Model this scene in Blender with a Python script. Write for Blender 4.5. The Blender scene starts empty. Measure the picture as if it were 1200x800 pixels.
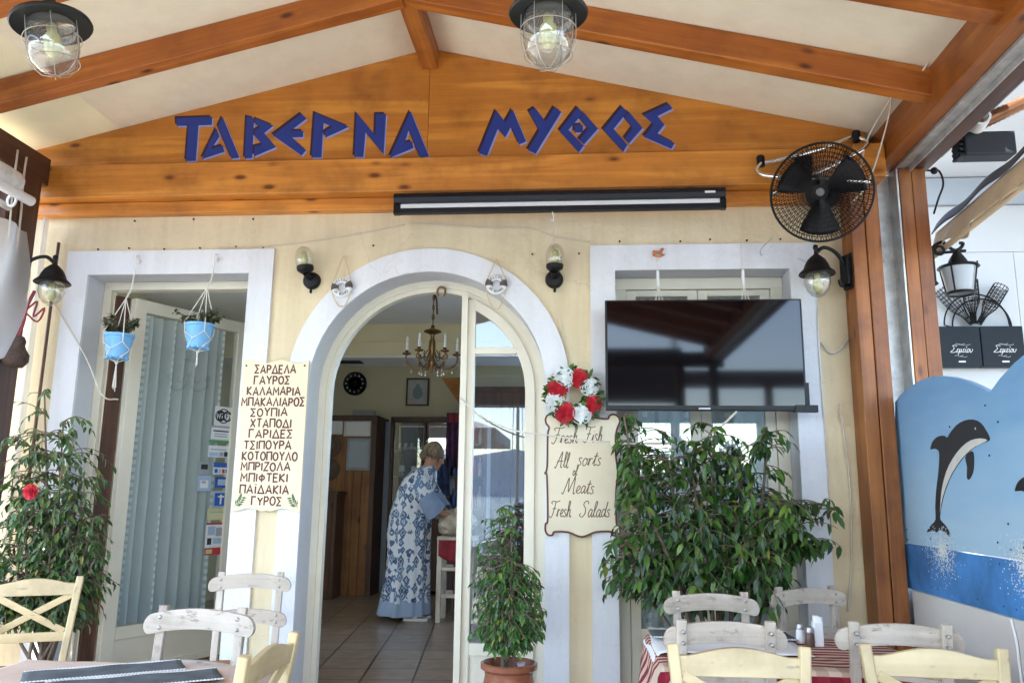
import bpy, bmesh, math, random
from mathutils import Vector, Matrix

random.seed(7)
R = math.radians
PI = math.pi
SC = bpy.context.scene
COL = SC.collection

# ---------------------------------------------------------------- camera, sky, sun, exposure
cam_d = bpy.data.cameras.new('camera')
cam_d.sensor_width = 36.0
cam_d.lens = 28.23
cam_d.clip_start = 0.05
cam_d.clip_end = 6000
cam = bpy.data.objects.new('camera', cam_d)
COL.objects.link(cam)
_fw = Vector((-0.0836, 0.9787, 0.1874)).normalized()
_up = Vector((0.0035, -0.1869, 0.9824))
_rt = _fw.cross(_up).normalized()
_up = _rt.cross(_fw).normalized()
cam.matrix_world = Matrix.Translation((0, -4.8, 1.36)) @ Matrix((
    (_rt.x, _up.x, -_fw.x, 0), (_rt.y, _up.y, -_fw.y, 0), (_rt.z, _up.z, -_fw.z, 0), (0, 0, 0, 1)))
SC.camera = cam

SUN_EL, SUN_AZ = 47.0, -168.0           # azimuth measured from +Y towards +X
wd = bpy.data.worlds.new('World')
SC.world = wd
wd.use_nodes = True
_n = wd.node_tree.nodes
_sky = _n.new('ShaderNodeTexSky')
_sky.sky_type = 'NISHITA'
_sky.sun_disc = False
_sky.sun_elevation = R(SUN_EL)
_sky.sun_rotation = R(SUN_AZ)
_sky.air_density = 1.0
_sky.dust_density = 0.6
_sky.ozone_density = 1.3
_n['Background'].inputs['Strength'].default_value = 0.15
wd.node_tree.links.new(_sky.outputs[0], _n['Background'].inputs['Color'])

sun_d = bpy.data.lights.new('sun', 'SUN')
sun_d.energy = 3.2
sun_d.angle = R(0.55)
sun_d.color = (1.0, 0.94, 0.85)
sun = bpy.data.objects.new('sun', sun_d)
COL.objects.link(sun)
_s = Vector((math.sin(R(SUN_AZ)) * math.cos(R(SUN_EL)), math.cos(R(SUN_AZ)) * math.cos(R(SUN_EL)), math.sin(R(SUN_EL))))
sun.rotation_euler = _s.to_track_quat('Z', 'Y').to_euler()
sun.location = (-10, 10, 20)

SC.render.engine = 'CYCLES'
SC.view_settings.view_transform = 'Standard'
SC.view_settings.look = 'None'
SC.view_settings.exposure = 3.0
SC.view_settings.gamma = 1.0
SC.view_settings.use_curve_mapping = False
cy = SC.cycles
cy.use_denoising = True
try:
    cy.denoiser = 'OPENIMAGEDENOISE'
    cy.denoising_input_passes = 'RGB_ALBEDO_NORMAL'
except Exception:
    pass
cy.max_bounces = 10
cy.diffuse_bounces = 6
cy.glossy_bounces = 5
cy.transmission_bounces = 6
cy.transparent_max_bounces = 24
cy.caustics_reflective = False
cy.caustics_refractive = False
cy.sample_clamp_indirect = 6.0

# ---------------------------------------------------------------- mesh helpers
class MB:
    def __init__(s):
        s.v = []; s.f = []
    def add(s, vs, fs):
        o = len(s.v)
        s.v.extend([tuple(p) for p in vs])
        s.f.extend([tuple(i + o for i in f) for f in fs])
        return s
    def box(s, x0, x1, y0, y1, z0, z1, M=None):
        vs = [Vector(p) for p in ((x0,y0,z0),(x1,y0,z0),(x1,y1,z0),(x0,y1,z0),(x0,y0,z1),(x1,y0,z1),(x1,y1,z1),(x0,y1,z1))]
        if M is not None: vs = [M @ p for p in vs]
        return s.add(vs, [(0,3,2,1),(4,5,6,7),(0,1,5,4),(1,2,6,5),(2,3,7,6),(3,0,4,7)])
    def bar(s, p0, p1, w, h, up=(0,0,1)):
        p0 = Vector(p0); p1 = Vector(p1); d = (p1 - p0).normalized(); u = Vector(up)
        a = d.cross(u)
        if a.length < 1e-4: a = d.cross(Vector((0,1,0)))
        a.normalize(); b = a.cross(d).normalized()
        vs = []
        for p in (p0, p1):
            for i, j in ((-1,-1),(1,-1),(1,1),(-1,1)): vs.append(p + a*(i*w/2) + b*(j*h/2))
        return s.add(vs, [(0,1,2,3),(7,6,5,4),(0,4,5,1),(1,5,6,2),(2,6,7,3),(3,7,4,0)])
    def tube(s, pts, r, seg=8, closed=False, caps=True, sx=1.0):
        pts = [Vector(p) for p in pts]; n = len(pts)
        rs = r if isinstance(r, (list, tuple)) else [r]*n
        vs = []; nrm = None
        for i, p in enumerate(pts):
            if closed: t = pts[(i+1) % n] - pts[i-1]
            else: t = pts[min(i+1, n-1)] - pts[max(i-1, 0)]
            if t.length < 1e-9: t = Vector((0,0,1))
            t.normalize()
            if nrm is None:
                nrm = t.cross(Vector((0,0,1)))
                if nrm.length < 0.05: nrm = t.cross(Vector((1,0,0)))
            nrm = (nrm - t*nrm.dot(t))
            if nrm.length < 1e-6: nrm = t.cross(Vector((0,1,0)))
            nrm.normalize(); b = t.cross(nrm)
            for k in range(seg):
                a = 2*PI*k/seg
                vs.append(p + nrm*(math.cos(a)*rs[i]*sx) + b*(math.sin(a)*rs[i]))
        fs = []
        for i in range(n if closed else n-1):
            j = (i+1) % n
            for k in range(seg):
                m = (k+1) % seg
                fs.append((i*seg+k, i*seg+m, j*seg+m, j*seg+k))
        if caps and not closed:
            fs.append(tuple(reversed(range(seg)))); fs.append(tuple((n-1)*seg+k for k in range(seg)))
        return s.add(vs, fs)
    def lathe(s, prof, o=(0,0,0), axis=(0,0,1), seg=24, close=False):
        o = Vector(o); w = Vector(axis).normalized()
        u = w.orthogonal().normalized() if abs(w.z) < 0.99 else Vector((1,0,0))
        v = w.cross(u)
        vs = []; n = len(prof)
        for r, z in prof:
            r = max(r, 1e-4)
            for k in range(seg):
                a = 2*PI*k/seg
                vs.append(o + u*(r*math.cos(a)) + v*(r*math.sin(a)) + w*z)
        fs = []
        for i in range(n if close else n-1):
            j = (i+1) % n
            for k in range(seg):
                m = (k+1) % seg
                fs.append((i*seg+k, i*seg+m, j*seg+m, j*seg+k))
        if not close:
            if prof[0][0] > 1e-3: fs.append(tuple(reversed(range(seg))))
            if prof[-1][0] > 1e-3: fs.append(tuple((n-1)*seg+k for k in range(seg)))
        return s.add(vs, fs)
    def prism(s, poly, fn, d0, d1):
        n = len(poly)
        vs = [fn(u, v, d0) for u, v in poly] + [fn(u, v, d1) for u, v in poly]
        fs = [tuple(reversed(range(n))), tuple(range(n, 2*n))]
        for i in range(n):
            j = (i+1) % n
            fs.append((i, j, n+j, n+i))
        return s.add(vs, fs)
    def stroke(s, pts, r, fn, d, base=0.0):
        n = len(pts)
        if n < 2: return s
        P = [Vector((a, b)) for a, b in pts]
        vs = []
        closed = (P[0]-P[-1]).length < 1e-5 and n > 3
        for i in range(n):
            a = P[i] - P[i-1] if i > 0 else (P[0]-P[-2] if closed else P[1]-P[0])
            b = P[i+1] - P[i] if i < n-1 else (P[1]-P[0] if closed else P[-1]-P[-2])
            a = a.normalized() if a.length > 1e-9 else b.normalized()
            b = b.normalized() if b.length > 1e-9 else a
            t = a + b
            t = t.normalized() if t.length > 0.2 else b
            nn = Vector((-t.y, t.x))
            c = max(0.55, nn.dot(Vector((-b.y, b.x))))
            q = nn * (r / c)
            for k, dd in ((1, base), (.8, base+d*.8), (0, base+d), (-.8, base+d*.8), (-1, base)):
                vs.append(fn(P[i].x + q.x*k, P[i].y + q.y*k, dd))
        fs = []
        for i in range(n-1):
            for k in range(4):
                fs.append((i*5+k, i*5+k+1, (i+1)*5+k+1, (i+1)*5+k))
        if not closed:
            fs.append((0,1,2,3,4)); e = (n-1)*5; fs.append((e+4,e+3,e+2,e+1,e))
        return s.add(vs, fs)
    def grid(s, fn, nu, nv):
        vs = [fn(i/nu, j/nv) for j in range(nv+1) for i in range(nu+1)]
        fs = []
        for j in range(nv):
            for i in range(nu):
                a = j*(nu+1)+i
                fs.append((a, a+1, a+nu+2, a+nu+1))
        return s.add(vs, fs)
    def ball(s, c, r, su=12, sv=8, sc=(1,1,1)):
        c = Vector(c)
        prof = [(r*math.sin(PI*i/sv), -r*math.cos(PI*i/sv)) for i in range(sv+1)]
        o = len(s.v)
        s.lathe(prof, (0,0,0), (0,0,1), su)
        for i in range(o, len(s.v)):
            p = s.v[i]; s.v[i] = (c.x+p[0]*sc[0], c.y+p[1]*sc[1], c.z+p[2]*sc[2])
        return s
    def build(s, name, mat, parent=None, smooth=False, bevel=0.0, sub=0, solid=0.0, recalc=True):
        me = bpy.data.meshes.new(name)
        o = Vector((0,0,0)); p = parent
        while p is not None:
            o += p.location; p = p.parent
        me.from_pydata([(a[0]-o.x, a[1]-o.y, a[2]-o.z) for a in s.v], [], s.f)
        if recalc:
            bm = bmesh.new(); bm.from_mesh(me)
            bmesh.ops.recalc_face_normals(bm, faces=bm.faces)
            bm.to_mesh(me); bm.free()
        ob = bpy.data.objects.new(name, me)
        COL.objects.link(ob)
        if mat is not None: me.materials.append(mat)
        if parent is not None: ob.parent = parent
        if smooth:
            me.shade_smooth()
            if smooth is not True: me.set_sharp_from_angle(angle=R(smooth))
        if solid:
            m = ob.modifiers.new('solid', 'SOLIDIFY'); m.thickness = solid; m.offset = 0
        if sub:
            m = ob.modifiers.new('sub', 'SUBSURF'); m.levels = sub; m.render_levels = sub
        if bevel:
            m = ob.modifiers.new('bevel', 'BEVEL'); m.width = bevel; m.segments = 2; m.limit_method = 'ANGLE'
        me.update()
        return ob

def tag(o, label=None, cat=None, group=None, kind=None):
    if label: o['label'] = label
    if cat: o['category'] = cat
    if group: o['group'] = group
    if kind: o['kind'] = kind
    return o

def thing(name, label, cat, loc=(0,0,0), group=None):
    o = bpy.data.objects.new(name, None)
    o.empty_display_size = 0.1
    o.location = loc
    COL.objects.link(o)
    return tag(o, label, cat, group)

def copy_tree(o, parent=None):
    c = o.copy(); COL.objects.link(c)
    if parent is not None: c.parent = parent
    for ch in [x for x in bpy.data.objects if x.parent == o]:
        copy_tree(ch, c)
    return c

def place(o, loc, rz=0, label=None, cat=None, group=None):
    o.location = loc; o.rotation_euler = (0, 0, rz)
    return tag(o, label, cat, group)

def crom(pts, n=6, closed=False):
    P = [Vector(p) for p in pts]; out = []
    m = len(P)
    rng = range(m if closed else m-1)
    for i in rng:
        p1 = P[i]; p2 = P[(i+1) % m]
        p0 = P[i-1] if (i > 0 or closed) else p1*2-p2
        p3 = P[(i+2) % m] if (i+2 < m or closed) else p2*2-p1
        for k in range(n):
            t = k/n
            out.append(0.5*((2*p1)+(p2-p0)*t+(2*p0-5*p1+4*p2-p3)*t*t+(3*p1-p0-3*p2+p3)*t**3))
    if not closed: out.append(P[-1])
    return out

def front(Y):                                  # drawing plane facing the terrace, w towards the viewer
    return lambda u, v, w: (u, Y - w, v)

# ---------------------------------------------------------------- materials
def new_mat(name):
    m = bpy.data.materials.new(name); m.use_nodes = True
    nt = m.node_tree
    return m, nt, nt.nodes['Principled BSDF']

def N(nt, t, **kw):
    n = nt.nodes.new(t)
    for k, v in kw.items():
        if k.startswith('i_'): n.inputs[k[2:].replace('_', ' ')].default_value = v
        else: setattr(n, k, v)
    return n

def ramp(nt, stops):
    n = nt.nodes.new('ShaderNodeValToRGB')
    e = n.color_ramp.elements
    while len(e) < len(stops): e.new(0.5)
    for el, (p, c) in zip(e, stops):
        el.position = p; el.color = (c[0], c[1], c[2], 1)
    return n

def coords(nt, scale=(1,1,1), rnd=True, rot=(0,0,0), kind='Object'):
    tc = N(nt, 'ShaderNodeTexCoord')
    src = tc.outputs[kind]
    if rnd:
        oi = N(nt, 'ShaderNodeObjectInfo')
        mu = N(nt, 'ShaderNodeMath', operation='MULTIPLY'); mu.inputs[1].default_value = 37.0
        nt.links.new(oi.outputs['Random'], mu.inputs[0])
        va = N(nt, 'ShaderNodeVectorMath', operation='ADD')
        nt.links.new(src, va.inputs[0]); nt.links.new(mu.outputs[0], va.inputs[1])
        src = va.outputs[0]
    mp = N(nt, 'ShaderNodeMapping'); mp.inputs['Scale'].default_value = scale; mp.inputs['Rotation'].default_value = rot
    nt.links.new(src, mp.inputs['Vector'])
    return mp.outputs[0]

def bump(nt, bsdf, height, strength, dist=0.01):
    b = N(nt, 'ShaderNodeBump'); b.inputs['Strength'].default_value = strength; b.inputs['Distance'].default_value = dist
    nt.links.new(height, b.inputs['Height']); nt.links.new(b.outputs[0], bsdf.inputs['Normal'])

def plain(name, c, rough=0.5, metal=0.0, var=0.12, scale=6.0, bmp=0.0, bscale=60.0, spec=0.5, dirt=None, coat=0.0):
    m, nt, b = new_mat(name)
    b.inputs['Roughness'].default_value = rough
    b.inputs['Metallic'].default_value = metal
    b.inputs['Specular IOR Level'].default_value = spec
    if coat: b.inputs['Coat Weight'].default_value = coat
    v = coords(nt)
    no = N(nt, 'ShaderNodeTexNoise'); no.inputs['Scale'].default_value = scale; no.inputs['Detail'].default_value = 6; no.inputs['Roughness'].default_value = 0.62
    nt.links.new(v, no.inputs['Vector'])
    lo = tuple(x*(1-var) for x in c); hi = tuple(min(1, x*(1+var)) for x in c)
    stops = [(0.3, lo), (0.7, hi)]
    if dirt: stops = [(0.28, dirt), (0.40, lo), (0.72, hi)]
    r = ramp(nt, stops)
    nt.links.new(no.outputs['Fac'], r.inputs[0]); nt.links.new(r.outputs[0], b.inputs['Base Color'])
    if bmp:
        n2 = N(nt, 'ShaderNodeTexNoise'); n2.inputs['Scale'].default_value = bscale; n2.inputs['Detail'].default_value = 4
        nt.links.new(v, n2.inputs['Vector']); bump(nt, b, n2.outputs['Fac'], bmp)
    return m

def wood(name, light, dark, axis='X', rough=0.38, knots=0.6, fine=1.0, spec=0.5, coat=0.0, paint=0.0):
    m, nt, b = new_mat(name)
    ax = 'XYZ'.index(axis)
    def sc(a, c): return tuple(a if i == ax else c for i in range(3))
    oi = N(nt, 'ShaderNodeObjectInfo')
    v1 = coords(nt, sc(0.45, 7.0))
    n1 = N(nt, 'ShaderNodeTexNoise'); n1.inputs['Scale'].default_value = 1.6; n1.inputs['Detail'].default_value = 5; n1.inputs['Distortion'].default_value = 0.7
    nt.links.new(v1, n1.inputs['Vector'])
    v2 = coords(nt, sc(2.0, 75.0))
    n2 = N(nt, 'ShaderNodeTexNoise'); n2.inputs['Scale'].default_value = 1.5; n2.inputs['Detail'].default_value = 3
    nt.links.new(v2, n2.inputs['Vector'])
    wv = N(nt, 'ShaderNodeMath', operation='MULTIPLY'); wv.inputs[1].default_value = 11.0
    nt.links.new(n1.outputs['Fac'], wv.inputs[0])
    sn = N(nt, 'ShaderNodeMath', operation='SINE'); nt.links.new(wv.outputs[0], sn.inputs[0])
    mx = N(nt, 'ShaderNodeMath', operation='MULTIPLY_ADD'); mx.inputs[1].default_value = 0.22; mx.inputs[2].default_value = 0.28
    nt.links.new(sn.outputs[0], mx.inputs[0])
    ad = N(nt, 'ShaderNodeMath', operation='MULTIPLY_ADD'); ad.inputs[1].default_value = 0.45*fine
    nt.links.new(n2.outputs['Fac'], ad.inputs[0]); nt.links.new(mx.outputs[0], ad.inputs[2])
    mid = tuple((a+c)/2 for a, c in zip(light, dark))
    rp = ramp(nt, [(0.16, dark), (0.46, mid), (0.78, light)])
    nt.links.new(ad.outputs[0], rp.inputs[0])
    col = rp.outputs[0]
    # large, slow tone change along the board
    v3 = coords(nt, (1,1,1))
    n3 = N(nt, 'ShaderNodeTexNoise'); n3.inputs['Scale'].default_value = 3.1; n3.inputs['Detail'].default_value = 7; n3.inputs['Roughness'].default_value = .62
    nt.links.new(v3, n3.inputs['Vector'])
    r3 = ramp(nt, [(0.28, (0.60,0.55,0.50)), (0.5, (0.95,0.94,0.92)), (0.72, (1.12,1.1,1.06))])
    nt.links.new(n3.outputs['Fac'], r3.inputs[0])
    m3 = N(nt, 'ShaderNodeMix', data_type='RGBA', blend_type='MULTIPLY'); m3.inputs['Factor'].default_value = 1.0
    nt.links.new(col, m3.inputs[6]); nt.links.new(r3.outputs[0], m3.inputs[7]); col = m3.outputs[2]
    if knots:
        v4 = coords(nt, sc(4.6, 11.0))
        vo = N(nt, 'ShaderNodeTexVoronoi'); vo.inputs['Scale'].default_value = 1.0
        nt.links.new(v4, vo.inputs['Vector'])
        rk = ramp(nt, [(0.10, (1,1,1)), (0.21, (0.25,0.25,0.25)), (0.30, (0,0,0))]); nt.links.new(vo.outputs['Distance'], rk.inputs[0])
        sp = N(nt, 'ShaderNodeSeparateColor'); nt.links.new(vo.outputs['Color'], sp.inputs[0])
        gt = N(nt, 'ShaderNodeMath', operation='GREATER_THAN'); gt.inputs[1].default_value = 1-knots*0.42
        nt.links.new(sp.outputs[0], gt.inputs[0])
        mm = N(nt, 'ShaderNodeMath', operation='MULTIPLY'); nt.links.new(rk.outputs[0], mm.inputs[0]); nt.links.new(gt.outputs[0], mm.inputs[1])
        m5 = N(nt, 'ShaderNodeMix', data_type='RGBA'); nt.links.new(mm.outputs[0], m5.inputs['Factor'])
        nt.links.new(col, m5.inputs[6]); m5.inputs[7].default_value = (dark[0]*0.28, dark[1]*0.2, dark[2]*0.18, 1)
        col = m5.outputs[2]
    if paint:                                   # worn spots where the bare wood shows
        v6 = coords(nt, sc(5.0, 14.0))
        n6 = N(nt, 'ShaderNodeTexNoise'); n6.inputs['Scale'].default_value = 2.2; n6.inputs['Detail'].default_value = 8; n6.inputs['Roughness'].default_value = .7
        nt.links.new(v6, n6.inputs['Vector'])
        r6 = ramp(nt, [(.64-.05*paint, (0,0,0)), (.70-.05*paint, (1,1,1))]); nt.links.new(n6.outputs['Fac'], r6.inputs[0])
        m6 = N(nt, 'ShaderNodeMath', operation='MULTIPLY'); m6.inputs[1].default_value = .75; nt.links.new(r6.outputs[0], m6.inputs[0])
        m7 = N(nt, 'ShaderNodeMix', data_type='RGBA'); nt.links.new(m6.outputs[0], m7.inputs['Factor'])
        nt.links.new(col, m7.inputs[6]); m7.inputs[7].default_value = (dark[0]*.55, dark[1]*.5, dark[2]*.45, 1); col = m7.outputs[2]
    nt.links.new(col, b.inputs['Base Color'])
    b.inputs['Roughness'].default_value = rough
    b.inputs['Specular IOR Level'].default_value = spec
    if coat: b.inputs['Coat Weight'].default_value = coat; b.inputs['Coat Roughness'].default_value = 0.25
    bump(nt, b, ad.outputs[0], 0.25, 0.004)
    return m

def thin_glass(name, tint=(1,1,1), base=0.05, rough=0.01, dirt=0.0):
    m, nt, b = new_mat(name)
    nt.nodes.remove(b)
    out = nt.nodes['Material Output']
    lw = N(nt, 'ShaderNodeLayerWeight'); lw.inputs['Blend'].default_value = 0.5
    pw = N(nt, 'ShaderNodeMath', operation='POWER'); pw.inputs[1].default_value = 4.0
    nt.links.new(lw.outputs['Facing'], pw.inputs[0])
    ma = N(nt, 'ShaderNodeMath', operation='MULTIPLY_ADD'); ma.inputs[1].default_value = 1-base; ma.inputs[2].default_value = base
    nt.links.new(pw.outputs[0], ma.inputs[0])
    tr = N(nt, 'ShaderNodeBsdfTransparent'); tr.inputs[0].default_value = (*tint, 1)
    gl = N(nt, 'ShaderNodeBsdfGlossy'); gl.inputs['Roughness'].default_value = rough
    mx = N(nt, 'ShaderNodeMixShader')
    nt.links.new(ma.outputs[0], mx.inputs[0]); nt.links.new(tr.outputs[0], mx.inputs[1]); nt.links.new(gl.outputs[0], mx.inputs[2])
    res = mx.outputs[0]
    if dirt:
        df = N(nt, 'ShaderNodeBsdfDiffuse'); df.inputs[0].default_value = (0.7,0.7,0.68,1)
        m2 = N(nt, 'ShaderNodeMixShader'); m2.inputs[0].default_value = dirt
        nt.links.new(res, m2.inputs[1]); nt.links.new(df.outputs[0], m2.inputs[2]); res = m2.outputs[0]
    nt.links.new(res, out.inputs['Surface'])
    return m

def cloth_translucent(name, c, trans=0.4, alpha=1.0, var=0.06, rough=0.9, scale=4.0):
    m, nt, b = new_mat(name)
    nt.nodes.remove(b); out = nt.nodes['Material Output']
    v = coords(nt)
    no = N(nt, 'ShaderNodeTexNoise'); no.inputs['Scale'].default_value = scale; no.inputs['Detail'].default_value = 6
    nt.links.new(v, no.inputs['Vector'])
    r = ramp(nt, [(0.3, tuple(x*(1-var) for x in c)), (0.7, tuple(min(1, x*(1+var)) for x in c))])
    nt.links.new(no.outputs['Fac'], r.inputs[0])
    d = N(nt, 'ShaderNodeBsdfDiffuse'); t = N(nt, 'ShaderNodeBsdfTranslucent')
    nt.links.new(r.outputs[0], d.inputs[0]); nt.links.new(r.outputs[0], t.inputs[0])
    mx = N(nt, 'ShaderNodeMixShader'); mx.inputs[0].default_value = trans
    nt.links.new(d.outputs[0], mx.inputs[1]); nt.links.new(t.outputs[0], mx.inputs[2])
    res = mx.outputs[0]
    if alpha < 1:
        tp = N(nt, 'ShaderNodeBsdfTransparent')
        m2 = N(nt, 'ShaderNodeMixShader'); m2.inputs[0].default_value = alpha
        nt.links.new(tp.outputs[0], m2.inputs[1]); nt.links.new(res, m2.inputs[2]); res = m2.outputs[0]
    nt.links.new(res, out.inputs['Surface'])
    return m

def leaf_mat(name, dark, mid, light):
    m, nt, b = new_mat(name)
    out = nt.nodes['Material Output']
    g = N(nt, 'ShaderNodeNewGeometry')
    r = ramp(nt, [(0.0, dark), (0.55, mid), (0.90, light), (0.97, (light[0]*1.5, light[1]*1.1, light[2]*0.8)), (1.0, (light[0]*3.5, light[1]*1.5, light[2]*1.0))])
    nt.links.new(g.outputs['Random Per Island'], r.inputs[0])
    nt.links.new(r.outputs[0], b.inputs['Base Color'])
    b.inputs['Roughness'].default_value = 0.36
    t = N(nt, 'ShaderNodeBsdfTranslucent'); nt.links.new(r.outputs[0], t.inputs[0])
    mx = N(nt, 'ShaderNodeMixShader'); mx.inputs[0].default_value = 0.22
    nt.links.new(b.outputs[0], mx.inputs[1]); nt.links.new(t.outputs[0], mx.inputs[2])
    nt.links.new(mx.outputs[0], out.inputs['Surface'])
    return m

def stripe_mat(name, fn):                       # fn(nt, object-vector) -> colour socket
    m, nt, b = new_mat(name)
    tc = N(nt, 'ShaderNodeTexCoord')
    nt.links.new(fn(nt, tc.outputs['Object']), b.inputs['Base Color'])
    b.inputs['Roughness'].default_value = 0.9
    b.inputs['Specular IOR Level'].default_value = 0.2
    no = N(nt, 'ShaderNodeTexNoise'); no.inputs['Scale'].default_value = 400
    nt.links.new(tc.outputs['Object'], no.inputs['Vector'])
    bump(nt, b, no.outputs['Fac'], 0.2, 0.002)
    return m

def plaster(name, c, var, rough, cracks=0.5, stain=0.14, relief=0.7):
    m = plain(name, c, rough, 0, var, 1.7, relief, 22)
    nt = m.node_tree; b = nt.nodes['Principled BSDF']
    src = b.inputs['Base Color'].links[0].from_socket
    v = coords(nt, (1,1,1), False)
    n1 = N(nt, 'ShaderNodeTexNoise'); n1.inputs['Scale'].default_value = 5; n1.inputs['Detail'].default_value = 5; nt.links.new(v, n1.inputs['Vector'])
    ad = N(nt, 'ShaderNodeVectorMath', operation='MULTIPLY_ADD'); ad.inputs[1].default_value = (.22,.22,.22); nt.links.new(n1.outputs['Color'], ad.inputs[0]); nt.links.new(v, ad.inputs[2])
    vo = N(nt, 'ShaderNodeTexVoronoi'); vo.feature = 'DISTANCE_TO_EDGE'; vo.inputs['Scale'].default_value = 1.6; nt.links.new(ad.outputs[0], vo.inputs['Vector'])
    r1 = ramp(nt, [(0.0, (1,1,1)), (0.006, (0,0,0))]); nt.links.new(vo.outputs['Distance'], r1.inputs[0])
    n2 = N(nt, 'ShaderNodeTexNoise'); n2.inputs['Scale'].default_value = 1.3; n2.inputs['Detail'].default_value = 3; nt.links.new(v, n2.inputs['Vector'])
    r2 = ramp(nt, [(.50, (0,0,0)), (.58, (1,1,1))]); nt.links.new(n2.outputs['Fac'], r2.inputs[0])
    k = N(nt, 'ShaderNodeMath', operation='MULTIPLY'); nt.links.new(r1.outputs[0], k.inputs[0]); nt.links.new(r2.outputs[0], k.inputs[1])
    k2 = N(nt, 'ShaderNodeMath', operation='MULTIPLY'); k2.inputs[1].default_value = cracks; nt.links.new(k.outputs[0], k2.inputs[0])
    vs = coords(nt, (7,7,.8), False)
    n3 = N(nt, 'ShaderNodeTexNoise'); n3.inputs['Scale'].default_value = 1.0; n3.inputs['Detail'].default_value = 7; n3.inputs['Roughness'].default_value = .65; nt.links.new(vs, n3.inputs['Vector'])
    r3 = ramp(nt, [(.42, (1,1,1)), (.75, (1-stain, 1-stain*1.1, 1-stain*1.35))]); nt.links.new(n3.outputs['Fac'], r3.inputs[0])
    mu = N(nt, 'ShaderNodeMix', data_type='RGBA', blend_type='MULTIPLY'); mu.inputs['Factor'].default_value = 1; nt.links.new(src, mu.inputs[6]); nt.links.new(r3.outputs[0], mu.inputs[7])
    mk = N(nt, 'ShaderNodeMix', data_type='RGBA'); nt.links.new(k2.outputs[0], mk.inputs['Factor']); nt.links.new(mu.outputs[2], mk.inputs[6]); mk.inputs[7].default_value = (c[0]*.35, c[1]*.33, c[2]*.3, 1)
    nt.links.new(mk.outputs[2], b.inputs['Base Color'])
    return m

M = {}
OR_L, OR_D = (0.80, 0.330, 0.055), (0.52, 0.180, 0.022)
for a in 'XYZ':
    M['wood'+a] = wood('varnished pine '+a, *((OR_L, OR_D) if a == 'X' else ((0.46, 0.165, 0.030), (0.25, 0.070, 0.011)) if a == 'Y' else ((0.40, 0.145, 0.030), (0.22, 0.065, 0.012))), a, 0.48, 0.55, coat=0.05)  # Y pine darkened: dim light along the eaves is put into its colour
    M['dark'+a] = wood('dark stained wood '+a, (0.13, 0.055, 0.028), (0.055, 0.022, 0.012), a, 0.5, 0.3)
    M['whitew'+a] = wood('whitewashed wood '+a, (0.70, 0.63, 0.55), (0.48, 0.41, 0.34), a, 0.55, 0.0, 0.8, paint=1.5)
    M['yelw'+a] = wood('pale lacquered beech '+a, (0.65, 0.53, 0.31), (0.55, 0.43, 0.235), a, 0.38, 0.0, 0.7, coat=0.1, paint=0.7)
M['rafter'] = wood('rafter pine', (0.52, 0.172, 0.022), (0.29, 0.072, 0.008), 'X', 0.45, 0.55, coat=0.05)
M['ply'] = wood('varnished plywood', (0.68, 0.285, 0.038), (0.44, 0.150, 0.016), 'X', 0.5, 0.12, 0.6)
M['wall'] = plaster('cream render', (0.76, 0.64, 0.425), 0.06, 0.88, .22, .15)
M['trim'] = plaster('white painted render', (0.78, 0.785, 0.81), 0.035, 0.75, .18, .11)
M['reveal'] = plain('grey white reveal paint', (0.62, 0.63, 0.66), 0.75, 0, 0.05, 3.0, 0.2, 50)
M['pvcframe'] = plain('ivory painted door frame', (0.76, 0.70, 0.56), 0.4, 0, 0.03, 8.0)
M['canvas'] = plaster('cream ceiling canvas', (0.80, 0.735, 0.575), 0.03, 0.9, 0.0, .09, .12)
M['canvas2'] = cloth_translucent('thin eaves canvas', (0.78, 0.72, 0.50), 0.012)
M['black'] = plain('black cast iron', (0.0045, 0.0045, 0.005), 0.5, 0, 0.2, 30, 0.15, 90, spec=0.25)
M['blackpl'] = plain('black plastic', (0.004, 0.0045, 0.0055), 0.4, 0, 0.1, 20, spec=0.3)
M['screenbl'] = plain('bluish black metal case', (0.0075, 0.009, 0.013), 0.45, 0, 0.1, 20, spec=0.3)
M['chrome'] = plain('chrome tube', (0.75, 0.74, 0.72), 0.16, 1.0, 0.03, 20)
M['steel'] = plain('galvanised steel', (0.56, 0.56, 0.54), 0.5, 0.6, 0.25, 11)
M['brass'] = plain('aged brass', (0.19, 0.11, 0.045), 0.42, 0.9, 0.2, 40)
M['glass'] = thin_glass('clear pane', (0.94, 0.97, 0.96), 0.10)
M['glass2'] = thin_glass('old door pane', (0.90, 0.95, 0.98), 0.065)
M['lampglass'] = thin_glass('lamp glass', (0.90, 0.90, 0.86), 0.13, 0.03, 0.05)
M['bulb'] = plain('yellowish bulb', (0.62, 0.62, 0.30), 0.3, 0, 0.05)
M['frost'] = plain('frosted lamp glass', (0.36, 0.38, 0.40), 0.35, 0, 0.05)
M['white'] = plain('white plastic', (0.80, 0.80, 0.79), 0.4, 0, 0.03)
M['cable'] = plain('dirty white cable', (0.66, 0.60, 0.50), 0.5, 0, 0.1, 20)
M['rope'] = plain('natural cord', (0.62, 0.50, 0.33), 0.9, 0, 0.2, 200, 0.4, 300)
M['ropew'] = plain('white macrame cord', (0.78, 0.74, 0.66), 0.9, 0, 0.12, 200, 0.4, 300)
M['bluepot'] = plain('sky blue plastic pot', (0.16, 0.42, 0.72), 0.4, 0, 0.05, 12)
M['terra'] = plain('glazed terracotta', (0.30, 0.105, 0.055), 0.22, 0, 0.22, 9, coat=0.3)
M['soil'] = plain('dark soil', (0.03, 0.022, 0.016), 0.95, 0, 0.4, 60, 0.8, 60)
M['bark'] = plain('grey brown bark', (0.16, 0.12, 0.085), 0.9, 0, 0.25, 30, 0.5, 60)
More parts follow.
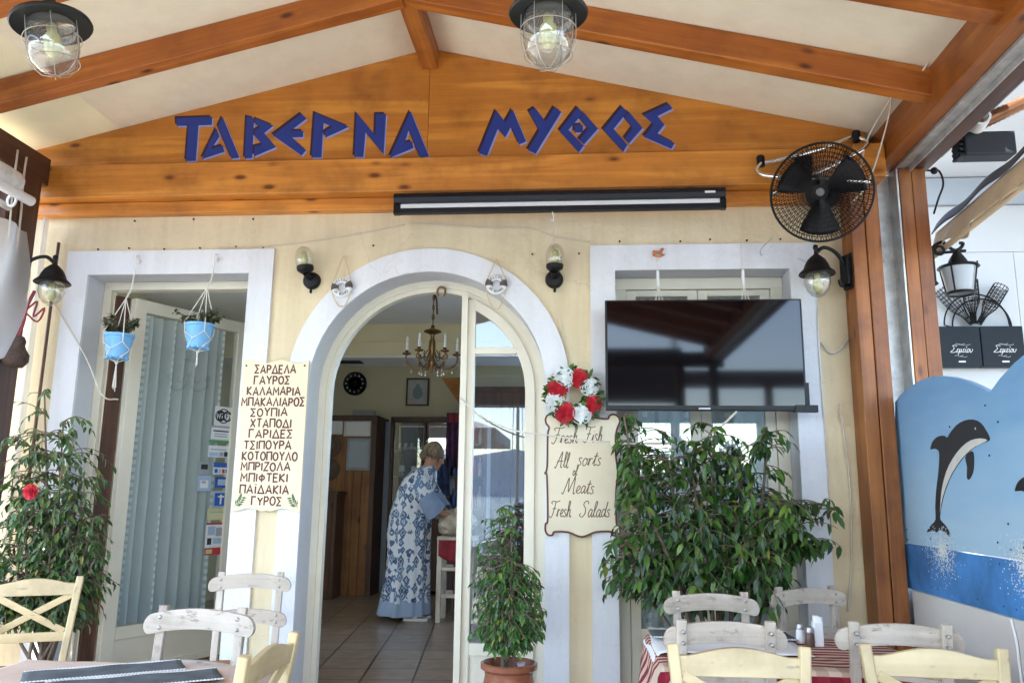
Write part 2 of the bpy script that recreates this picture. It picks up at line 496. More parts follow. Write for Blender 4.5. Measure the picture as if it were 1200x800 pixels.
M['leafa'] = leaf_mat('glossy ficus leaves', (0.010, 0.032, 0.006), (0.030, 0.098, 0.013), (0.095, 0.20, 0.032))
M['leafb'] = leaf_mat('bright small ficus leaves', (0.016, 0.055, 0.010), (0.044, 0.145, 0.024), (0.10, 0.23, 0.045))
M['leafc'] = leaf_mat('dusty green leaves', (0.018, 0.052, 0.011), (0.046, 0.120, 0.024), (0.11, 0.20, 0.05))
M['leafd'] = leaf_mat('dry succulent leaves', (0.05, 0.06, 0.03), (0.09, 0.11, 0.05), (0.16, 0.17, 0.09))
M['redpetal'] = plain('red petals', (0.50, 0.015, 0.03), 0.6, 0, 0.25, 30)
M['whitepetal'] = plain('white petals', (0.78, 0.80, 0.78), 0.6, 0, 0.06, 30)
M['board'] = plain('cream painted board', (0.80, 0.66, 0.44), 0.55, 0, 0.05, 5)
M['fishboard'] = plain('cream painted sign', (0.74, 0.64, 0.46), 0.55, 0, 0.05, 5)
M['maroon'] = plain('dark red brown paint', (0.10, 0.018, 0.012), 0.5, 0, 0.15, 30)
M['script'] = plain('brown script paint', (0.13, 0.07, 0.04), 0.5, 0, 0.1, 30)
M['ltr_face'] = plain('royal blue letter face', (0.012, 0.032, 0.21), 0.6, 0, 0.08, 12)
M['ltr_dark'] = plain('dark violet letter edge', (0.030, 0.008, 0.020), 0.5, 0, 0.1, 12)
M['ltr_light'] = plain('pale blue letter rim', (0.27, 0.31, 0.60), 0.6, 0, 0.06, 12)
M['tv'] = plain('glossy black screen', (0.0015, 0.002, 0.003), 0.045, 0, 0.05, 3, spec=0.42)
M['rush'] = plain('woven rush seat', (0.36, 0.19, 0.075), 0.8, 0, 0.3, 50, 0.6, 120)
M['paper'] = plain('white paper', (0.80, 0.80, 0.80), 0.8, 0, 0.03)
M['skin'] = plain('skin', (0.42, 0.22, 0.14), 0.5, 0, 0.08, 20)
M['hair'] = plain('grey brown hair', (0.17, 0.125, 0.08), 0.55, 0, 0.3, 60, 0.5, 80)
M['denim'] = plain('washed blue cotton', (0.24, 0.31, 0.45), 0.85, 0, 0.12, 14, 0.3, 200)
M['intwall'] = plain('pale yellow interior paint', (0.74, 0.66, 0.45), 0.85, 0, 0.05, 3)
M['intceil'] = plain('white ceiling paint', (0.78, 0.79, 0.80), 0.85, 0, 0.04, 3)
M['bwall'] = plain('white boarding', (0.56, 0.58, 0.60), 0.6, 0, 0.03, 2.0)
M['bgrey'] = plain('grey blue fascia', (0.40, 0.44, 0.49), 0.6, 0, 0.06, 3)
M['conc'] = plain('pavement concrete', (0.34, 0.33, 0.31), 0.85, 0, 0.14, 2.0, 0.4, 60)
M['tan'] = plain('tan awning cloth', (0.52, 0.40, 0.26), 0.9, 0, 0.12, 5, 0.3, 30)
M['greycl'] = plain('dark grey awning band', (0.07, 0.075, 0.085), 0.8, 0, 0.1, 8)
M['navy'] = plain('dark slate box', (0.007, 0.013, 0.020), 0.55, 0, 0.12, 8, spec=0.25)
M['pvc'] = cloth_translucent('milky plastic sheet', (0.84, 0.83, 0.80), 0.6, 0.48)
M['pvcw'] = cloth_translucent('white plastic strip', (0.80, 0.79, 0.74), 0.4, 0.75)
M['pvcroll'] = plain('rolled clear plastic', (0.66, 0.66, 0.64), 0.25, 0, 0.2, 14)
M['silver'] = plain('bolt metal', (0.42, 0.40, 0.38), 0.4, 0.9, 0.2, 30)
# ================================================================ SETTING
mb = MB(); mb.box(-4.2, 8, -7.4, -0.0, -0.1, 0)
tf, nt, b = new_mat('terrace tiles')
v = coords(nt, (1,1,1), False)
br = N(nt, 'ShaderNodeTexBrick'); br.offset = 0.0; br.inputs['Scale'].default_value = 3.0; br.inputs['Mortar Size'].default_value = 0.012
br.inputs['Brick Width'].default_value = 1.0; br.inputs['Row Height'].default_value = 1.0
br.inputs['Color1'].default_value = (0.34,0.32,0.29,1); br.inputs['Color2'].default_value = (0.30,0.28,0.25,1); br.inputs['Mortar'].default_value = (0.25,0.23,0.2,1)
nt.links.new(v, br.inputs['Vector']); nt.links.new(br.outputs['Color'], b.inputs['Base Color']); b.inputs['Roughness'].default_value = 0.55
tag(mb.build('terrace_floor', tf), kind='structure')

fi, nt, b = new_mat('interior tiles')
v = coords(nt, (1,1,1), False, (0,0,R(-6.7)))
br = N(nt, 'ShaderNodeTexBrick'); br.offset = 0.0; br.inputs['Scale'].default_value = 1/0.33; br.inputs['Mortar Size'].default_value = 0.02
br.inputs['Brick Width'].default_value = 1.0; br.inputs['Row Height'].default_value = 1.0; br.inputs['Mortar Smooth'].default_value = 0.2
br.inputs['Color1'].default_value = (0.36,0.275,0.20,1); br.inputs['Color2'].default_value = (0.29,0.22,0.16,1); br.inputs['Mortar'].default_value = (0.045,0.038,0.032,1)
nt.links.new(v, br.inputs['Vector'])
no = N(nt, 'ShaderNodeTexNoise'); no.inputs['Scale'].default_value = 9; no.inputs['Detail'].default_value = 6; nt.links.new(v, no.inputs['Vector'])
rr = ramp(nt, [(0.3,(0.75,0.74,0.72)),(0.7,(1.15,1.12,1.08))]); nt.links.new(no.outputs['Fac'], rr.inputs[0])
mx = N(nt, 'ShaderNodeMix', data_type='RGBA', blend_type='MULTIPLY'); mx.inputs['Factor'].default_value = 1
nt.links.new(br.outputs['Color'], mx.inputs[6]); nt.links.new(rr.outputs[0], mx.inputs[7]); nt.links.new(mx.outputs[2], b.inputs['Base Color'])
b.inputs['Roughness'].default_value = 0.3
bump(nt, b, br.outputs['Fac'], -0.3, 0.004)
mb = MB(); mb.box(-4.0, 1.75, 0.0, 5.5, 0.02, 0.2)
tag(mb.build('interior_floor', fi), kind='structure')

mb = MB(); mb.box(-4.0, 1.75, 0.3, 5.5, 3.12, 3.2)
tag(mb.build('interior_ceiling', M['intceil']), kind='structure')

mb = MB(); mb.add([(-60,-12,-0.1),(60,-12,-0.1),(60,60,-0.1),(-60,60,-0.1)], [(0,1,2,3)])
tag(mb.build('street_pavement', M['conc']), kind='structure')
mb = MB(); mb.box(-60, 60, -12.35, -12.0, -0.9, 0.12)
tag(mb.build('quay_kerb', M['conc']), kind='structure')
ws, nt, b = new_mat('sea water')
b.inputs['Base Color'].default_value = (0.02,0.09,0.15,1); b.inputs['Roughness'].default_value = 0.12
v = coords(nt, (0.5,1.4,1), False)
no = N(nt, 'ShaderNodeTexNoise'); no.inputs['Scale'].default_value = 0.9; no.inputs['Detail'].default_value = 6; nt.links.new(v, no.inputs['Vector'])
bump(nt, b, no.outputs['Fac'], 0.6, 0.3)
mb = MB(); mb.add([(-3000,-4000,-0.8),(3000,-4000,-0.8),(3000,-12.2,-0.8),(-3000,-12.2,-0.8)], [(0,1,2,3)])
tag(mb.build('sea_water', ws), kind='structure')

rh = random.Random(12)
mb = MB()
prof = [(-2600+100*k, 40+16*math.sin(k*.55)+14*math.sin(k*1.3+1)+rh.uniform(-5,5)) for k in range(53)]
mb.add([(x,-1000,-1) for x, z in prof]+[(x,-1250,z) for x, z in prof]+[(x,-1700,z*.6) for x, z in prof], [(r*53+i, r*53+i+1, (r+1)*53+i+1, (r+1)*53+i) for r in range(2) for i in range(52)])
tag(mb.build('added_hills', plain('haze tinted hills', (.10,.17,.26), .95, 0, .2, .01), smooth=True), kind='structure')  # hills added to hide the yellow horizon band; haze put into their blue
# ---------------------------------------------------------------- facade wall (real openings)
AC, AZ, AR = -0.9345, 1.99, 0.7325            # arch centre, spring line, clear radius
WALL_T = 0.30
def arch_pts(r, n=28, cx=AC, cz=AZ):
    return [(cx - r*math.cos(PI*i/n), cz + r*math.sin(PI*i/n)) for i in range(n+1)]
OL = (-3.17, -2.095, 0.2, 2.725)
OW = (0.219, 1.262, 0.2, 2.717)
fw_root = thing('facade_wall', 'cream rendered taverna front wall with white painted surrounds round its openings', 'wall', (0,0,0))
mb = MB()
TOP = 4.5
xs_cols = [(-6.0, OL[0]), (OL[1], AC-AR), (AC+AR, OW[0]), (OW[1], 1.80)]
for Y in (0.0, WALL_T):
    def q(x0, x1, z0, z1):
        mb.add([(x0,Y,z0),(x1,Y,z0),(x1,Y,z1),(x0,Y,z1)], [(0,1,2,3)])
    for x0, x1 in xs_cols: q(x0, x1, -0.05, TOP)
    for o in (OL, OW):
        q(o[0], o[1], o[3], TOP); q(o[0], o[1], -0.05, o[2])
    q(AC-AR, AC+AR, -0.05, 0.2)
    ap = arch_pts(AR)
    for (xa, za), (xb, zb) in zip(ap, ap[1:]):
        mb.add([(xa,Y,za),(xb,Y,zb),(xb,Y,TOP),(xa,Y,TOP)], [(0,1,2,3)])
mb.add([(-6,0,TOP),(1.8,0,TOP),(1.8,WALL_T,TOP),(-6,WALL_T,TOP)], [(0,1,2,3)])
mb.add([(1.8,0,-.05),(1.8,WALL_T,-.05),(1.8,WALL_T,TOP),(1.8,0,TOP)], [(0,1,2,3)])
mb.add([(-6,0,-.05),(-6,WALL_T,-.05),(-6,WALL_T,TOP),(-6,0,TOP)], [(0,1,2,3)])
mb.build('wall', M['wall'], fw_root, recalc=False)
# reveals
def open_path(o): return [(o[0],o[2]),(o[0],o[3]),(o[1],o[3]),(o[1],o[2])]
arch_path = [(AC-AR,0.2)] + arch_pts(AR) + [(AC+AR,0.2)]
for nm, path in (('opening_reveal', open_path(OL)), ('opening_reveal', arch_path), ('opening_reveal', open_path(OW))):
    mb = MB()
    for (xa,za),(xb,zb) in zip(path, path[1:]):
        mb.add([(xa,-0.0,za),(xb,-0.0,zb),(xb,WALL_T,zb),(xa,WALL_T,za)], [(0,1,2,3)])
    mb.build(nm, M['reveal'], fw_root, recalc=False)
# surrounds, 2 cm proud of the render
def surround(inner, outer):
    mb = MB(); n = len(inner)
    for i in range(n-1):
        a, bb, c, d = inner[i], inner[i+1], outer[i+1], outer[i]
        mb.add([(a[0],-.02,a[1]),(bb[0],-.02,bb[1]),(c[0],-.02,c[1]),(d[0],-.02,d[1])], [(0,1,2,3)])
        mb.add([(d[0],-.02,d[1]),(c[0],-.02,c[1]),(c[0],.01,c[1]),(d[0],.01,d[1])], [(0,1,2,3)])
        mb.add([(a[0],-.02,a[1]),(a[0],.0,a[1]),(bb[0],.0,bb[1]),(bb[0],-.02,bb[1])], [(0,1,2,3)])
    return mb
o = OL; surround([(o[0],0),(o[0],o[3]),(o[1],o[3]),(o[1],0)], [(-3.322,0),(-3.322,2.883),(-1.938,2.883),(-1.938,0)]).build('door_surround', M['trim'], fw_root, recalc=False)
o = OW; surround([(o[0],0),(o[0],o[3]),(o[1],o[3]),(o[1],0)], [(0.068,0),(0.068,2.876),(1.41,2.876),(1.41,0)]).build('window_surround', M['trim'], fw_root, recalc=False)
surround([(AC-AR,0)]+arch_pts(AR)+[(AC+AR,0)], [(AC-0.872,0)]+arch_pts(0.872, cz=2.0, cx=-0.932)+[(AC+0.872,0)]).build('arch_surround', M['trim'], fw_root, recalc=False)

for x, z in ((-3.13,2.90),(-2.92,2.905),(-2.68,2.895),(-2.44,2.9),(-2.20,2.905),(-2.02,2.9),(.25,2.905),(.62,2.90),(.80,2.91),(1.02,2.9),(1.22,2.905),(-.29,2.83),(.0,2.83),(-1.30,2.90),(-2.9,3.09),(-2.5,3.095),(-2.1,3.09)):
    mb = MB(); mb.lathe([(.006,0),(.006,.008),(0,.009)], (x,.0,z), (0,-1,0), 6); mb.build('nail', M['black'], fw_root)
# ---------------------------------------------------------------- interior shell
def iwall(name, label, m, *bx):
    mb = MB(); mb.box(*bx); return tag(mb.build(name, m), label, 'wall')
t = thing('interior_wall', 'pale yellow back wall of the dining room behind the clock and picture', 'wall', (-1,5.3,0.2))
mb = MB(); mb.box(-4.0,-.5,5.2,5.4,.2,3.12); mb.box(1.6,1.75,5.2,5.4,.2,3.12); mb.box(-.5,1.6,5.2,5.4,.2,.9); mb.box(-.5,1.6,5.2,5.4,2.95,3.12); mb.build('wall', M['intwall'], t)  # far window opening put in to brighten the room
mb = MB(); mb.box(-3.0,4.5,8.0,8.2,-.1,3.4)
tag(mb.build('added_blue_wall', plain('sky reflection blue',(.34,.52,.70),.85,0,.06,2)), 'light blue wall added behind the far window to give the panes their blue', 'wall')  # made-up wall: hides bright sky and gives the window panes their blue
t = thing('interior_wall', 'pale yellow side wall of the dining room beside the open door', 'wall', (-4.0,2.7,0.2))
mb = MB(); mb.box(-4.1,-4.0,1.75,5.2,.2,3.12); mb.box(-4.1,-4.0,.3,1.75,.2,.7); mb.box(-4.1,-4.0,.3,1.75,2.9,3.12); mb.build('wall', M['intwall'], t)  # unseen side opening added to let daylight in
t = thing('interior_wall', 'pale yellow side wall of the dining room beyond the window', 'wall', (1.75,2.7,0.2))
mb = MB(); mb.box(1.75,1.85,0.3,2.2,.2,3.12); mb.box(1.75,1.85,5.1,5.2,.2,3.12); mb.box(1.75,1.85,2.2,5.1,.2,0.6); mb.box(1.75,1.85,2.2,5.1,3.0,3.12); mb.build('wall', M['intwall'], t)  # wide unseen opening added for more daylight in the room
t = thing('ceiling_beam', 'deep yellow ceiling beam with a white underside above the dining room', 'beam', (-0.9,3.4,2.76))
mb = MB(); mb.box(-4.0, 1.75, 3.4, 3.95, 2.78, 3.12); mb.build('beam_body', M['intwall'], t)
mb = MB(); mb.box(-4.0, 1.75, 3.39, 3.96, 2.762, 2.78); mb.build('underside', M['intceil'], t)
mb = MB(); mb.box(-4.0, 1.75, 3.385, 3.4, 2.93, 2.945); mb.build('moulding', M['intwall'], t)
mb = MB()
for i in range(5): mb.box(-2.62, -2.36, 3.58+i*.035, 3.60+i*.035, 2.752, 2.763)
tag(mb.build('air_vent', M['blackpl']), 'small dark slatted vent under the white side of the ceiling beam', 'vent')

# ---------------------------------------------------------------- timber roof of the terrace
RX, RZ, SL = -0.95, 4.185, 0.243               # ridge x, ceiling height at ridge, slope
XL, XR = -3.42, 1.80
Y_END = -7.2
def zc(x): return RZ - SL*abs(x-RX)
# tie beam
mb = MB(); mb.box(-3.62, 1.57, -0.17, -0.0, 3.195, 3.415)
tag(mb.build('tie_beam', M['woodX'], bevel=.006), 'long varnished pine beam across the wall top, under the lettered gable board', 'beam')
mb = MB(); mb.box(-3.62, 1.57, -0.075, -0.0, 3.115, 3.193)
tag(mb.build('fascia_board', M['woodX'], bevel=.004), 'narrow pine board under the long tie beam, just above the cream wall', 'board')
# gable board in two sheets with the sign letters
gb = thing('gable_board', 'triangular varnished plywood gable board carrying blue Greek taverna lettering', 'sign board', (RX,-0.1,3.41))
for nm, pts in (('panel', [(-3.66,3.40),(RX-.0015,3.40),(RX-.0015,zc(RX)-.005),(-3.66,zc(-3.66)-.005)]), ('panel', [(RX+.0015,3.40),(1.72,3.40),(1.72,zc(1.72)-.005),(RX+.0015,zc(RX)-.005)])):
    mb = MB(); mb.prism(pts, front(-0.1), 0.0, 0.022); mb.build(nm, M['ply'], gb)
TAB = [[(-2.623,3.753),(-2.383,3.755),(-2.378,3.699),(-2.469,3.699),(-2.465,3.455),(-2.53,3.454),(-2.534,3.698),(-2.615,3.7)],
 [(-2.344,3.672),(-2.32,3.618),(-2.369,3.533),(-2.294,3.554),(-2.279,3.511),(-2.425,3.465)], [(-2.31,3.751),(-2.176,3.468),(-2.228,3.464),(-2.335,3.687)],
 [(-2.148,3.751),(-2.099,3.736),(-2.091,3.466),(-2.14,3.462)],
 [(-2.088,3.736),(-1.967,3.682),(-2.024,3.633),(-1.939,3.534),(-2.08,3.474),(-2.082,3.541),(-2.03,3.554),(-2.084,3.612),(-2.087,3.65),(-2.05,3.676),(-2.087,3.693)],
 [(-1.785,3.76),(-1.751,3.724),(-1.85,3.644),(-1.767,3.64),(-1.765,3.599),(-1.84,3.598),(-1.74,3.508),(-1.767,3.473),(-1.965,3.616)],
 [(-1.698,3.764),(-1.47,3.66),(-1.616,3.592),(-1.626,3.63),(-1.576,3.663),(-1.636,3.692),(-1.637,3.458),(-1.7,3.459)],
 [(-1.423,3.756),(-1.294,3.598),(-1.296,3.743),(-1.231,3.741),(-1.235,3.469),(-1.359,3.621),(-1.365,3.454),(-1.422,3.455)],
 [(-1.072,3.755),(-0.944,3.447),(-0.997,3.439),(-1.078,3.637),(-1.103,3.541),(-1.055,3.55),(-1.045,3.505),(-1.195,3.444)]]
MYT = [[(-0.523,3.745),(-0.465,3.661),(-0.42,3.748),(-0.333,3.531),(-0.376,3.513),(-0.428,3.636),(-0.464,3.561),(-0.512,3.621),(-0.578,3.442),(-0.627,3.461)],
 [(-0.278,3.755),(-0.212,3.66),(-0.158,3.755),(-0.114,3.723),(-0.273,3.449),(-0.321,3.473),(-0.249,3.602),(-0.317,3.73)],
 [(-0.011,3.751),(0.022,3.711),(-0.07,3.601),(0.024,3.494),(-0.006,3.451),(-0.125,3.595)], [(0.029,3.711),(0.113,3.604),(0.026,3.502),(-0.002,3.534),(0.054,3.602),(0.001,3.671)],
 [(-0.032,3.633),(0.02,3.632),(0.02,3.582),(-0.032,3.583)],
 [(0.265,3.747),(0.296,3.711),(0.209,3.601),(0.293,3.492),(0.266,3.448),(0.145,3.595)], [(0.305,3.711),(0.387,3.602),(0.302,3.501),(0.277,3.534),(0.327,3.604),(0.277,3.672)],
 [(0.552,3.757),(0.572,3.724),(0.48,3.678),(0.521,3.619),(0.475,3.559),(0.579,3.496),(0.559,3.46),(0.395,3.542),(0.455,3.621),(0.395,3.685)]]
for word in (TAB, MYT):
    lay = {}
    for key, dx, dz, a, c in (('ltr_light', .015, -.018, .022, .0232), ('ltr_dark', -.007, .007, .022, .0244), ('ltr_face', .0065, -.0075, .022, .0256)):
        mb = MB()
        for p in word:
            mb.prism([(x+dx, z+dz) for x, z in p], front(-0.1), a, c)
        lay[key] = mb
    base = lay['ltr_face'].build('lettering', M['ltr_face'], gb)
    lay['ltr_dark'].build('letter_edge', M['ltr_dark'], base)
    lay['ltr_light'].build('letter_rim', M['ltr_light'], base)
# ridge beam
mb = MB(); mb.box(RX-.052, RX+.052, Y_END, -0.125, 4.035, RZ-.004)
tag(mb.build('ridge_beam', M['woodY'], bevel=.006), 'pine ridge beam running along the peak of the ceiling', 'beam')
# rafters: local X along the slope
RY = [-0.845, -1.55, -2.26, -2.97, -3.68, -4.39, -5.10, -5.81, -6.52]
def rafter(y, side, label):
    x0 = RX + side*0.05; x1 = (XR+.05 if side > 0 else XL-.06)
    L = abs(x1-x0)/math.cos(math.atan(SL)); h = 0.155
    mb = MB(); mb.box(0, L, -0.047, 0.047, -h, -0.004)
    ob = mb.build('roof_rafter', M['rafter'], bevel=.006)
    ob.location = (x0, y, zc(x0))
    a = math.atan(SL)
    ob.rotation_euler = (0, a, 0) if side > 0 else (0, a, PI)
    return tag(ob, label, 'rafter', 'rafters of the terrace roof')
for i, y in enumerate(RY):
    if i == 0: la, lb = 'left half of the rafter pair nearest the lettered gable board', 'right half of the rafter pair nearest the lettered gable board'
    elif i == 1: la, lb = 'second rafter from the gable on the left slope, cut by the top corner', 'second rafter from the gable on the right slope, cut by the top edge'
    else: la = lb = 'pine rafter of the terrace roof overhead, nearer than the two by the gable'
    rafter(y, -1, la); rafter(y, 1, lb)
# ceiling canvas, one sheet per slope, sagging a little between rafters
def canvas(x0, x1, mname, label, group=None):
    mb = MB()
    ys = [-0.03, -0.45] + [a for k in range(len(RY)) for a in (RY[k], (RY[k] + (RY[k+1] if k+1 < len(RY) else Y_END))/2)] + [Y_END]
    def fn(u, vv):
        i = vv*(len(ys)-1); k = int(round(i)); y = ys[k]
        sag = 0.012 if (k % 2 == 1) else 0.0
        x = x0 + (x1-x0)*u
        return (x, y, zc(x) + (0.008 if mname == 'canvas2' else 0.0) - sag*math.sin(PI*u))
    mb.grid(fn, 10, len(ys)-1)
    return tag(mb.build('ceiling_canvas', M[mname], smooth=True, recalc=False), label, 'canvas')
canvas(RX, -3.0, 'canvas', 'cream canvas ceiling over the left roof slope')
canvas(-2.96, -3.74, 'canvas2', 'narrow sunlit canvas strip along the left eaves')
canvas(RX, 1.84, 'canvas', 'cream canvas ceiling over the right roof slope')
# roof skin above
mb = MB()
for sx, xe in ((-1,-3.02),(1,2.3)):
    mb.add([(RX,0.2,RZ+.10),(xe,0.2,zc(xe)+.10),(xe,Y_END-.25,zc(xe)+.10),(RX,Y_END-.25,RZ+.10)], [(0,1,2,3)])
    mb.add([(RX,0.2,RZ+.16),(xe,0.2,zc(xe)+.16),(xe,Y_END-.25,zc(xe)+.16),(RX,Y_END-.25,RZ+.16)], [(0,1,2,3)])
tag(mb.build('terrace_roof', plain('grey roof sheet',(.35,.34,.33),.7), recalc=False), 'plain pitched roof sheet covering the terrace above the canvas', 'roof')
# eaves plates
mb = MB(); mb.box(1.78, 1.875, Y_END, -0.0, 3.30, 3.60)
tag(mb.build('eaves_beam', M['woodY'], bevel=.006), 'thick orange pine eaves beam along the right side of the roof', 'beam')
mb = MB(); mb.box(1.877, 1.945, Y_END, 0.0, 3.285, 3.32); mb.box(1.937, 1.945, Y_END, 0.0, 3.255, 3.285)
tag(mb.build('steel_channel', M['steel']), 'grey galvanised channel running beside the right eaves beam', 'channel')
mb = MB(); mb.box(1.947, 2.07, Y_END, 0.05, 3.285, 3.55)
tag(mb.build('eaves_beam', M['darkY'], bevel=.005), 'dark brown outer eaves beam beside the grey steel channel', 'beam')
mb = MB(); mb.box(-3.52, -3.40, Y_END, -0.18, 3.27, 3.45)
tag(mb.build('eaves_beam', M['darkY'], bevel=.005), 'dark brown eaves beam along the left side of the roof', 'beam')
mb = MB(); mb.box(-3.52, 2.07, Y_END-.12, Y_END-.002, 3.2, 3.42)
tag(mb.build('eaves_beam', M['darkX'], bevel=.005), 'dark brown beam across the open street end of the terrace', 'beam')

# posts
t = thing('timber_post', 'double plank pine post beside the fan, at the right end of the cream wall', 'post', (1.65,-0.1,0))
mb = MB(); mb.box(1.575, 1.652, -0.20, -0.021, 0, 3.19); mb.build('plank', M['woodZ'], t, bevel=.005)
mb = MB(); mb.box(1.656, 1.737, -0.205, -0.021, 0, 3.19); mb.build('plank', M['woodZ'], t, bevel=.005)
mb = MB(); mb.box(1.60, 1.775, -0.26, -0.02, 3.195, 3.40)
tag(mb.build('bearing_block', M['woodX'], bevel=.006), 'short reddish wood block between the post top and the right eaves beam', 'block')
mb = MB(); mb.box(1.742, 1.752, -0.16, -0.02, 0, 3.28); mb.box(1.752, 1.865, -0.04, -0.02, 0, 3.28); mb.box(1.865, 1.875, -0.16, -0.02, 0, 3.28)
for z in (2.75, 2.05, 1.3): mb.lathe([(0.012,0),(0.012,.006),(0,.007)], (1.81,-0.041,z), (0,-1,0), 8)
tag(mb.build('steel_channel', M['steel']), 'upright grey galvanised channel between the two right hand posts', 'channel')
t = thing('timber_post', 'slimmer pine post between the grey channel and the white building', 'post', (1.95,-0.1,0))
mb = MB(); mb.box(1.88, 1.952, -0.16, -0.02, 0, 3.28); mb.build('plank', M['woodZ'], t, bevel=.005)
mb = MB(); mb.box(1.955, 2.035, -0.155, -0.02, 0, 3.28); mb.build('plank', M['woodZ'], t, bevel=.005)
mb = MB(); mb.box(-3.50, -3.375, -0.55, -0.27, 0, 3.27)
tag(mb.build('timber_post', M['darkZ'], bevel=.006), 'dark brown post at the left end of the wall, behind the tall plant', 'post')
mb = MB(); mb.box(-3.66, -3.505, -0.75, -0.60, 0, 3.2)
tag(mb.build('timber_post', M['woodZ'], bevel=.006), 'lighter orange pine post just outside the dark left post', 'post')
for x, lab in ((-3.46,'dark corner post at the street end, on the plant side'), (1.92,'dark corner post at the street end, on the dolphin side'), (1.45,'second dark post at the street end, a step in from the dolphin side corner')):
    mb = MB(); mb.box(x-.06, x+.06, Y_END-.12, Y_END, 0, 3.2)
    tag(mb.build('timber_post', M['darkZ'], bevel=.006), lab, 'post')
# white plastic curtain edge + dark rod at the left corner
mb = MB(); 
def fn(u, vv): return (-3.60+.20*u, -0.10-.028*math.sin(u*PI*5)-.03*vv*u, 0.35+2.72*vv)
mb.grid(fn, 30, 6)
tag(mb.build('plastic_curtain', M['pvcw'], smooth=True, recalc=False), 'milky plastic side curtain hanging bright between the dark post and the wall', 'curtain')
mb = MB(); mb.tube([(-3.385,-0.035,2.94),(-3.392,-0.035,1.2)], .010, 6)
tag(mb.build('curtain_rod', M['darkZ']), 'thin dark upright rod on the wall behind the left lantern', 'rod')

# ================================================================ DOORS AND WINDOW
fd = thing('french_door', 'ivory glazed door standing open inwards, net curtain and stickers on its pane', 'door', (-2.65,0.2,0.2))
mb = MB()
F = 0.055
mb.box(OL[0]+.001, OL[0]+F, .17, .25, .2, OL[3]-F); mb.box(OL[1]-F, OL[1]-.001, .17, .25, .2, OL[3]-F); mb.box(OL[0]+.001, OL[1]-.001, .17, .25, OL[3]-F, OL[3]-.001)
mb.box(OL[0]+F, OL[0]+F+.012, .20, .23, .2, OL[3]-F)
mb.build('door_frame', M['pvcframe'], fd, bevel=.004)
LH = Vector((-3.017,.28,0)); LE = Vector((.45,.893,0)).normalized(); LN = Vector((LE.y,-LE.x,0))
def leaf3(u, z, w): p = LH + LE*u + LN*w; return Vector((p.x, p.y, z))
LM = Matrix(((LE.x, LN.x, 0, LH.x), (LE.y, LN.y, 0, LH.y), (0, 0, 1, 0), (0,0,0,1)))
lw = 0.945
mb = MB()
mb.box(0, .09, -.025, .025, .21, 2.64, LM); mb.box(lw-.075, lw, -.025, .025, .21, 2.64, LM)
mb.box(.09, lw-.075, -.025, .025, 2.555, 2.64, LM); mb.box(.09, lw-.075, -.025, .025, .42, .50, LM); mb.box(.09, lw-.075, -.025, .025, .21, .25, LM)
lf = mb.build('door_leaf', M['pvcframe'], fd, bevel=.004)
mb = MB(); mb.box(.09, lw-.075, -.012, .010, .25, .42, LM); mb.build('kick_panel', M['pvcframe'], lf)
mb = MB(); mb.box(.09, lw-.075, -.004, .004, .50, 2.555, LM); mb.build('pane', M['glass'], lf)
mb = MB(); mb.box(lw, lw+.018, -.03, .03, .21, 2.64, LM); mb.build('seal_strip', M['blackpl'], lf)
mb = MB(); mb.box(-.105, -.012, -.05, -.02, .21, 2.64, LM); mb.build('dark_gap_strip', M['darkZ'], fd)  # dark strip stands in for the unlit gap beside the leaf
# stickers on the pane, each a small printed sheet
def sticker(u0, u1, z0, z1, cols, detail):
    mb = MB(); mb.box(u0, u1, .0042, .0052, z0, z1, LM)
    st = mb.build('sticker', cols[0], lf)
    for i, (a, c, d, e, m) in enumerate(detail):
        mb = MB(); mb.box(u0+(u1-u0)*a, u0+(u1-u0)*c, .0052, .0060+.0004*i, z0+(z1-z0)*d, z0+(z1-z0)*e, LM); mb.build('print', m, st)
    return st
c_b = plain('print blue', (0.02,0.10,0.42), .5); c_k = plain('print black', (.02,.02,.022), .5); c_g = plain('print green', (.10,.34,.08), .5)
c_r = plain('print red', (.5,.03,.03), .5); c_gr = plain('print grey', (.38,.40,.42), .5); c_y = plain('print yellow', (.62,.58,.30), .5); c_lb = plain('print pale blue', (.40,.52,.68), .5)
wf = sticker(.725,.885,1.838,1.98,(M['paper'],), [])
mb = MB()
for (cu, r) in ((.775,.042),(.838,.040)):
    mb.prism([(cu+r*1.05*math.cos(a*PI/12), 1.910+r*math.sin(a*PI/12)) for a in range(24)], lambda u, v, w: leaf3(u, v, w), .0056 if cu < .8 else .0060, .0066 if cu < .8 else .0068)
mb.tube([leaf3(.805+.052*math.cos(a), 1.91+.052*math.sin(a), .0062) for a in [PI*k/10 for k in range(1,10)]], .004, 5)
mb.tube([leaf3(.805+.052*math.cos(a), 1.91+.052*math.sin(a), .0062) for a in [PI+PI*k/10 for k in range(1,10)]], .004, 5)
mb.build('print', c_k, wf)
mb = MB()
lf3 = lambda u, v, w: leaf3(u, v, w)
for pts in ([(.742,1.928),(.750,1.892),(.760,1.920),(.770,1.892),(.778,1.928)],[(.792,1.912),(.792,1.892)],[(.792,1.924),(.792,1.930)]): mb.stroke(pts, .0040, lf3, .0012, .0068)
mb.build('print', M['paper'], wf)
mb = MB(); mb.prism([(.842+.030*math.cos(a*PI/12), 1.910+.028*math.sin(a*PI/12)) for a in range(24)], lf3, .0066, .0070); mb.build('print', M['paper'], wf)
mb = MB()
for pts in ([(.828,1.890),(.828,1.930),(.846,1.930)],[(.828,1.912),(.842,1.912)],[(.858,1.912),(.858,1.890)],[(.858,1.924),(.858,1.930)]): mb.stroke(pts, .0038, lf3, .0012, .0070)
mb.build('print', c_k, wf)
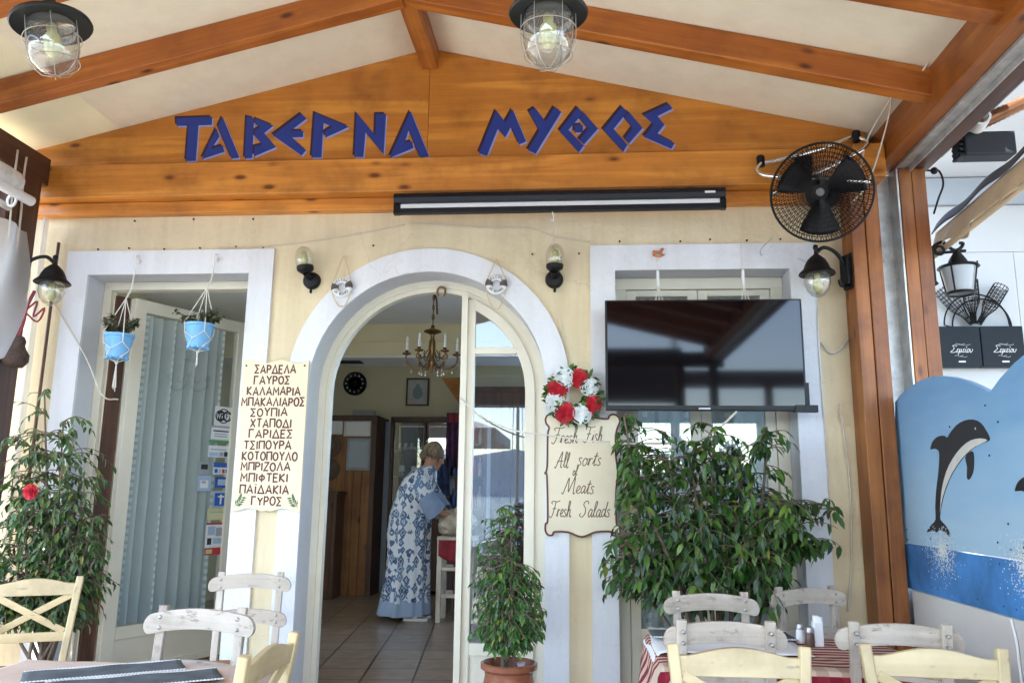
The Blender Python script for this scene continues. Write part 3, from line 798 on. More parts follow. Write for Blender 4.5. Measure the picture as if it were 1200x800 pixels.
sticker(.695,.89,1.71,1.835,(c_gr,), [(.06,.94,.2,.9,M['paper']),(.15,.85,.66,.74,c_k),(.2,.8,.5,.56,c_gr),(.2,.8,.36,.42,c_gr),(0,1,0,.14,c_g)])
sticker(.695,.875,1.605,1.69,(M['paper'],), [(.06,.5,.1,.4,c_lb),(.55,.75,.1,.45,c_gr),(.78,.95,.1,.5,c_k),(.1,.9,.62,.7,c_gr)])
sticker(.625,.72,1.478,1.568,(c_gr,), [(.2,.8,.4,.8,c_k)])
sticker(.752,.895,1.484,1.566,(M['paper'],), [(0,1,.6,1,c_b),(.08,.26,.1,.45,c_b),(.32,.48,.1,.45,c_lb),(.55,.7,.1,.45,c_r),(.76,.92,.1,.45,c_b)])
sticker(.625,.74,1.36,1.47,(c_lb,), [(.2,.8,.2,.7,M['paper']),(.3,.6,.5,.65,c_gr)])
sticker(.776,.898,1.384,1.462,(c_b,), [(.2,.8,.25,.8,c_lb)])
sticker(.77,.905,1.243,1.36,(c_lb,), [(.1,.9,.1,.9,c_b),(.44,.56,.2,.8,M['paper']),(.3,.7,.62,.72,M['paper'])])
sticker(.73,.91,1.155,1.238,(c_y,), [(.1,.9,.6,.7,c_gr)])
sticker(.73,.905,.96,1.135,(M['paper'],), [(0,1,.92,1,c_r),(.1,.45,.5,.85,c_lb),(.5,.9,.45,.8,c_gr),(.1,.3,.12,.38,c_k),(.4,.9,.15,.38,c_lb)])
sticker(.735,.91,.908,.957,(c_r,), [(.05,.35,.2,.8,c_y)])

# curtains: net with woven stripes
def net_mat(name, c, al=0.75):
    m, nt, b = new_mat(name); nt.nodes.remove(b); out = nt.nodes['Material Output']
    tc = N(nt, 'ShaderNodeTexCoord')
    w1 = N(nt, 'ShaderNodeTexWave', wave_type='BANDS', bands_direction='X'); w1.inputs['Scale'].default_value = 1.15
    uv = tc.outputs['UV']; nt.links.new(uv, w1.inputs['Vector'])
    sep = N(nt, 'ShaderNodeSeparateXYZ'); nt.links.new(uv, sep.inputs[0])
    mz = N(nt, 'ShaderNodeMath', operation='MULTIPLY'); mz.inputs[1].default_value = 260; nt.links.new(sep.outputs[1], mz.inputs[0])
    sz = N(nt, 'ShaderNodeMath', operation='SINE'); nt.links.new(mz.outputs[0], sz.inputs[0])
    g1 = N(nt, 'ShaderNodeMath', operation='GREATER_THAN'); g1.inputs[1].default_value = .955; nt.links.new(w1.outputs['Fac'], g1.inputs[0])
    g2 = N(nt, 'ShaderNodeMath', operation='GREATER_THAN'); g2.inputs[1].default_value = -.2; nt.links.new(sz.outputs[0], g2.inputs[0])
    mm = N(nt, 'ShaderNodeMath', operation='MULTIPLY'); nt.links.new(g1.outputs[0], mm.inputs[0]); nt.links.new(g2.outputs[0], mm.inputs[1])
    al_n = N(nt, 'ShaderNodeMath', operation='MULTIPLY_ADD'); al_n.inputs[1].default_value = .97-al; al_n.inputs[2].default_value = al; nt.links.new(mm.outputs[0], al_n.inputs[0])
    cr = ramp(nt, [(0, c), (1, (.86,.86,.84))]); nt.links.new(mm.outputs[0], cr.inputs[0])
    d = N(nt, 'ShaderNodeBsdfDiffuse'); t = N(nt, 'ShaderNodeBsdfTranslucent'); nt.links.new(cr.outputs[0], d.inputs[0]); nt.links.new(cr.outputs[0], t.inputs[0])
    x = N(nt, 'ShaderNodeMixShader'); x.inputs[0].default_value = .2; nt.links.new(d.outputs[0], x.inputs[1]); nt.links.new(t.outputs[0], x.inputs[2])
    tp = N(nt, 'ShaderNodeBsdfTransparent'); y = N(nt, 'ShaderNodeMixShader')
    nt.links.new(al_n.outputs[0], y.inputs[0]); nt.links.new(tp.outputs[0], y.inputs[1]); nt.links.new(x.outputs[0], y.inputs[2]); nt.links.new(y.outputs[0], out.inputs['Surface'])
    return m
M['net'] = net_mat('net curtain', (.58,.60,.60), .97)
def curtain(name, fn, nu, nv, mat, label):
    mb = MB(); mb.grid(fn, nu, nv)
    ob = mb.build(name, mat, smooth=True, recalc=False)
    uvl = ob.data.uv_layers.new(name='UVMap')
    for lp in ob.data.loops:
        i = lp.vertex_index
        uvl.data[lp.index].uv = ((i % (nu+1))/nu, (i//(nu+1))/nv)
    return tag(ob, label, 'curtain')
rc = random.Random(3)
ph = [rc.uniform(0, 6.3) for _ in range(6)]
curtain('net_curtain', lambda u, v: leaf3(.075+.80*u, .47+2.10*v, -.125+.105*(abs(math.sin(u*30+ph[0]+.25*math.sin(v*2.0)+.9*math.sin(u*6)))**.9-.55)*(1.1-.25*v)-.012*math.sin(u*17+ph[1])), 220, 14, M['net'], 'white net curtain hanging behind the pane of the open side door')

# arched door set: frame + fixed glazed side leaf
ad = thing('arched_door', 'ivory arched door frame with a narrow glazed side leaf, the doorway left open', 'door', (AC,0.22,0.2))
def ring_band(ro, ri, y0, y1, zb, m, name, parent, cx=AC, cz=AZ):
    po = [(cx-ro, zb)] + arch_pts(ro, 28, cx, cz) + [(cx+ro, zb)]
    pi = [(cx-ri, zb)] + arch_pts(ri, 28, cx, cz) + [(cx+ri, zb)]
    mb = MB()
    for i in range(len(po)-1):
        a, b2, c, d = po[i], po[i+1], pi[i+1], pi[i]
        mb.add([(a[0],y0,a[1]),(b2[0],y0,b2[1]),(c[0],y0,c[1]),(d[0],y0,d[1]),(a[0],y1,a[1]),(b2[0],y1,b2[1]),(c[0],y1,c[1]),(d[0],y1,d[1])],
               [(0,1,2,3),(7,6,5,4),(0,4,5,1),(3,2,6,7)])
    return mb.build(name, m, parent, recalc=True)
ring_band(AR-.001, AR-.045, .20, .285, .2, M['pvcframe'], 'door_frame', ad)
ring_band(AR-.045, AR-.075, .215, .27, .2, M['pvcframe'], 'frame_rebate', ad)
SX0, SX1 = -0.738, AC+AR-.075
mb = MB()
RI = AR-.076
def arc_z(x, r): return AZ + math.sqrt(max(0, r*r-(x-AC)**2))
mb.box(SX0-.012, SX0+.028, .17, .245, .2, arc_z(SX0, RI)-.004)                    # meeting stile, proud bead
mb.box(SX0+.028, SX0+.075, .195, .235, .2, arc_z(SX0+.05, RI)-.004)
RG = RI-.062
# curved stile
xs = [SX0+.075 + (AC+RI-(SX0+.075))*i/16 for i in range(17)]
inner = [(SX0+.075, arc_z(SX0+.075, RG))] + [(AC+RG*math.cos(a), AZ+RG*math.sin(a)) for a in [math.acos((SX0+.075-AC)/RG)*(1-k/14) for k in range(1,15)]] + [(AC+RG, .2)]
outer = [(SX0+.075, arc_z(SX0+.075, RI))] + [(AC+RI*math.cos(a), AZ+RI*math.sin(a)) for a in [math.acos((SX0+.075-AC)/RI)*(1-k/14) for k in range(1,15)]] + [(AC+RI, .2)]
for i in range(len(inner)-1):
    a, b2, c, d = inner[i], inner[i+1], outer[i+1], outer[i]
    mb.add([(p[0],y,p[1]) for y in (.195,.235) for p in (a,b2,c,d)], [(0,1,2,3),(7,6,5,4),(0,4,5,1),(3,2,6,7)])
mb.box(SX0+.075, AC+math.sqrt(RG**2-(2.257-AZ)**2)+.004, .195, .235, 2.236, 2.278)
mb.box(SX0+.075, AC+RG, .195, .235, .42, .49); mb.box(SX0+.075, AC+RG, .195, .235, .2, .235)
sl = mb.build('side_leaf', M['pvcframe'], ad, bevel=.003)
mb = MB(); mb.box(SX0+.075, AC+RG, .208, .225, .235, .42); mb.box(SX0+.11, AC+RG-.035, .2, .209, .27, .385); mb.build('kick_panel', M['pvcframe'], sl)
gp = [(SX0+.074,.489)] + [(AC+RG+.001,.489)] + [(AC+(RG+.001)*math.cos(a), AZ+(RG+.001)*math.sin(a)) for a in [math.acos((SX0+.074-AC)/RG)*k/14 for k in range(15)]]
mb = MB(); mb.prism(gp, lambda u, v, w: (u, w, v), .212, .217); mb.build('pane', M['glass2'], sl)
mb = MB(); mb.box(AC-AR+.05, AC+AR-.05, .1, .3, .2, .215); mb.build('threshold', plain('threshold stone',(.42,.40,.37),.5), ad)
# window (behind television and plant)
wn = thing('casement_window', 'tall ivory framed window with net curtains, half hidden by the television', 'window', (.74,.2,.2))
mb = MB(); F = .075
mb.box(OW[0]+.001, OW[0]+F, .17, .25, .2, OW[3]-F); mb.box(OW[1]-F, OW[1]-.001, .17, .25, .2, OW[3]-F); mb.box(OW[0]+.001, OW[1]-.001, .17, .25, OW[3]-F, OW[3]-.001)
fr = mb.build('window_frame', M['pvcframe'], wn, bevel=.004)
for x0, x1 in ((OW[0]+F+.003, .7385), (.7425, OW[1]-F-.003)):
    mb = MB(); mb.box(x0, x0+.06, .185, .235, .21, OW[3]-F-.003); mb.box(x1-.06, x1, .185, .235, .21, OW[3]-F-.003)
    mb.box(x0+.06, x1-.06, .185, .235, 2.60, OW[3]-F-.003); mb.box(x0+.06, x1-.06, .185, .235, .21, .6)
    sa = mb.build('window_sash', M['pvcframe'], wn, bevel=.003)
    mb = MB(); mb.box(x0+.06, x1-.06, .205, .21, .6, 2.60); mb.build('pane', M['glass'], sa)
curtain('net_curtain', lambda u, v: (OW[0]+.06+.94*u, .30+.022*math.sin(u*70+ph[3])+.012*math.sin(u*31), .3+2.38*v), 160, 8, M['net'], 'white net curtain behind the window that the television covers')
# ================================================================ LETTERING BY BRUSH STROKES
CAPS = {
 'Α': (.78, [[(0,0),(.39,1),(.78,0)],[(.14,.34),(.64,.34)]]), 'Β': (.6, [[(0,0),(0,1),(.42,.97),(.55,.76),(.42,.55),(0,.53)],[(.4,.54),(.6,.28),(.45,.03),(0,0)]]),
 'Γ': (.58, [[(0,0),(0,1),(.58,1)]]), 'Δ': (.8, [[(0,0),(.4,1),(.8,0),(0,0)]]), 'Ε': (.55, [[(.55,1),(0,1),(0,0),(.55,0)],[(0,.52),(.45,.52)]]),
 'Ζ': (.6, [[(0,1),(.6,1),(0,0),(.6,0)]]), 'Ι': (.1, [[(.05,0),(.05,1)]]), 'Ϊ': (.2, [[(.1,0),(.1,.92)],[(-.02,1.1),(.02,1.16)],[(.18,1.1),(.22,1.16)]]),
 'Κ': (.62, [[(0,0),(0,1)],[(.6,1),(.02,.48),(.62,0)]]), 'Λ': (.74, [[(0,0),(.37,1),(.74,0)]]), 'Μ': (.8, [[(0,0),(.06,1),(.4,.4),(.74,1),(.8,0)]]),
 'Ν': (.66, [[(0,0),(0,1),(.66,0),(.66,1)]]), 'Ο': (.7, [[(.35+.35*math.cos(a), .5+.5*math.sin(a)) for a in [PI/2+2*PI*k/14 for k in range(15)]]]),
 'Π': (.68, [[(0,0),(0,1),(.68,1),(.68,0)]]), 'Ρ': (.56, [[(0,0),(0,1),(.4,.98),(.56,.75),(.4,.5),(0,.48)]]), 'Σ': (.62, [[(.62,.98),(0,1),(.4,.52),(0,0),(.62,.02)]]),
 'Τ': (.66, [[(0,1),(.66,1)],[(.33,1),(.33,0)]]), 'Υ': (.68, [[(0,1),(.34,.5),(.68,1)],[(.34,.5),(.34,0)]]), 'Φ': (.7, [[(.35,1.02),(.35,-.02)],[(.35+.33*math.cos(a), .52+.27*math.sin(a)) for a in [2*PI*k/14 for k in range(15)]]]),
 'Χ': (.66, [[(0,1),(.66,0)],[(.66,1),(0,0)]]),
 'D': (.62, [[(0,0),(0,1),(.35,.97),(.6,.7),(.6,.3),(.35,.03),(0,0)]]), 'L': (.5, [[(0,1),(0,0),(.5,0)]]), 'C': (.62, [[(.6,.82),(.38,1),(.1,.8),(0,.5),(.1,.2),(.38,0),(.6,.18)]]),
 'W': (.9, [[(0,1),(.22,0),(.45,.8),(.68,0),(.9,1)]]), 'R': (.6, [[(0,0),(0,1),(.4,.98),(.56,.75),(.4,.52),(0,.5)],[(.3,.5),(.6,0)]]), ' ': (.4, []),
}
for la, gr in zip('ABEIKMNOPTX', 'ΑΒΕΙΚΜΝΟΡΤΧ'): CAPS[la] = CAPS[gr]
SCRIPT = {   # x-height .5, ascender 1, descender -.4; cursive, joined by exit strokes
 'F': (.62, [[(.12,.82),(.0,.93),(.14,1.02),(.5,.98),(.78,1.06)],[(.40,.98),(.34,.6),(.24,.15),(.1,-.05),(-.06,.06)],[(.16,.52),(.5,.56)]]),
 'r': (.28, [[(-.02,.04),(.03,.2),(.07,.48),(.07,.0)],[(.07,.3),(.16,.47),(.27,.45)]]), 'e': (.32, [[(0,.12),(.2,.25),(.26,.42),(.17,.5),(.07,.36),(.07,.12),(.17,0),(.34,.1)]]),
 's': (.27, [[(.22,.43),(.14,.5),(.05,.44),(.07,.33),(.18,.2),(.2,.08),(.1,.0),(.0,.06)]]), 'h': (.40, [[(0,.1),(.18,.7),(.2,.98),(.1,1.0),(.08,.6),(.06,0),(.1,.3),(.22,.5),(.29,.4),(.28,.1),(.36,0),(.42,.1)]]),
 'i': (.20, [[(0,.1),(.1,.48),(.08,.12),(.14,0),(.22,.1)],[(.12,.68),(.13,.72)]]), 'A': (.74, [[(-.06,.05),(.06,.0),(.3,.6),(.5,1.02),(.5,.4),(.54,.02),(.66,.04)],[(.1,.36),(.4,.42),(.7,.4)]]),
 'l': (.22, [[(0,.1),(.16,.65),(.19,.95),(.11,1.0),(.06,.7),(.06,.12),(.13,0),(.24,.1)]]), 'o': (.34, [[(.22,.46),(.1,.48),(.02,.25),(.1,0),(.24,.08),(.28,.32),(.2,.48),(.36,.4)]]),
 't': (.26, [[(.0,.1),(.13,.6),(.15,.86),(.1,.2),(.14,.0),(.26,.1)],[(.0,.6),(.28,.64)]]), 'f': (.30, [[(0,.1),(.18,.6),(.26,.95),(.16,1.0),(.11,.6),(.06,-.3),(.0,-.42),(-.02,-.25),(.12,.05),(.3,.12)]]),
 'M': (.9, [[(-.05,.06),(.06,.0),(.18,.5),(.3,1.0),(.36,.5),(.42,.12),(.56,.6),(.72,1.0),(.74,.4),(.78,0),(.9,.06)]]), 'a': (.36, [[(.26,.42),(.14,.5),(.02,.25),(.1,.0),(.24,.2),(.28,.48),(.26,.12),(.32,0),(.4,.1)]]),
 'S': (.58, [[(.52,.82),(.44,1.0),(.26,.98),(.16,.78),(.34,.52),(.36,.2),(.18,-.02),(-.02,.08),(.04,.22)]]), 'd': (.38, [[(.24,.42),(.12,.5),(.02,.25),(.1,.0),(.24,.2),(.34,1.0),(.28,.3),(.3,.03),(.4,.1)]]),
 'Σ': (.62, [[(.6,.85),(.5,1.0),(.1,.98),(.34,.55),(-.05,.08),(.1,.0),(.5,.02),(.62,.14)]]), 'ε': (.32, [[(.3,.44),(.16,.5),(.08,.38),(.18,.28),(.04,.16),(.1,.0),(.3,.08)]]),
 'μ': (.42, [[(-.02,-.4),(.08,.5),(.08,.08),(.2,.02),(.3,.48),(.28,.08),(.42,.06)]]), 'ί': (.2, [[(.06,.48),(.06,.1),(.14,0),(.22,.1)],[(.08,.66),(.14,.82)]]), 'υ': (.36, [[(.0,.48),(.06,.05),(.2,.02),(.32,.3),(.28,.5)]]),
}
def write(mb, text, u0, v0, h, r, fn, d, font=CAPS, width=None, gap=.2, slant=0.0, jit=0.0, smooth=False, seed=1):
    rj = random.Random(seed)
    tw = sum(font[c][0] for c in text) + gap*(len(text)-1)
    k = (width/(tw*h)) if width else 1.0
    u = 0.0; z = 0.0
    for c in text:
        w, strokes = font[c]
        jy = rj.uniform(-jit, jit)*h; js = 1+rj.uniform(-jit, jit); ja = rj.uniform(-jit, jit)*.5
        for st in strokes:
            pts = [(u0+(u+x+(slant+ja)*y)*h*k, v0+jy+y*h*js) for x, y in st]
            if smooth and len(pts) > 2: pts = [(p[0], p[1]) for p in crom([(a, b, 0) for a, b in pts], 5)]
            mb.stroke(pts, r, fn, d, z); z += 0.00008
        u += w + gap

# ---------------------------------------------------------------- menu board
bd = thing('menu_board', 'tall cream board listing dishes in dark Greek capitals beside the arch', 'menu board', (-1.868,-0.035,1.24))
top = [(-2.077+.417*t/16, 2.150+.010*math.sin(t/16*PI*4+.6)) for t in range(17)]
bot = [(-1.66-.417*t/16, 1.252-.011*math.cos(t/16*PI*4)*(1 if t not in (8,) else .2)) for t in range(17)]
mb = MB(); mb.prism(top+bot, front(-0.024), 0, .018); mb.build('panel', M['board'], bd, bevel=.002)
mb = MB()
for i, (t, a, c, z) in enumerate([('ΣΑΡΔΕΛΑ',-1.997,-1.74,2.1),('ΓΑΥΡΟΣ',-1.998,-1.775,2.033),('ΚΑΛΑΜΑΡΙΑ',-2.036,-1.703,1.964),('ΜΠΑΚΑΛΙΑΡΟΣ',-2.066,-1.673,1.899),('ΣΟΥΠΙΑ',-2.004,-1.777,1.836),('ΧΤΑΠΟΔΙ',-2.001,-1.748,1.768),('ΓΑΡΙΔΕΣ',-2.005,-1.737,1.704),('ΤΣΙΠΟΥΡΑ',-2.032,-1.739,1.638),('ΚΟΤΟΠΟΥΛΟ',-2.037,-1.697,1.571),('ΜΠΡΙΖΟΛΑ',-2.039,-1.737,1.508),('ΜΠΙΦΤΕΚΙ',-2.037,-1.749,1.442),('ΠΑΪΔΑΚΙΑ',-2.037,-1.737,1.373),('ΓΥΡΟΣ',-1.96,-1.777,1.305)]):
    write(mb, t, a, z-.023, .048, .0048, front(-.042), .002, width=c-a, gap=.26, jit=.05, seed=i)
mb.build('lettering', M['maroon'], bd)
mb = MB()
for sx, cx in ((1,-2.045),(-1,-1.692)):
    st = [(cx-sx*.018, 1.272),(cx+sx*.005,1.292),(cx+sx*.02,1.325)]
    mb.stroke(st, .0015, front(-.042), .001)
    for k, (px, pz) in enumerate([(cx-sx*.01,1.28),(cx,1.288),(cx+sx*.008,1.30),(cx+sx*.014,1.312),(cx+sx*.02,1.325)]):
        for s in (-1, 1):
            a = PI/4 + s*.9
            dx, dz = sx*math.cos(a)*.034, math.sin(a)*.030
            mb.prism([(px,pz),(px+dx*.5-dz*.18,pz+dz*.5+dx*.18),(px+dx,pz+dz),(px+dx*.5+dz*.18,pz+dz*.5-dx*.18)], front(-.042), 0, .001+.0003*k)
mb.build('painted_sprig', plain('olive green paint',(.05,.12,.04),.5), bd)
mb = MB()
for x in (-2.055,-1.685): mb.lathe([(.006,0),(.005,.003),(0,.004)], (x,-.042,2.125), (0,-1,0), 8)
mb.build('screw_head', M['black'], bd)

# ---------------------------------------------------------------- fresh fish sign
FISH = [(-0.146,1.816),(-0.164,1.834),(-0.192,1.83),(-0.205,1.806),(-0.2,1.779),(-0.183,1.754),(-0.191,1.712),(-0.193,1.549),(-0.198,1.501),(-0.206,1.487),(-0.195,1.467),(-0.189,1.227),(-0.202,1.194),(-0.202,1.154),(-0.185,1.132),(-0.162,1.133),(-0.148,1.151),(-0.07,1.15),(0.01,1.125),(0.09,1.153),(0.173,1.157),(0.186,1.138),(0.213,1.135),(0.232,1.157),(0.227,1.187),(0.211,1.207),(0.21,1.312),(0.211,1.392),(0.223,1.499),(0.213,1.579),(0.212,1.701),(0.224,1.756),(0.239,1.795),(0.225,1.825),(0.198,1.836),(0.175,1.825),(0.164,1.808),(0.081,1.817),(0.013,1.831),(-0.056,1.817)]
FO = [(p.x, p.y) for p in crom([(a, b, 0) for a, b in FISH], 4, True)]
fs = thing('food_sign', 'cream sign with scrolled dark red edge offering fresh fish, meats and salads in script', 'sign', (.015,-.03,1.13))
mb = MB(); mb.prism(FO, front(-.024), 0, .018); mb.build('panel', M['fishboard'], fs)
mb = MB(); mb.stroke([(x*.985+.0003, 1.482+(z-1.482)*.99) for x, z in FO]+[(FO[0][0]*.985+.0003, 1.482+(FO[0][1]-1.482)*.99)], .0055, front(-.042), .003); mb.build('painted_border', M['maroon'], fs)
mb = MB()
for i, (t, x0, z, x1) in enumerate([('Fresh',-.163,1.705,.004),('Fish',.024,1.713,.15),('All',-.145,1.562,-.049),('sorts',-.015,1.563,.141),('of',-.043,1.496,.005),('Meats',-.104,1.414,.099),('Fresh',-.175,1.28,-.035),('Salads',-.003,1.283,.19)]):
    up = t[0].isupper()
    write(mb, t, x0, z-(.042 if up else (.020 if t == 'of' else .030)), .088 if t != 'of' else .058, .0026, front(-.042), .0012, SCRIPT, width=x1-x0-.02, gap=.02, slant=.22, smooth=True, jit=.02, seed=i+3)
mb.build('lettering', M['script'], fs)

# ---------------------------------------------------------------- rose wreath
def petal_rose(mb, c, r, rng):
    c = Vector(c)
    for ring, (n, rad, tilt, sz) in enumerate([(7, .95, .30, .60), (6, .70, .62, .56), (5, .45, .95, .50), (4, .22, 1.25, .40)]):
        for k in range(n):
            a = 2*PI*k/n + ring*.5 + rng.uniform(-.15,.15)
            out = Vector((math.cos(a), 0, math.sin(a))); f = Vector((0,-1,0)); side = out.cross(f)
            up = (out*math.cos(tilt) + f*math.sin(tilt))
            b = c + out*(r*rad*.30) + f*(r*.16*ring)
            vs = []; nu, nv = 4, 3
            for j in range(nv+1):
                for i in range(nu+1):
                    u = i/nu*2-1; v = j/nv
                    w = r*sz*(.35+.65*math.sin(min(1, v*.85+.15)*PI*.62))
                    p = b + up*(r*sz*1.25*v) + side*(u*w*.85) + f*(r*.22*(1-abs(u))*-.6*0) - (out*math.sin(tilt) - f*math.cos(tilt))*(r*.20*u*u) + out*(r*(.34-.06*ring)*v*v)
                    vs.append(p)
            mb.add(vs, [(j*(nu+1)+i, j*(nu+1)+i+1, (j+1)*(nu+1)+i+1, (j+1)*(nu+1)+i) for j in range(nv) for i in range(nu)])
    mb.ball(c+Vector((0,-r*.50,0)), r*.14, 8, 6)
def leafgeo(mb, p, d, nrm, L, W, droop=.25):
    d = d.normalized(); s = d.cross(nrm)
    if s.length < 1e-3: s = d.orthogonal()
    s.normalize(); n = s.cross(d).normalized()
    def q(t, w, lift): return p + d*(t*L) + s*(w*W) + n*(lift*L - droop*L*t*t)
    vs = [q(0,0,0), q(.28,.42,.07), q(.66,.36,.06), q(1,0,0), q(.66,-.36,.06), q(.28,-.42,.07), q(.28,0,0), q(.66,0,0)]
    mb.add(vs, [(0,6,1),(6,7,2,1),(7,3,2),(0,5,6),(5,4,7,6),(4,3,7)])
wr = thing('rose_wreath', 'round wreath of red and white roses hanging on the cream sign', 'wreath', (-.035,-.07,1.94))
rg = random.Random(11)
mb = MB()
mb.tube([(-.035+.112*math.cos(a), -.07, 1.938+.12*math.sin(a)) for a in [2*PI*k/28 for k in range(28)]], .008, 6, closed=True)
mb.build('wire_ring', M['bark'], wr)
mb = MB()
for k in range(280):
    a = rg.uniform(0, 2*PI); rr = .122+rg.uniform(-.075,.025)
    p = Vector((-.035+rr*math.cos(a), -.075-rg.uniform(0,.03), 1.938+1.08*rr*math.sin(a)))
    d = Vector((math.cos(a)+rg.uniform(-1,1), rg.uniform(-.6,.0), math.sin(a)+rg.uniform(-1,1)))
    leafgeo(mb, p, d, Vector((0,-1,.3)), rg.uniform(.035,.062), .026)
mb.build('leaves', M['leafa'], wr, smooth=True, recalc=False)
for t, x, z, r in [('w',-.097,2.054,.044),('r',.004,2.047,.041),('w',.068,1.994,.038),('r',.084,1.876,.038),('w',.013,1.817,.042),('r',-.083,1.823,.045),('w',-.155,1.903,.038),('r',-.141,1.975,.043)]:
    mb = MB(); petal_rose(mb, (-.035+(x+.035)*.90,-.09,1.938+(z-1.938)*.90), r*1.10, rg)
    tag(mb.build('rose', M['redpetal' if t == 'r' else 'whitepetal'], wr, smooth=True, recalc=False), 'red rose' if t == 'r' else 'white rose')

# ---------------------------------------------------------------- television
tv = thing('television', 'large black television above the big plant, street reflected in its screen', 'television', (.71,-.2,1.84))
mb = MB(); mb.box(.150, 1.268, -.205, -.155, 1.840, 2.483); bz = mb.build('casing', M['blackpl'], tv, bevel=.004)
mb = MB(); mb.box(.162, 1.256, -.2075, -.2045, 1.868, 2.474); mb.build('screen', M['tv'], tv)
mb = MB(); mb.box(.67, .735, -.2085, -.205, 1.846, 1.856); mb.build('maker_badge', plain('badge grey',(.5,.5,.52),.4), tv)
mb = MB(); mb.box(1.20, 1.325, -.215, -.17, 1.832, 1.872); mb.box(1.262,1.285,-.2,-.17,1.872,2.0); mb.build('corner_bracket', M['blackpl'], tv, bevel=.003)
mb = MB(); mb.box(.45, .97, -.154, -.03, 2.0, 2.35); mb.build('wall_mount', M['black'], tv)

# ---------------------------------------------------------------- roller screen case
rs = thing('screen_case', 'long black roller screen case fixed under the beam above the door', 'screen case', (-.13,-.2,3.04))
mb = MB(); mb.prism([(-.235,3.095),(-.245,3.125),(-.235,3.155),(-.175,3.155),(-.175,3.095)], lambda u, v, w: (w, u, v), -1.125, .862); mb.build('case', M['screenbl'], rs, bevel=.003)
mb = MB(); mb.box(-1.085, .83, -.212, -.188, 3.068, 3.094); mb.build('rolled_screen', M['white'], rs)
mb = MB(); mb.box(-1.10, .845, -.218, -.18, 3.032, 3.066); mb.build('weight_bar', M['screenbl'], rs, bevel=.004)
mb = MB(); mb.box(-1.128, -1.09, -.22, -.18, 3.03, 3.094); mb.box(.832, .866, -.22, -.18, 3.03, 3.094); mb.build('end_bracket', M['blackpl'], rs, bevel=.003)
mb = MB(); mb.box(.74,.80,-.2475,-.243,3.118,3.13); mb.build('maker_badge', M['white'], rs)
mb = MB(); mb.tube(crom([(-.16,-.2,3.035),(-.15,-.2,3.0),(-.155,-.2,2.975),(-.17,-.2,2.985)],5), .004, 5); mb.build('pull_ring', M['white'], rs)

# ---------------------------------------------------------------- upright jar lamps beside the arch
def jar_lamp(x, z, tilt, label):
    t = thing('wall_lamp', label, 'wall lamp', (x,-.02,z), 'jar shaped wall lamps either side of the arch')
    mb = MB(); mb.lathe([(.056,0),(.055,.02),(.045,.034),(.02,.04),(0,.041)], (x,-.001,z), (0,-1,0), 24); mb.build('back_plate', M['black'], t, smooth=40)
    ax = Vector((tilt,0,1)).normalized()
    o = Vector((x-.0+tilt*.1-.0, -.085, z+.03))
    mb = MB(); mb.tube([(x,-.03,z+.01),(x+tilt*.06,-.06,z+.015),o], .02, 10)
    mb.lathe([(.028,0),(.050,.018),(.053,.03),(.053,.042),(.046,.045)], o, ax, 20); mb.build('socket', M['black'], t, smooth=40)
    mb = MB(); mb.lathe([(.049,.044),(.055,.065),(.056,.10),(.050,.135),(.035,.160),(.014,.172),(0,.174)], o, ax, 20); mb.build('glass_jar', M['lampglass'], t, smooth=True)
    b0 = o+ax*.045
    mb = MB(); mb.lathe([(.014,0),(.014,.02),(.022,.03),(.024,.07),(.016,.09),(0,.096)], b0, ax, 12); mb.build('bulb', M['bulb'], t, smooth=True)
    mb = MB(); mb.lathe([(.008,0),(.009,.03),(.005,.036),(0,.037)], (x+.004,-.03,z-.05), (0,0,-1), 8); mb.build('knob', M['black'], t)
jar_lamp(-1.683, 2.672, -.16, 'black jar lamp with clear glass between the side door and the arch')
jar_lamp(-.153, 2.664, .04, 'black jar lamp with clear glass between the arch and the television window')

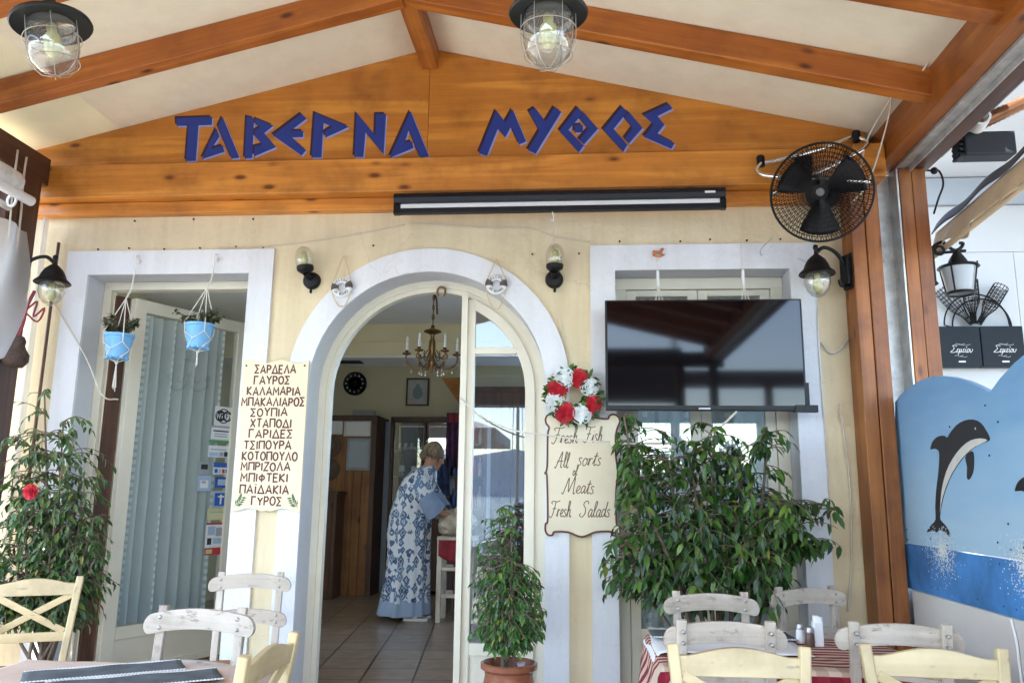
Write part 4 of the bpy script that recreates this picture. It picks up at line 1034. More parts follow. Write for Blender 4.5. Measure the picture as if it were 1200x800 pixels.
# ---------------------------------------------------------------- lifebuoy ornaments
def lifebuoy(x, z, top, low, tilt, label):
    t = thing('lifebuoy_ornament', label, 'lifebuoy', (x,-.04,z), 'little white lifebuoys on the arch surround')
    mb = MB(); mb.lathe([(.046+.019*math.cos(a), .013*math.sin(a)) for a in [2*PI*k/10 for k in range(10)]], (x,-.038,z), (0,-1,0), 32, close=True)
    ring = mb.build('ring', M['white'], t, smooth=True)
    mb = MB()
    for a0 in (PI*.06+tilt, PI*.94+tilt):
        for k in range(7):
            a = a0 + (k-3)*.10
            cx, cz = x+.046*math.cos(a), z+.046*math.sin(a)
            mb.tube([(cx+.0215*math.cos(b)*math.cos(a), -.038+.0155*math.sin(b), cz+.0215*math.cos(b)*math.sin(a)) for b in [2*PI*j/10 for j in range(10)]], .0032, 5, closed=True)
    mb.build('rope_binding', plain('dark rope', (.12,.10,.09),.9,0,.3,80), ring)
    mb = MB()
    mb.tube(crom([(x-.062,-.04,z+.02),(x-.03,-.036,z+(top-z)*.6),(x,-.03,top),(x+.03,-.036,z+(top-z)*.6),(x+.062,-.04,z+.02)],6), .0035, 6)
    mb.tube(crom([(x-.062,-.04,z-.02),(x-.048,-.036,z+(low-z)*.55),(x-.02,-.03,low+.006),(x,-.03,low),(x+.02,-.03,low+.006),(x+.048,-.036,z+(low-z)*.55),(x+.062,-.04,z-.02)],6), .0035, 6)
    mb.lathe([(.005,0),(.005,.012),(0,.013)], (x,-.021,top), (0,-1,0), 8)
    mb.build('cord', M['rope'], t)
    mb = MB()
    for text, a0, a1, flip in (('WELCOME', PI*.82, PI*.18, 1), ('ON BOARD', PI*1.2, PI*1.8, -1)):
        n = len(text)
        for i, ch in enumerate(text):
            if ch == ' ': continue
            a = a0 + (a1-a0)*i/(n-1); h = .014
            ca, sa = math.cos(a), math.sin(a)
            ux, uz = (sa, -ca) if flip > 0 else (-sa, ca)
            vx, vz = (ca, sa) if flip > 0 else (-ca, -sa)
            w = CAPS[ch][0]
            bx, bz = x+.046*ca, z+.046*sa
            for st in CAPS[ch][1]:
                mb.stroke([(bx+ux*(p-w/2)*h+vx*(q-.5)*h, bz+uz*(p-w/2)*h+vz*(q-.5)*h) for p, q in st], .0012, front(-.0515), .001)
    mb.build('lettering', M['black'], ring)
lifebuoy(-1.478, 2.62, 2.825, 2.50, .12, 'small white lifebuoy on a cord, near the jar lamp left of the arch')
lifebuoy(-.508, 2.628, 2.79, 2.476, -.05, 'small white lifebuoy on a cord, hanging over the glazed side leaf of the arch')
mb = MB(); mb.tube([(-.889+.026*math.cos(a), .19, 2.645+.032*math.sin(a)) for a in [-PI*.34+PI*1.68*k/20 for k in range(21)]], [.005]+[.007]*19+[.005], 8)
tag(mb.build('horseshoe', M['brass'], smooth=True), 'old brass horseshoe nailed at the top of the arched door frame', 'horseshoe')

# ---------------------------------------------------------------- hanging pots
def hanging_pot(x, zr, hook_x, hook_z, low, spread, label, seed):
    t = thing('hanging_pot', label, 'hanging plant', (x,-.1,zr-.15), 'blue pots in macrame hangers at the side door')
    rg = random.Random(seed); y = -.12
    mb = MB(); mb.lathe([(.060,-.150),(.083,-.018),(.090,-.016),(.090,.0),(.083,.0),(.080,-.02),(.0,-.022)], (x,y,zr), (0,0,1), 28)
    pot = mb.build('pot', M['bluepot'], t, smooth=35)
    mb = MB()
    for k in range(12):
        a = 2*PI*k/12; mb.ball((x+.060*math.cos(a), y+.060*math.sin(a), zr-.150), .010, 8, 5)
    mb.build('pot_foot', M['bluepot'], pot, smooth=True)
    mb = MB(); mb.lathe([(0,-.012),(.079,-.013)], (x,y,zr), (0,0,1), 16); mb.build('soil', M['soil'], pot)
    mb = MB(); k0 = Vector((hook_x-.01, -.10, zr+.235))
    for k in range(4):
        a = PI/4 + k*PI/2
        c, s = math.cos(a), math.sin(a)
        mb.tube([k0, (x+.092*c, y+.092*s, zr+.005), (x+.088*c, y+.088*s, zr-.055), (x+.078*math.cos(a+PI/4), y+.078*math.sin(a+PI/4), zr-.10), (x+.064*c, y+.064*s, zr-.15), (x,y,zr-.175)], .0032, 5)
        mb.tube([(x+.088*c, y+.088*s, zr-.055), (x+.078*math.cos(a-PI/4), y+.078*math.sin(a-PI/4), zr-.10)], .0032, 5)
    mb.tube([k0, (hook_x,-.07,zr+.30), (hook_x,-.05,hook_z-.06)], .005, 6)
    for k in range(5): mb.tube([(x,y,zr-.175), (x+rg.uniform(-.01,.01), y+rg.uniform(-.01,.01), low+rg.uniform(0,.03))], .0028, 4)
    mb.ball((x,y,zr-.178), .010, 8, 6)
    mb.build('macrame_hanger', M['ropew'], t)
    mb = MB(); mb.tube(crom([(hook_x,-.02,hook_z+.035),(hook_x,-.05,hook_z+.03),(hook_x,-.062,hook_z),(hook_x,-.05,hook_z-.05),(hook_x-.012,-.045,hook_z-.062),(hook_x-.018,-.045,hook_z-.045)],5), .0035, 6)
    mb.lathe([(.016,0),(.018,.012),(.010,.022),(0,.023)], (hook_x,-.02,hook_z), (0,-1,0), 14)
    mb.build('hook', M['white'], t)
    mb = MB()
    for k in range(24):
        a = rg.uniform(0, 2*PI); L = rg.uniform(.07, .17)
        p = Vector((x+.03*math.cos(a), y+.03*math.sin(a), zr-.01)); d = Vector((math.cos(a)*spread, math.sin(a)*.6*spread, 1.0)).normalized()
        pts = [p + d*(L*s) + Vector((0,0,-.25*L*s*s)) for s in (0,.25,.5,.75,1)]
        mb.tube(pts, .002, 4)
        for q in pts[1:]:
            for _ in range(4):
                dd = Vector((rg.uniform(-1,1), rg.uniform(-1,.6), rg.uniform(-.5,.7)))
                leafgeo(mb, q, dd, Vector((rg.uniform(-.4,.4),-.5,1)), rg.uniform(.026,.042), .024)
    mb.build('foliage', M['leafd'], t, smooth=True, recalc=False)
hanging_pot(-2.852, 2.309, -2.835, 2.807, 1.95, .5, 'blue hanging pot nearer the outer frame of the side door, lower of the two', 5)
hanging_pot(-2.338, 2.372, -2.312, 2.812, 2.10, 1.1, 'blue hanging pot with spreading leaves nearer the menu board, higher of the two', 9)
# ornament and hooks on the window surround
ho = thing('rocking_horse_ornament', 'tiny orange wooden rocking horse pinned to the window surround above the television', 'ornament', (.48,-.03,2.79))
mb = MB()
HP = [(-.030,0),(-.028,.022),(-.034,.030),(-.030,.036),(-.018,.032),(.008,.030),(.014,.044),(.024,.052),(.034,.044),(.033,.038),(.024,.036),(.022,.020),(.028,0),(.020,0),(.014,.014),(-.014,.014),(-.020,0)]
mb.prism([(.482+a, 2.800+c) for a, c in HP], front(-.028), 0, .012); mb.build('horse', plain('orange wood',(.50,.17,.05),.5), ho)
mb = MB(); mb.tube([(.482+.048*math.sin(a), -.034, 2.842-.048*math.cos(a)) for a in [-.85+1.7*k/12 for k in range(13)]], .005, 6); mb.build('rocker', plain('orange rocker',(.62,.22,.08),.5), ho)
def strap(x, zt, label):
    t = thing('hanging_strap', label, 'hanger', (x,-.05,2.5), 'cord hangers that hold up the television')
    mb = MB(); mb.tube([(x,-.03,zt),(x,-.04,2.70),(x,-.05,2.66)], .003, 5); mb.lathe([(.004,0),(.004,.012),(0,.013)], (x,-.021,zt), (0,-1,0), 6); mb.tube([(x,-.05,2.60),(x-.025,-.1,2.49)], .004, 5); mb.tube([(x,-.05,2.60),(x+.025,-.1,2.49)], .004, 5); mb.tube([(x,-.05,2.60),(x,-.12,2.47)], .004, 5)
    mb.build('cord', M['ropew'], t)
    mb = MB(); mb.box(x-.008, x+.008, -.06, -.04, 2.60, 2.70); mb.build('toggle', M['white'], t, bevel=.003)
strap(.474, 2.78, 'white cord hanger below the orange rocking horse'); strap(.978, 2.87, 'white cord hanger near the lantern end of the television')

# ---------------------------------------------------------------- lanterns
def post_lantern(c, arm, label):           # c: centre under the roof, arm: wall point
    t = thing('post_lantern', label, 'lantern', c)
    x, y, z = c
    mb = MB(); mb.lathe([(.0,.178),(.012,.172),(.016,.158),(.010,.145),(.012,.120),(.030,.105),(.050,.085),(.066,.055),(.075,.030),(.098,.010),(.102,.0),(.098,-.004),(.07,.014),(0,.02)], (x,y,z), (0,0,1), 24)
    mb.build('cap', M['black'], t, smooth=35)
    mb = MB(); mb.lathe([(.060,.008),(.072,-.02),(.073,-.055),(.060,-.095),(.036,-.125),(.012,-.137),(0,-.138)], (x,y,z), (0,0,1), 24); mb.build('glass_globe', M['lampglass'], t, smooth=True)
    mb = MB(); mb.lathe([(.018,.0),(.018,-.03),(.028,-.05),(.028,-.085),(.012,-.105),(0,-.106)], (x,y,z), (0,0,1), 12); mb.build('bulb', M['bulb'], t, smooth=True)
    mb = MB(); ax, ay, az = arm
    d = Vector((ax-x, ay-y, 0))
    pts = crom([(x,y,z+.125), (x+d.x*.25,y+d.y*.25,z+.165), (x+d.x*.6,y+d.y*.6,z+.14), (x+d.x*.85,y+d.y*.85,z+.06), (x+d.x*.88,y+d.y*.88,z-.03), (x+d.x*.72,y+d.y*.72,z-.055), (x+d.x*.66,y+d.y*.66,z-.02)], 6)
    mb.tube(pts, .011, 8); mb.build('arm', M['black'], t, smooth=True)
    mb = MB(); dn = d.normalized(); s = dn.cross(Vector((0,0,1)))
    Mx = Matrix(((s.x, dn.x, 0, ax), (s.y, dn.y, 0, ay), (0,0,1,az), (0,0,0,1)))
    mb.box(-.035,.035,-.045,-.001,-.085,.085,Mx); mb.box(-.045,.045,-.02,-.0005,-.105,.105,Mx); mb.build('mount', M['black'], t, bevel=.006)
    return t
post_lantern((1.366,-.2,2.628), (1.575,-.13,2.66), 'black lantern with clear globe on the fan side post, beside the television')
post_lantern((-3.135,-.4,2.565), (-3.375,-.42,2.60), 'black lantern with clear globe on the dark left post, above the tall plant')
# hanging net bag and pinwheel under the left lantern
t = thing('hanging_gourd', 'dark dried gourd hanging by a red ribbon under the left lantern', 'ornament', (-3.28,-.42,2.15))
mb = MB(); mb.lathe([(0,-.12),(.05,-.11),(.074,-.07),(.07,-.03),(.045,.0),(.034,.02),(.036,.045),(.02,.07),(0,.075)], (-3.285,-.42,2.17), (.15,0,1), 16); mb.build('gourd', plain('dried gourd',(.055,.032,.022),.7,0,.4,25,.6,40), t, smooth=True)
mb = MB(); mb.tube(crom([(-3.29,-.42,2.24),(-3.27,-.42,2.33),(-3.26,-.42,2.42),(-3.24,-.4,2.52)],4), .010, 6); mb.tube(crom([(-3.26,-.42,2.40),(-3.20,-.42,2.45),(-3.22,-.41,2.36),(-3.15,-.42,2.41),(-3.19,-.41,2.33),(-3.26,-.42,2.38)],4), .006, 5); mb.build('ribbon', plain('red ribbon',(.22,.02,.04),.6), t)

# ship lanterns hung under the roof
def ship_lamp(x, y, z, tilt, tw, label):
    t = thing('ship_lantern', label, 'hanging lamp', (x,y,z), 'caged ship lanterns hanging from the roof')
    ax = Vector((tilt, -.05, 1)).normalized(); o = Vector((x,y,z))
    mb = MB(); mb.lathe([(.025,.075),(.055,.06),(.060,.035),(.122,.020),(.126,.010),(.122,.004),(.06,.014),(.0,.016)], o, ax, 32)
    mb.build('reflector', M['blackpl'], t, smooth=35)
    mb = MB(); mb.lathe([(.078,.012),(.081,-.03),(.079,-.085),(.068,-.125),(.042,-.155),(.015,-.166),(0,-.167)], o, ax, 28); mb.build('glass_jar', M['lampglass'], t, smooth=True)
    u = ax.orthogonal().normalized(); v = ax.cross(u)
    mb = MB()
    prof = [(.086,.01),(.087,-.05),(.085,-.09),(.074,-.13),(.046,-.163),(.012,-.176)]
    for k in range(6):
        a = 2*PI*k/6 + .3
        mb.tube([o+(u*math.cos(a)+v*math.sin(a))*r+ax*h for r, h in prof], .0013, 5)
    for r, h in ((.088,-.045),(.076,-.13)):
        mb.tube([o+(u*math.cos(a)+v*math.sin(a))*r+ax*h for a in [2*PI*k/28 for k in range(28)]], .0013, 5, closed=True)
    mb.build('wire_cage', plain('dull wire',(.40,.38,.33),.4,.5), t)
    mb = MB(); mb.lathe([(.016,.01),(.016,-.02),(.027,-.035),(.028,-.085),(.014,-.105),(0,-.107)], o, ax, 12); mb.build('bulb', M['bulb'], t, smooth=True)
    mb = MB(); top = zc(x)-.004
    mb.tube([o+ax*.07, o+ax*.12, (x,y,z+.30), (x,y,top)], [.03,.012,.010,.010], 10); mb.lathe([(.05,0),(.05,-.015),(.02,-.04)], (x,y,top), (0,0,1), 16); mb.build('stem', M['blackpl'], t)
ship_lamp(-.094, -2.5, 2.843, .0, 0, 'caged clear glass ship lantern hanging over the middle of the terrace')
ship_lamp(-1.752, -2.5, 2.872, -.17, 0, 'tilted caged glass ship lantern hanging at the left of the ceiling')

# ---------------------------------------------------------------- fan
fa = thing('wall_fan', 'big black caged wall fan on a chrome yoke in the corner by the posts', 'fan', (1.33,-.45,3.02))
FC = Vector((1.335,-.47,3.02)); FA = Vector((-.36,-.88,-.30)).normalized()
fu = FA.cross(Vector((0,0,1))).normalized(); fv = fu.cross(FA).normalized()
def fp(r, a, h): return FC + fu*(r*math.cos(a)) + fv*(r*math.sin(a)) + FA*h
mb = MB(); FR = .268
for h, rr in ((.0,FR),(.012,FR)): mb.tube([fp(rr, 2*PI*k/48, h) for k in range(48)], .006, 6, closed=True)
for sgn in (1,-1):
    for k in range(1,10):
        rr = FR*(k/10)**.9; h = sgn*(.062*math.sqrt(max(0,1-(rr/FR)**2.4)))
        mb.tube([fp(rr, 2*PI*j/40, h) for j in range(40)], .0016, 4, closed=True)
    for k in range(110 if sgn > 0 else 60):
        a = 2*PI*k/(110 if sgn > 0 else 60); tw = .25*sgn
        mb.tube([fp(FR*s, a+tw*(1-s), sgn*(.062*math.sqrt(max(0,1-s**2.4)))) for s in (.14,.4,.65,.85,1.0)], .0022, 3)
mb.build('cage', M['black'], fa)
mb = MB(); mb.lathe([(0,.075),(.020,.074),(.024,.066),(.022,.058)], FC, FA, 20); mb.build('hub_badge', plain('hub grey',(.10,.10,.10),.4), fa, smooth=40)
mb = MB(); mb.lathe([(.023,.058),(.042,.064),(.046,.058),(.046,.045)], FC, FA, 20); mb.build('hub_ring', M['black'], fa, smooth=40)
mb = MB()
for k in range(3):
    a0 = 2*PI*k/3 + .5
    vs = []; nu, nv = 8, 4
    for j in range(nv+1):
        for i in range(nu+1):
            r = .05+.185*i/nu; a = a0 + (j/nv-.35)*(1.15-.15*i/nu); hh = .022-.05*j/nv
            vs.append(fp(r, a, hh))
    mb.add(vs, [(j*(nu+1)+i, j*(nu+1)+i+1, (j+1)*(nu+1)+i+1, (j+1)*(nu+1)+i) for j in range(nv) for i in range(nu)])
mb.build('blades', plain('dark smoked blades',(.006,.006,.008),.4,spec=.3), fa, smooth=True, solid=.002)
mb = MB(); mb.lathe([(0,.05),(.05,.04),(.055,-.02),(.09,-.05),(.095,-.16),(.07,-.20),(0,-.205)], FC, FA, 24); mb.build('motor', M['black'], fa, smooth=40)
mb = MB()
yk = [fp(FR+.004,PI*.985,0), (1.068,-.34,3.18), (1.064,-.28,3.285), (1.075,-.255,3.305), (1.12,-.25,3.30), (1.40,-.25,3.37), (1.60,-.25,3.445), (1.615,-.27,3.435), (1.625,-.33,3.33), fp(FR+.004,.10,0)]
mb.tube(crom(yk,5), .011, 10); mb.build('yoke', M['chrome'], fa, smooth=True)
for kx, kz in ((1.063,3.265),(1.615,3.405)):
    mb = MB(); mb.lathe([(.023,0),(.025,.055),(.019,.065)], (kx,-.27,kz), (0,0,1), 12); mb.build('yoke_knob', M['black'], fa)
mb = MB(); mb.tube([FC-FA*.19, (1.33,-.24,3.2), (1.33,-.175,3.28)], .016, 8); mb.box(1.28,1.38,-.19,-.172,3.2,3.36); mb.build('wall_arm', M['black'], fa)
mb = MB(); mb.tube(crom([(1.62,-.25,3.20),(1.66,-.32,3.40),(1.715,-.55,3.53),(1.70,-.62,3.55),(1.72,-.45,3.42),(1.66,-.28,3.15),(1.55,-.28,3.02)],8), .005, 6)
tag(mb.build('fan_cable', M['cable'], smooth=True), 'looped white cable hanging between the fan and the ceiling corner', 'cable')
mb = MB(); mb.tube(crom([(1.70,-.80,3.545),(1.735,-.90,3.57),(1.76,-1.0,3.575),(1.77,-1.08,3.59)],5), .006, 6); mb.tube(crom([(1.72,-.86,3.55),(1.74,-.88,3.50),(1.76,-.92,3.53)],4), .006, 6)
tag(mb.build('ceiling_cable', M['cable'], smooth=True), 'short knot of white cable where a rafter meets the right eaves beam', 'cable')

# ---------------------------------------------------------------- cables on the wall
def cable(pts, r, label, m='cable', n=8, name='cable'):
    mb = MB(); mb.tube(crom(pts, n), r, 6)
    return tag(mb.build(name, M[m], smooth=True), label, 'cable')
cable([(-3.41,-.05,2.60),(-3.12,-.04,2.20),(-2.96,-.06,1.94),(-2.90,.02,1.92)], .005, 'white cable slanting from the left lantern across the side door surround')
cable([(.17,-.22,1.66),(.05,-.23,1.665),(-.15,-.1,1.70),(-.40,-.02,1.74),(-.62,.10,1.84),(-.74,.16,1.95)], .0045, 'thin white cable drooping from the arch over the cream sign', n=10)
cable([(.17,-.26,1.645),(.38,-.26,1.65),(.62,-.26,1.66),(.76,-.24,1.73),(.88,-.2,1.835)], .007, 'thick white cable looping under the television into the plant')
cable([(-1.07,-.02,3.04),(-.55,-.02,3.0),(-.3,-.02,2.99),(-.15,-.015,2.94),(.07,-.015,2.90)], .003, 'thin cord stretched along the wall below the roller screen')
cable([(-1.10,-.02,3.03),(-1.5,-.012,2.96),(-1.95,-.012,2.905),(-2.3,-.02,2.893)], .003, 'thin cord sagging from the roller screen towards the side door')
cable([(-.155,-.02,2.60),(-.12,-.012,2.4),(-.06,-.012,2.15),(-.04,-.03,2.08)], .0025, 'thin cord dropping from the jar lamp to the rose wreath')
cable([(-.16,-.18,3.0),(-.155,-.06,2.93),(-.158,-.03,2.86)], .0025, 'fine cord falling from the screen pull to the lamp')
cable([(1.42,-.025,2.26),(1.47,-.012,2.20),(1.52,-.012,2.215),(1.575,-.03,2.29)], .006, 'short grey cable running from the window surround to the post', 'steel')
cable([(1.50,-.03,1.90),(1.53,-.02,1.45),(1.51,-.02,1.0),(1.47,-.03,.75)], .005, 'loose white cable hanging down the wall beside the post')
cable([(1.13,-.2,2.86),(1.10,-.02,2.80),(1.385,-.025,2.72),(1.40,-.025,2.2),(1.41,-.025,1.2)], .003, 'thin grey wire following the right edge of the window surround', 'steel')
cable([(-3.366,-.45,3.35),(-3.36,-.46,3.2),(-3.362,-.44,3.0),(-3.366,-.43,2.75)], .007, 'white cable down the dark left post, nearer the wall', n=6)
cable([(-3.366,-.53,3.36),(-3.34,-.56,3.22),(-3.362,-.53,3.1),(-3.366,-.51,2.82)], .006, 'wavy white cable end on the dark left post', n=6)
# ================================================================ PLANTS
def shrub(name, label, cat, base, pot, stems, env, n_twig, leaf_len, leaf_mat_, seed, ymax, cone=None, twig_len=(.18,.5), extra=None, zlim=(0,9), droop=.8, nogo=None):
    """stems: polylines; env(p) -> True when p is inside the plant's outline"""
    rg = random.Random(seed)
    t = thing(name, label, cat, base)
    if pot: pot(t)
    mb = MB()
    for st, r in stems:
        c = crom(st, 6); mb.tube(c, [r*(1-.6*i/(len(c)-1)) for i in range(len(c))], 7)
    lv = MB()
    allp = []
    for st, r in stems: allp += crom(st, 8)
    made = 0; tries = 0
    while made < n_twig and tries < n_twig*12:
        tries += 1
        p0 = rg.choice(allp)
        if not (zlim[0] <= p0.z <= zlim[1]): continue
        a = rg.uniform(0, 2*PI); L = rg.uniform(*twig_len)
        d = Vector((math.cos(a), math.sin(a)*.75, rg.uniform(-.05,.75)))
        d.normalize(); pts = [p0.copy()]; p = p0.copy(); ok = 0
        for k in range(7):
            p = p + d*(L/7); d = (d + Vector((rg.uniform(-.18,.18), rg.uniform(-.18,.18), -droop*.22))).normalized()
            if p.y > ymax-.015: p.y = ymax-.015; d.y = -abs(d.y)*.5
            pts.append(p.copy())
        if not env(pts[-1]):
            while len(pts) > 3 and not env(pts[-1]): pts.pop()
            if not env(pts[-1]): continue
        made += 1
        mb.tube(pts, [.0035-.0022*i/(len(pts)-1) for i in range(len(pts))], 4)
        for i in range(1, len(pts)):
            seg = pts[i]-pts[i-1]; nl = max(1, int(seg.length/(leaf_len*.42)))
            for q in range(nl):
                if i < 2 and rg.random() < .5: continue
                b = pts[i-1] + seg*((q+rg.random())/nl)
                sd = seg.normalized().cross(Vector((0,0,1))); sd = sd*(1 if (q+i) % 2 else -1)
                dd = seg.normalized()*.55 + sd*rg.uniform(.3,.9) + Vector((0,0,-rg.uniform(.15,.95))) + Vector((rg.uniform(-.35,.35), rg.uniform(-.35,.25), rg.uniform(-.2,.2)))
                ll = leaf_len*rg.choice((rg.uniform(.38,.7), rg.uniform(.65,1.0), rg.uniform(.8,1.2)))
                tip = b + dd.normalized()*ll
                if tip.y > ymax or b.y > ymax: continue
                if nogo and nogo(tip): continue
                leafgeo(lv, b, dd, Vector((rg.uniform(-.5,.5), rg.uniform(-.9,.1), 1)), ll, ll*rg.uniform(.36,.48), rg.uniform(.08,.4))
    if extra: extra(t, lv, mb, rg)
    mb.build('stems', M['bark'], t, smooth=True)
    lv.build('foliage', M[leaf_mat_], t, smooth=True, recalc=False)
    return t

def clay_pot(x, y, z, r, h, mname='terra'):
    def f(t):
        mb = MB(); mb.lathe([(r*.62,0),(r*.80,h*.12),(r*.98,h*.45),(r*.97,h*.68),(r*.84,h*.88),(r*.86,h*.92),(r*.99,h*.95),(r*1.0,h),(r*.92,h*1.01),(r*.84,h*.97),(r*.80,h*.9),(0,h*.9)], (x,y,z), (0,0,1), 36)
        p = mb.build('pot', M[mname], t, smooth=40)
        mb = MB(); mb.lathe([(0,h*.91),(r*.5,h*.915),(r*.82,h*.90)], (x,y,z), (0,0,1), 20); mb.build('soil', M['soil'], p)
    return f
def rand_stems(x, y, z0, z1, n, spread, r, seed, lean=(0,0)):
    rg = random.Random(seed); out = []
    for k in range(n):
        a = 2*PI*k/n + rg.uniform(-.5,.5); s = rg.uniform(.3,1)*spread; h = z0+(z1-z0)*rg.uniform(.72,1.0)
        out.append(([(x+rg.uniform(-.04,.04), y+rg.uniform(-.03,.03), z0), (x+s*.35*math.cos(a), y+s*.2*math.sin(a), z0+(h-z0)*.35), (x+s*.8*math.cos(a)+lean[0]*.5, y+s*.4*math.sin(a), z0+(h-z0)*.7), (x+s*math.cos(a)*.9+lean[0], y+s*.35*math.sin(a), h)], r*rg.uniform(.6,1)))
    return out
# tall dense plant under the television: broad, two bays, a spray to the right
BX, BY = .72, -.34
def env_big(p):
    x, z = p.x, p.z
    if p.y < -.66 or p.y > -.035: return False
    if z < .82 or z > 1.87: return False
    lo = .15 + (.06 if z > 1.25 else .0) - (.03 if z < 1.05 else 0)
    hi = 1.14 if z > 1.62 else (1.10 if z > 1.45 else 1.20 + .06*math.sin(z*9))
    if z < 1.15: hi = 1.06
    if 1.08 < z < 1.38 and math.sin(x*997+z*613) > .55: hi = 1.37 - abs(z-1.22)*.6
    if z > 1.70 and (.33 < x < .60 or .78 < x < .92): return False
    if z > 1.60 and .36 < x < .50: return False
    if ((x-.62)/.10)**2 + ((z-1.36)/.10)**2 < 1 or ((x-1.0)/.09)**2 + ((z-1.47)/.11)**2 < 1 or ((x-.40)/.07)**2 + ((z-1.10)/.08)**2 < 1: return False
    return lo < x < hi
st = []
rgs = random.Random(4)
for x1, z1 in ((.24,1.78),(.34,1.62),(.48,1.55),(.60,1.60),(.72,1.72),(.88,1.60),(1.02,1.74),(1.10,1.35),(.20,1.15),(.95,1.2),(.55,1.15),(.30,1.3),(.75,1.35),(1.05,1.05)):
    x0 = BX + (x1-BX)*.15
    st.append(([(x0,BY+rgs.uniform(-.04,.04),.34),(BX+(x1-BX)*.45,BY+rgs.uniform(-.12,.06),.34+(z1-.34)*.4),(BX+(x1-BX)*.85,BY+rgs.uniform(-.15,.10),.34+(z1-.34)*.75),(x1,BY+rgs.uniform(-.12,.12),z1)], .014))
st.append(([(.95,-.36,1.0),(1.12,-.33,1.22),(1.25,-.30,1.33),(1.36,-.28,1.30)], .006))
st.append(([(.95,-.36,.95),(1.08,-.33,1.05),(1.2,-.30,1.12),(1.27,-.28,1.06)], .006))
shrub('ficus_plant', 'big dense dark ficus in a clay pot under the television', 'plant', (BX,BY,0), clay_pot(BX,BY,0,.20,.36), st, env_big, 760, .080, 'leafa', 21, -.035, twig_len=(.14,.40), zlim=(.78,1.85), droop=1.0)

# doorway ficus in glazed pot
PX, PY = -.372, -.38
def env_door(p):
    z = p.z
    if z < .57 or z > 1.33: return False
    w = .115 if z > 1.18 else (.10 if z > .98 else (.19 if z > .62 else .12))
    cx = PX - (.06 if z > .98 else (.02 if z > .8 else 0))
    return abs(p.x-cx) < w and abs(p.y-PY) < .2
st = []
rgs = random.Random(8)
for x1, z1 in ((-.44,1.28),(-.40,1.15),(-.50,1.12),(-.36,1.24),(-.30,.92),(-.48,.9),(-.26,.80),(-.40,.95),(-.34,1.0)):
    st.append(([(PX+rgs.uniform(-.05,.05),PY+rgs.uniform(-.04,.04),.44),(PX+(x1-PX)*.5,PY+rgs.uniform(-.05,.05),.44+(z1-.44)*.4),(x1,PY+rgs.uniform(-.1,.1),z1)], .008))
shrub('ficus_plant', 'slender small leaved ficus in a glazed red clay pot before the arched doorway', 'plant', (PX,PY,0), clay_pot(PX,PY,0,.150,.50), st, env_door, 520, .044, 'leafb', 5, -.10, twig_len=(.08,.26), zlim=(.55,1.33), droop=.9)

# left corner plant with red flowers
LX, LY = -2.97, -.36
def env_left(p):
    z = p.z
    if z < .62 or z > 1.92 or p.y < -.66: return False
    if z > 1.72: return abs(p.x+3.05) < .10
    if z > 1.5: return abs(p.x+3.03) < .22
    w = .31 if z > .8 else .27
    return abs(p.x-LX+.01) < w
st = []
rgs = random.Random(15)
for x1, z1 in ((-3.07,1.90),(-3.02,1.75),(-3.15,1.6),(-2.92,1.55),(-2.78,1.42),(-3.20,1.35),(-2.72,1.2),(-2.85,1.3),(-3.1,1.2),(-2.95,1.1),(-2.7,1.0),(-3.2,1.0),(-2.9,.9)):
    st.append(([(LX+rgs.uniform(-.05,.05),LY+rgs.uniform(-.04,.04),.36),(LX+(x1-LX)*.5,LY+rgs.uniform(-.1,.1),.36+(z1-.36)*.4),(x1,LY+rgs.uniform(-.12,.12),z1)], .011))
def flowers(t, lv, mb, rg):
    for x, z in ((-2.965,1.345),(-3.235,1.245)):
        f = MB(); petal_rose(f, (x,-.60,z), .032, rg); f.build('flower', M['redpetal'], t, smooth=True, recalc=False)
shrub('flowering_shrub', 'tall bushy plant with two red flowers in the left corner, by the dark post', 'plant', (LX,LY,0), clay_pot(LX,LY,0,.19,.38), st, env_left, 820, .058, 'leafc', 33, -.035, twig_len=(.10,.34), zlim=(.6,1.92), droop=1.0, extra=flowers)

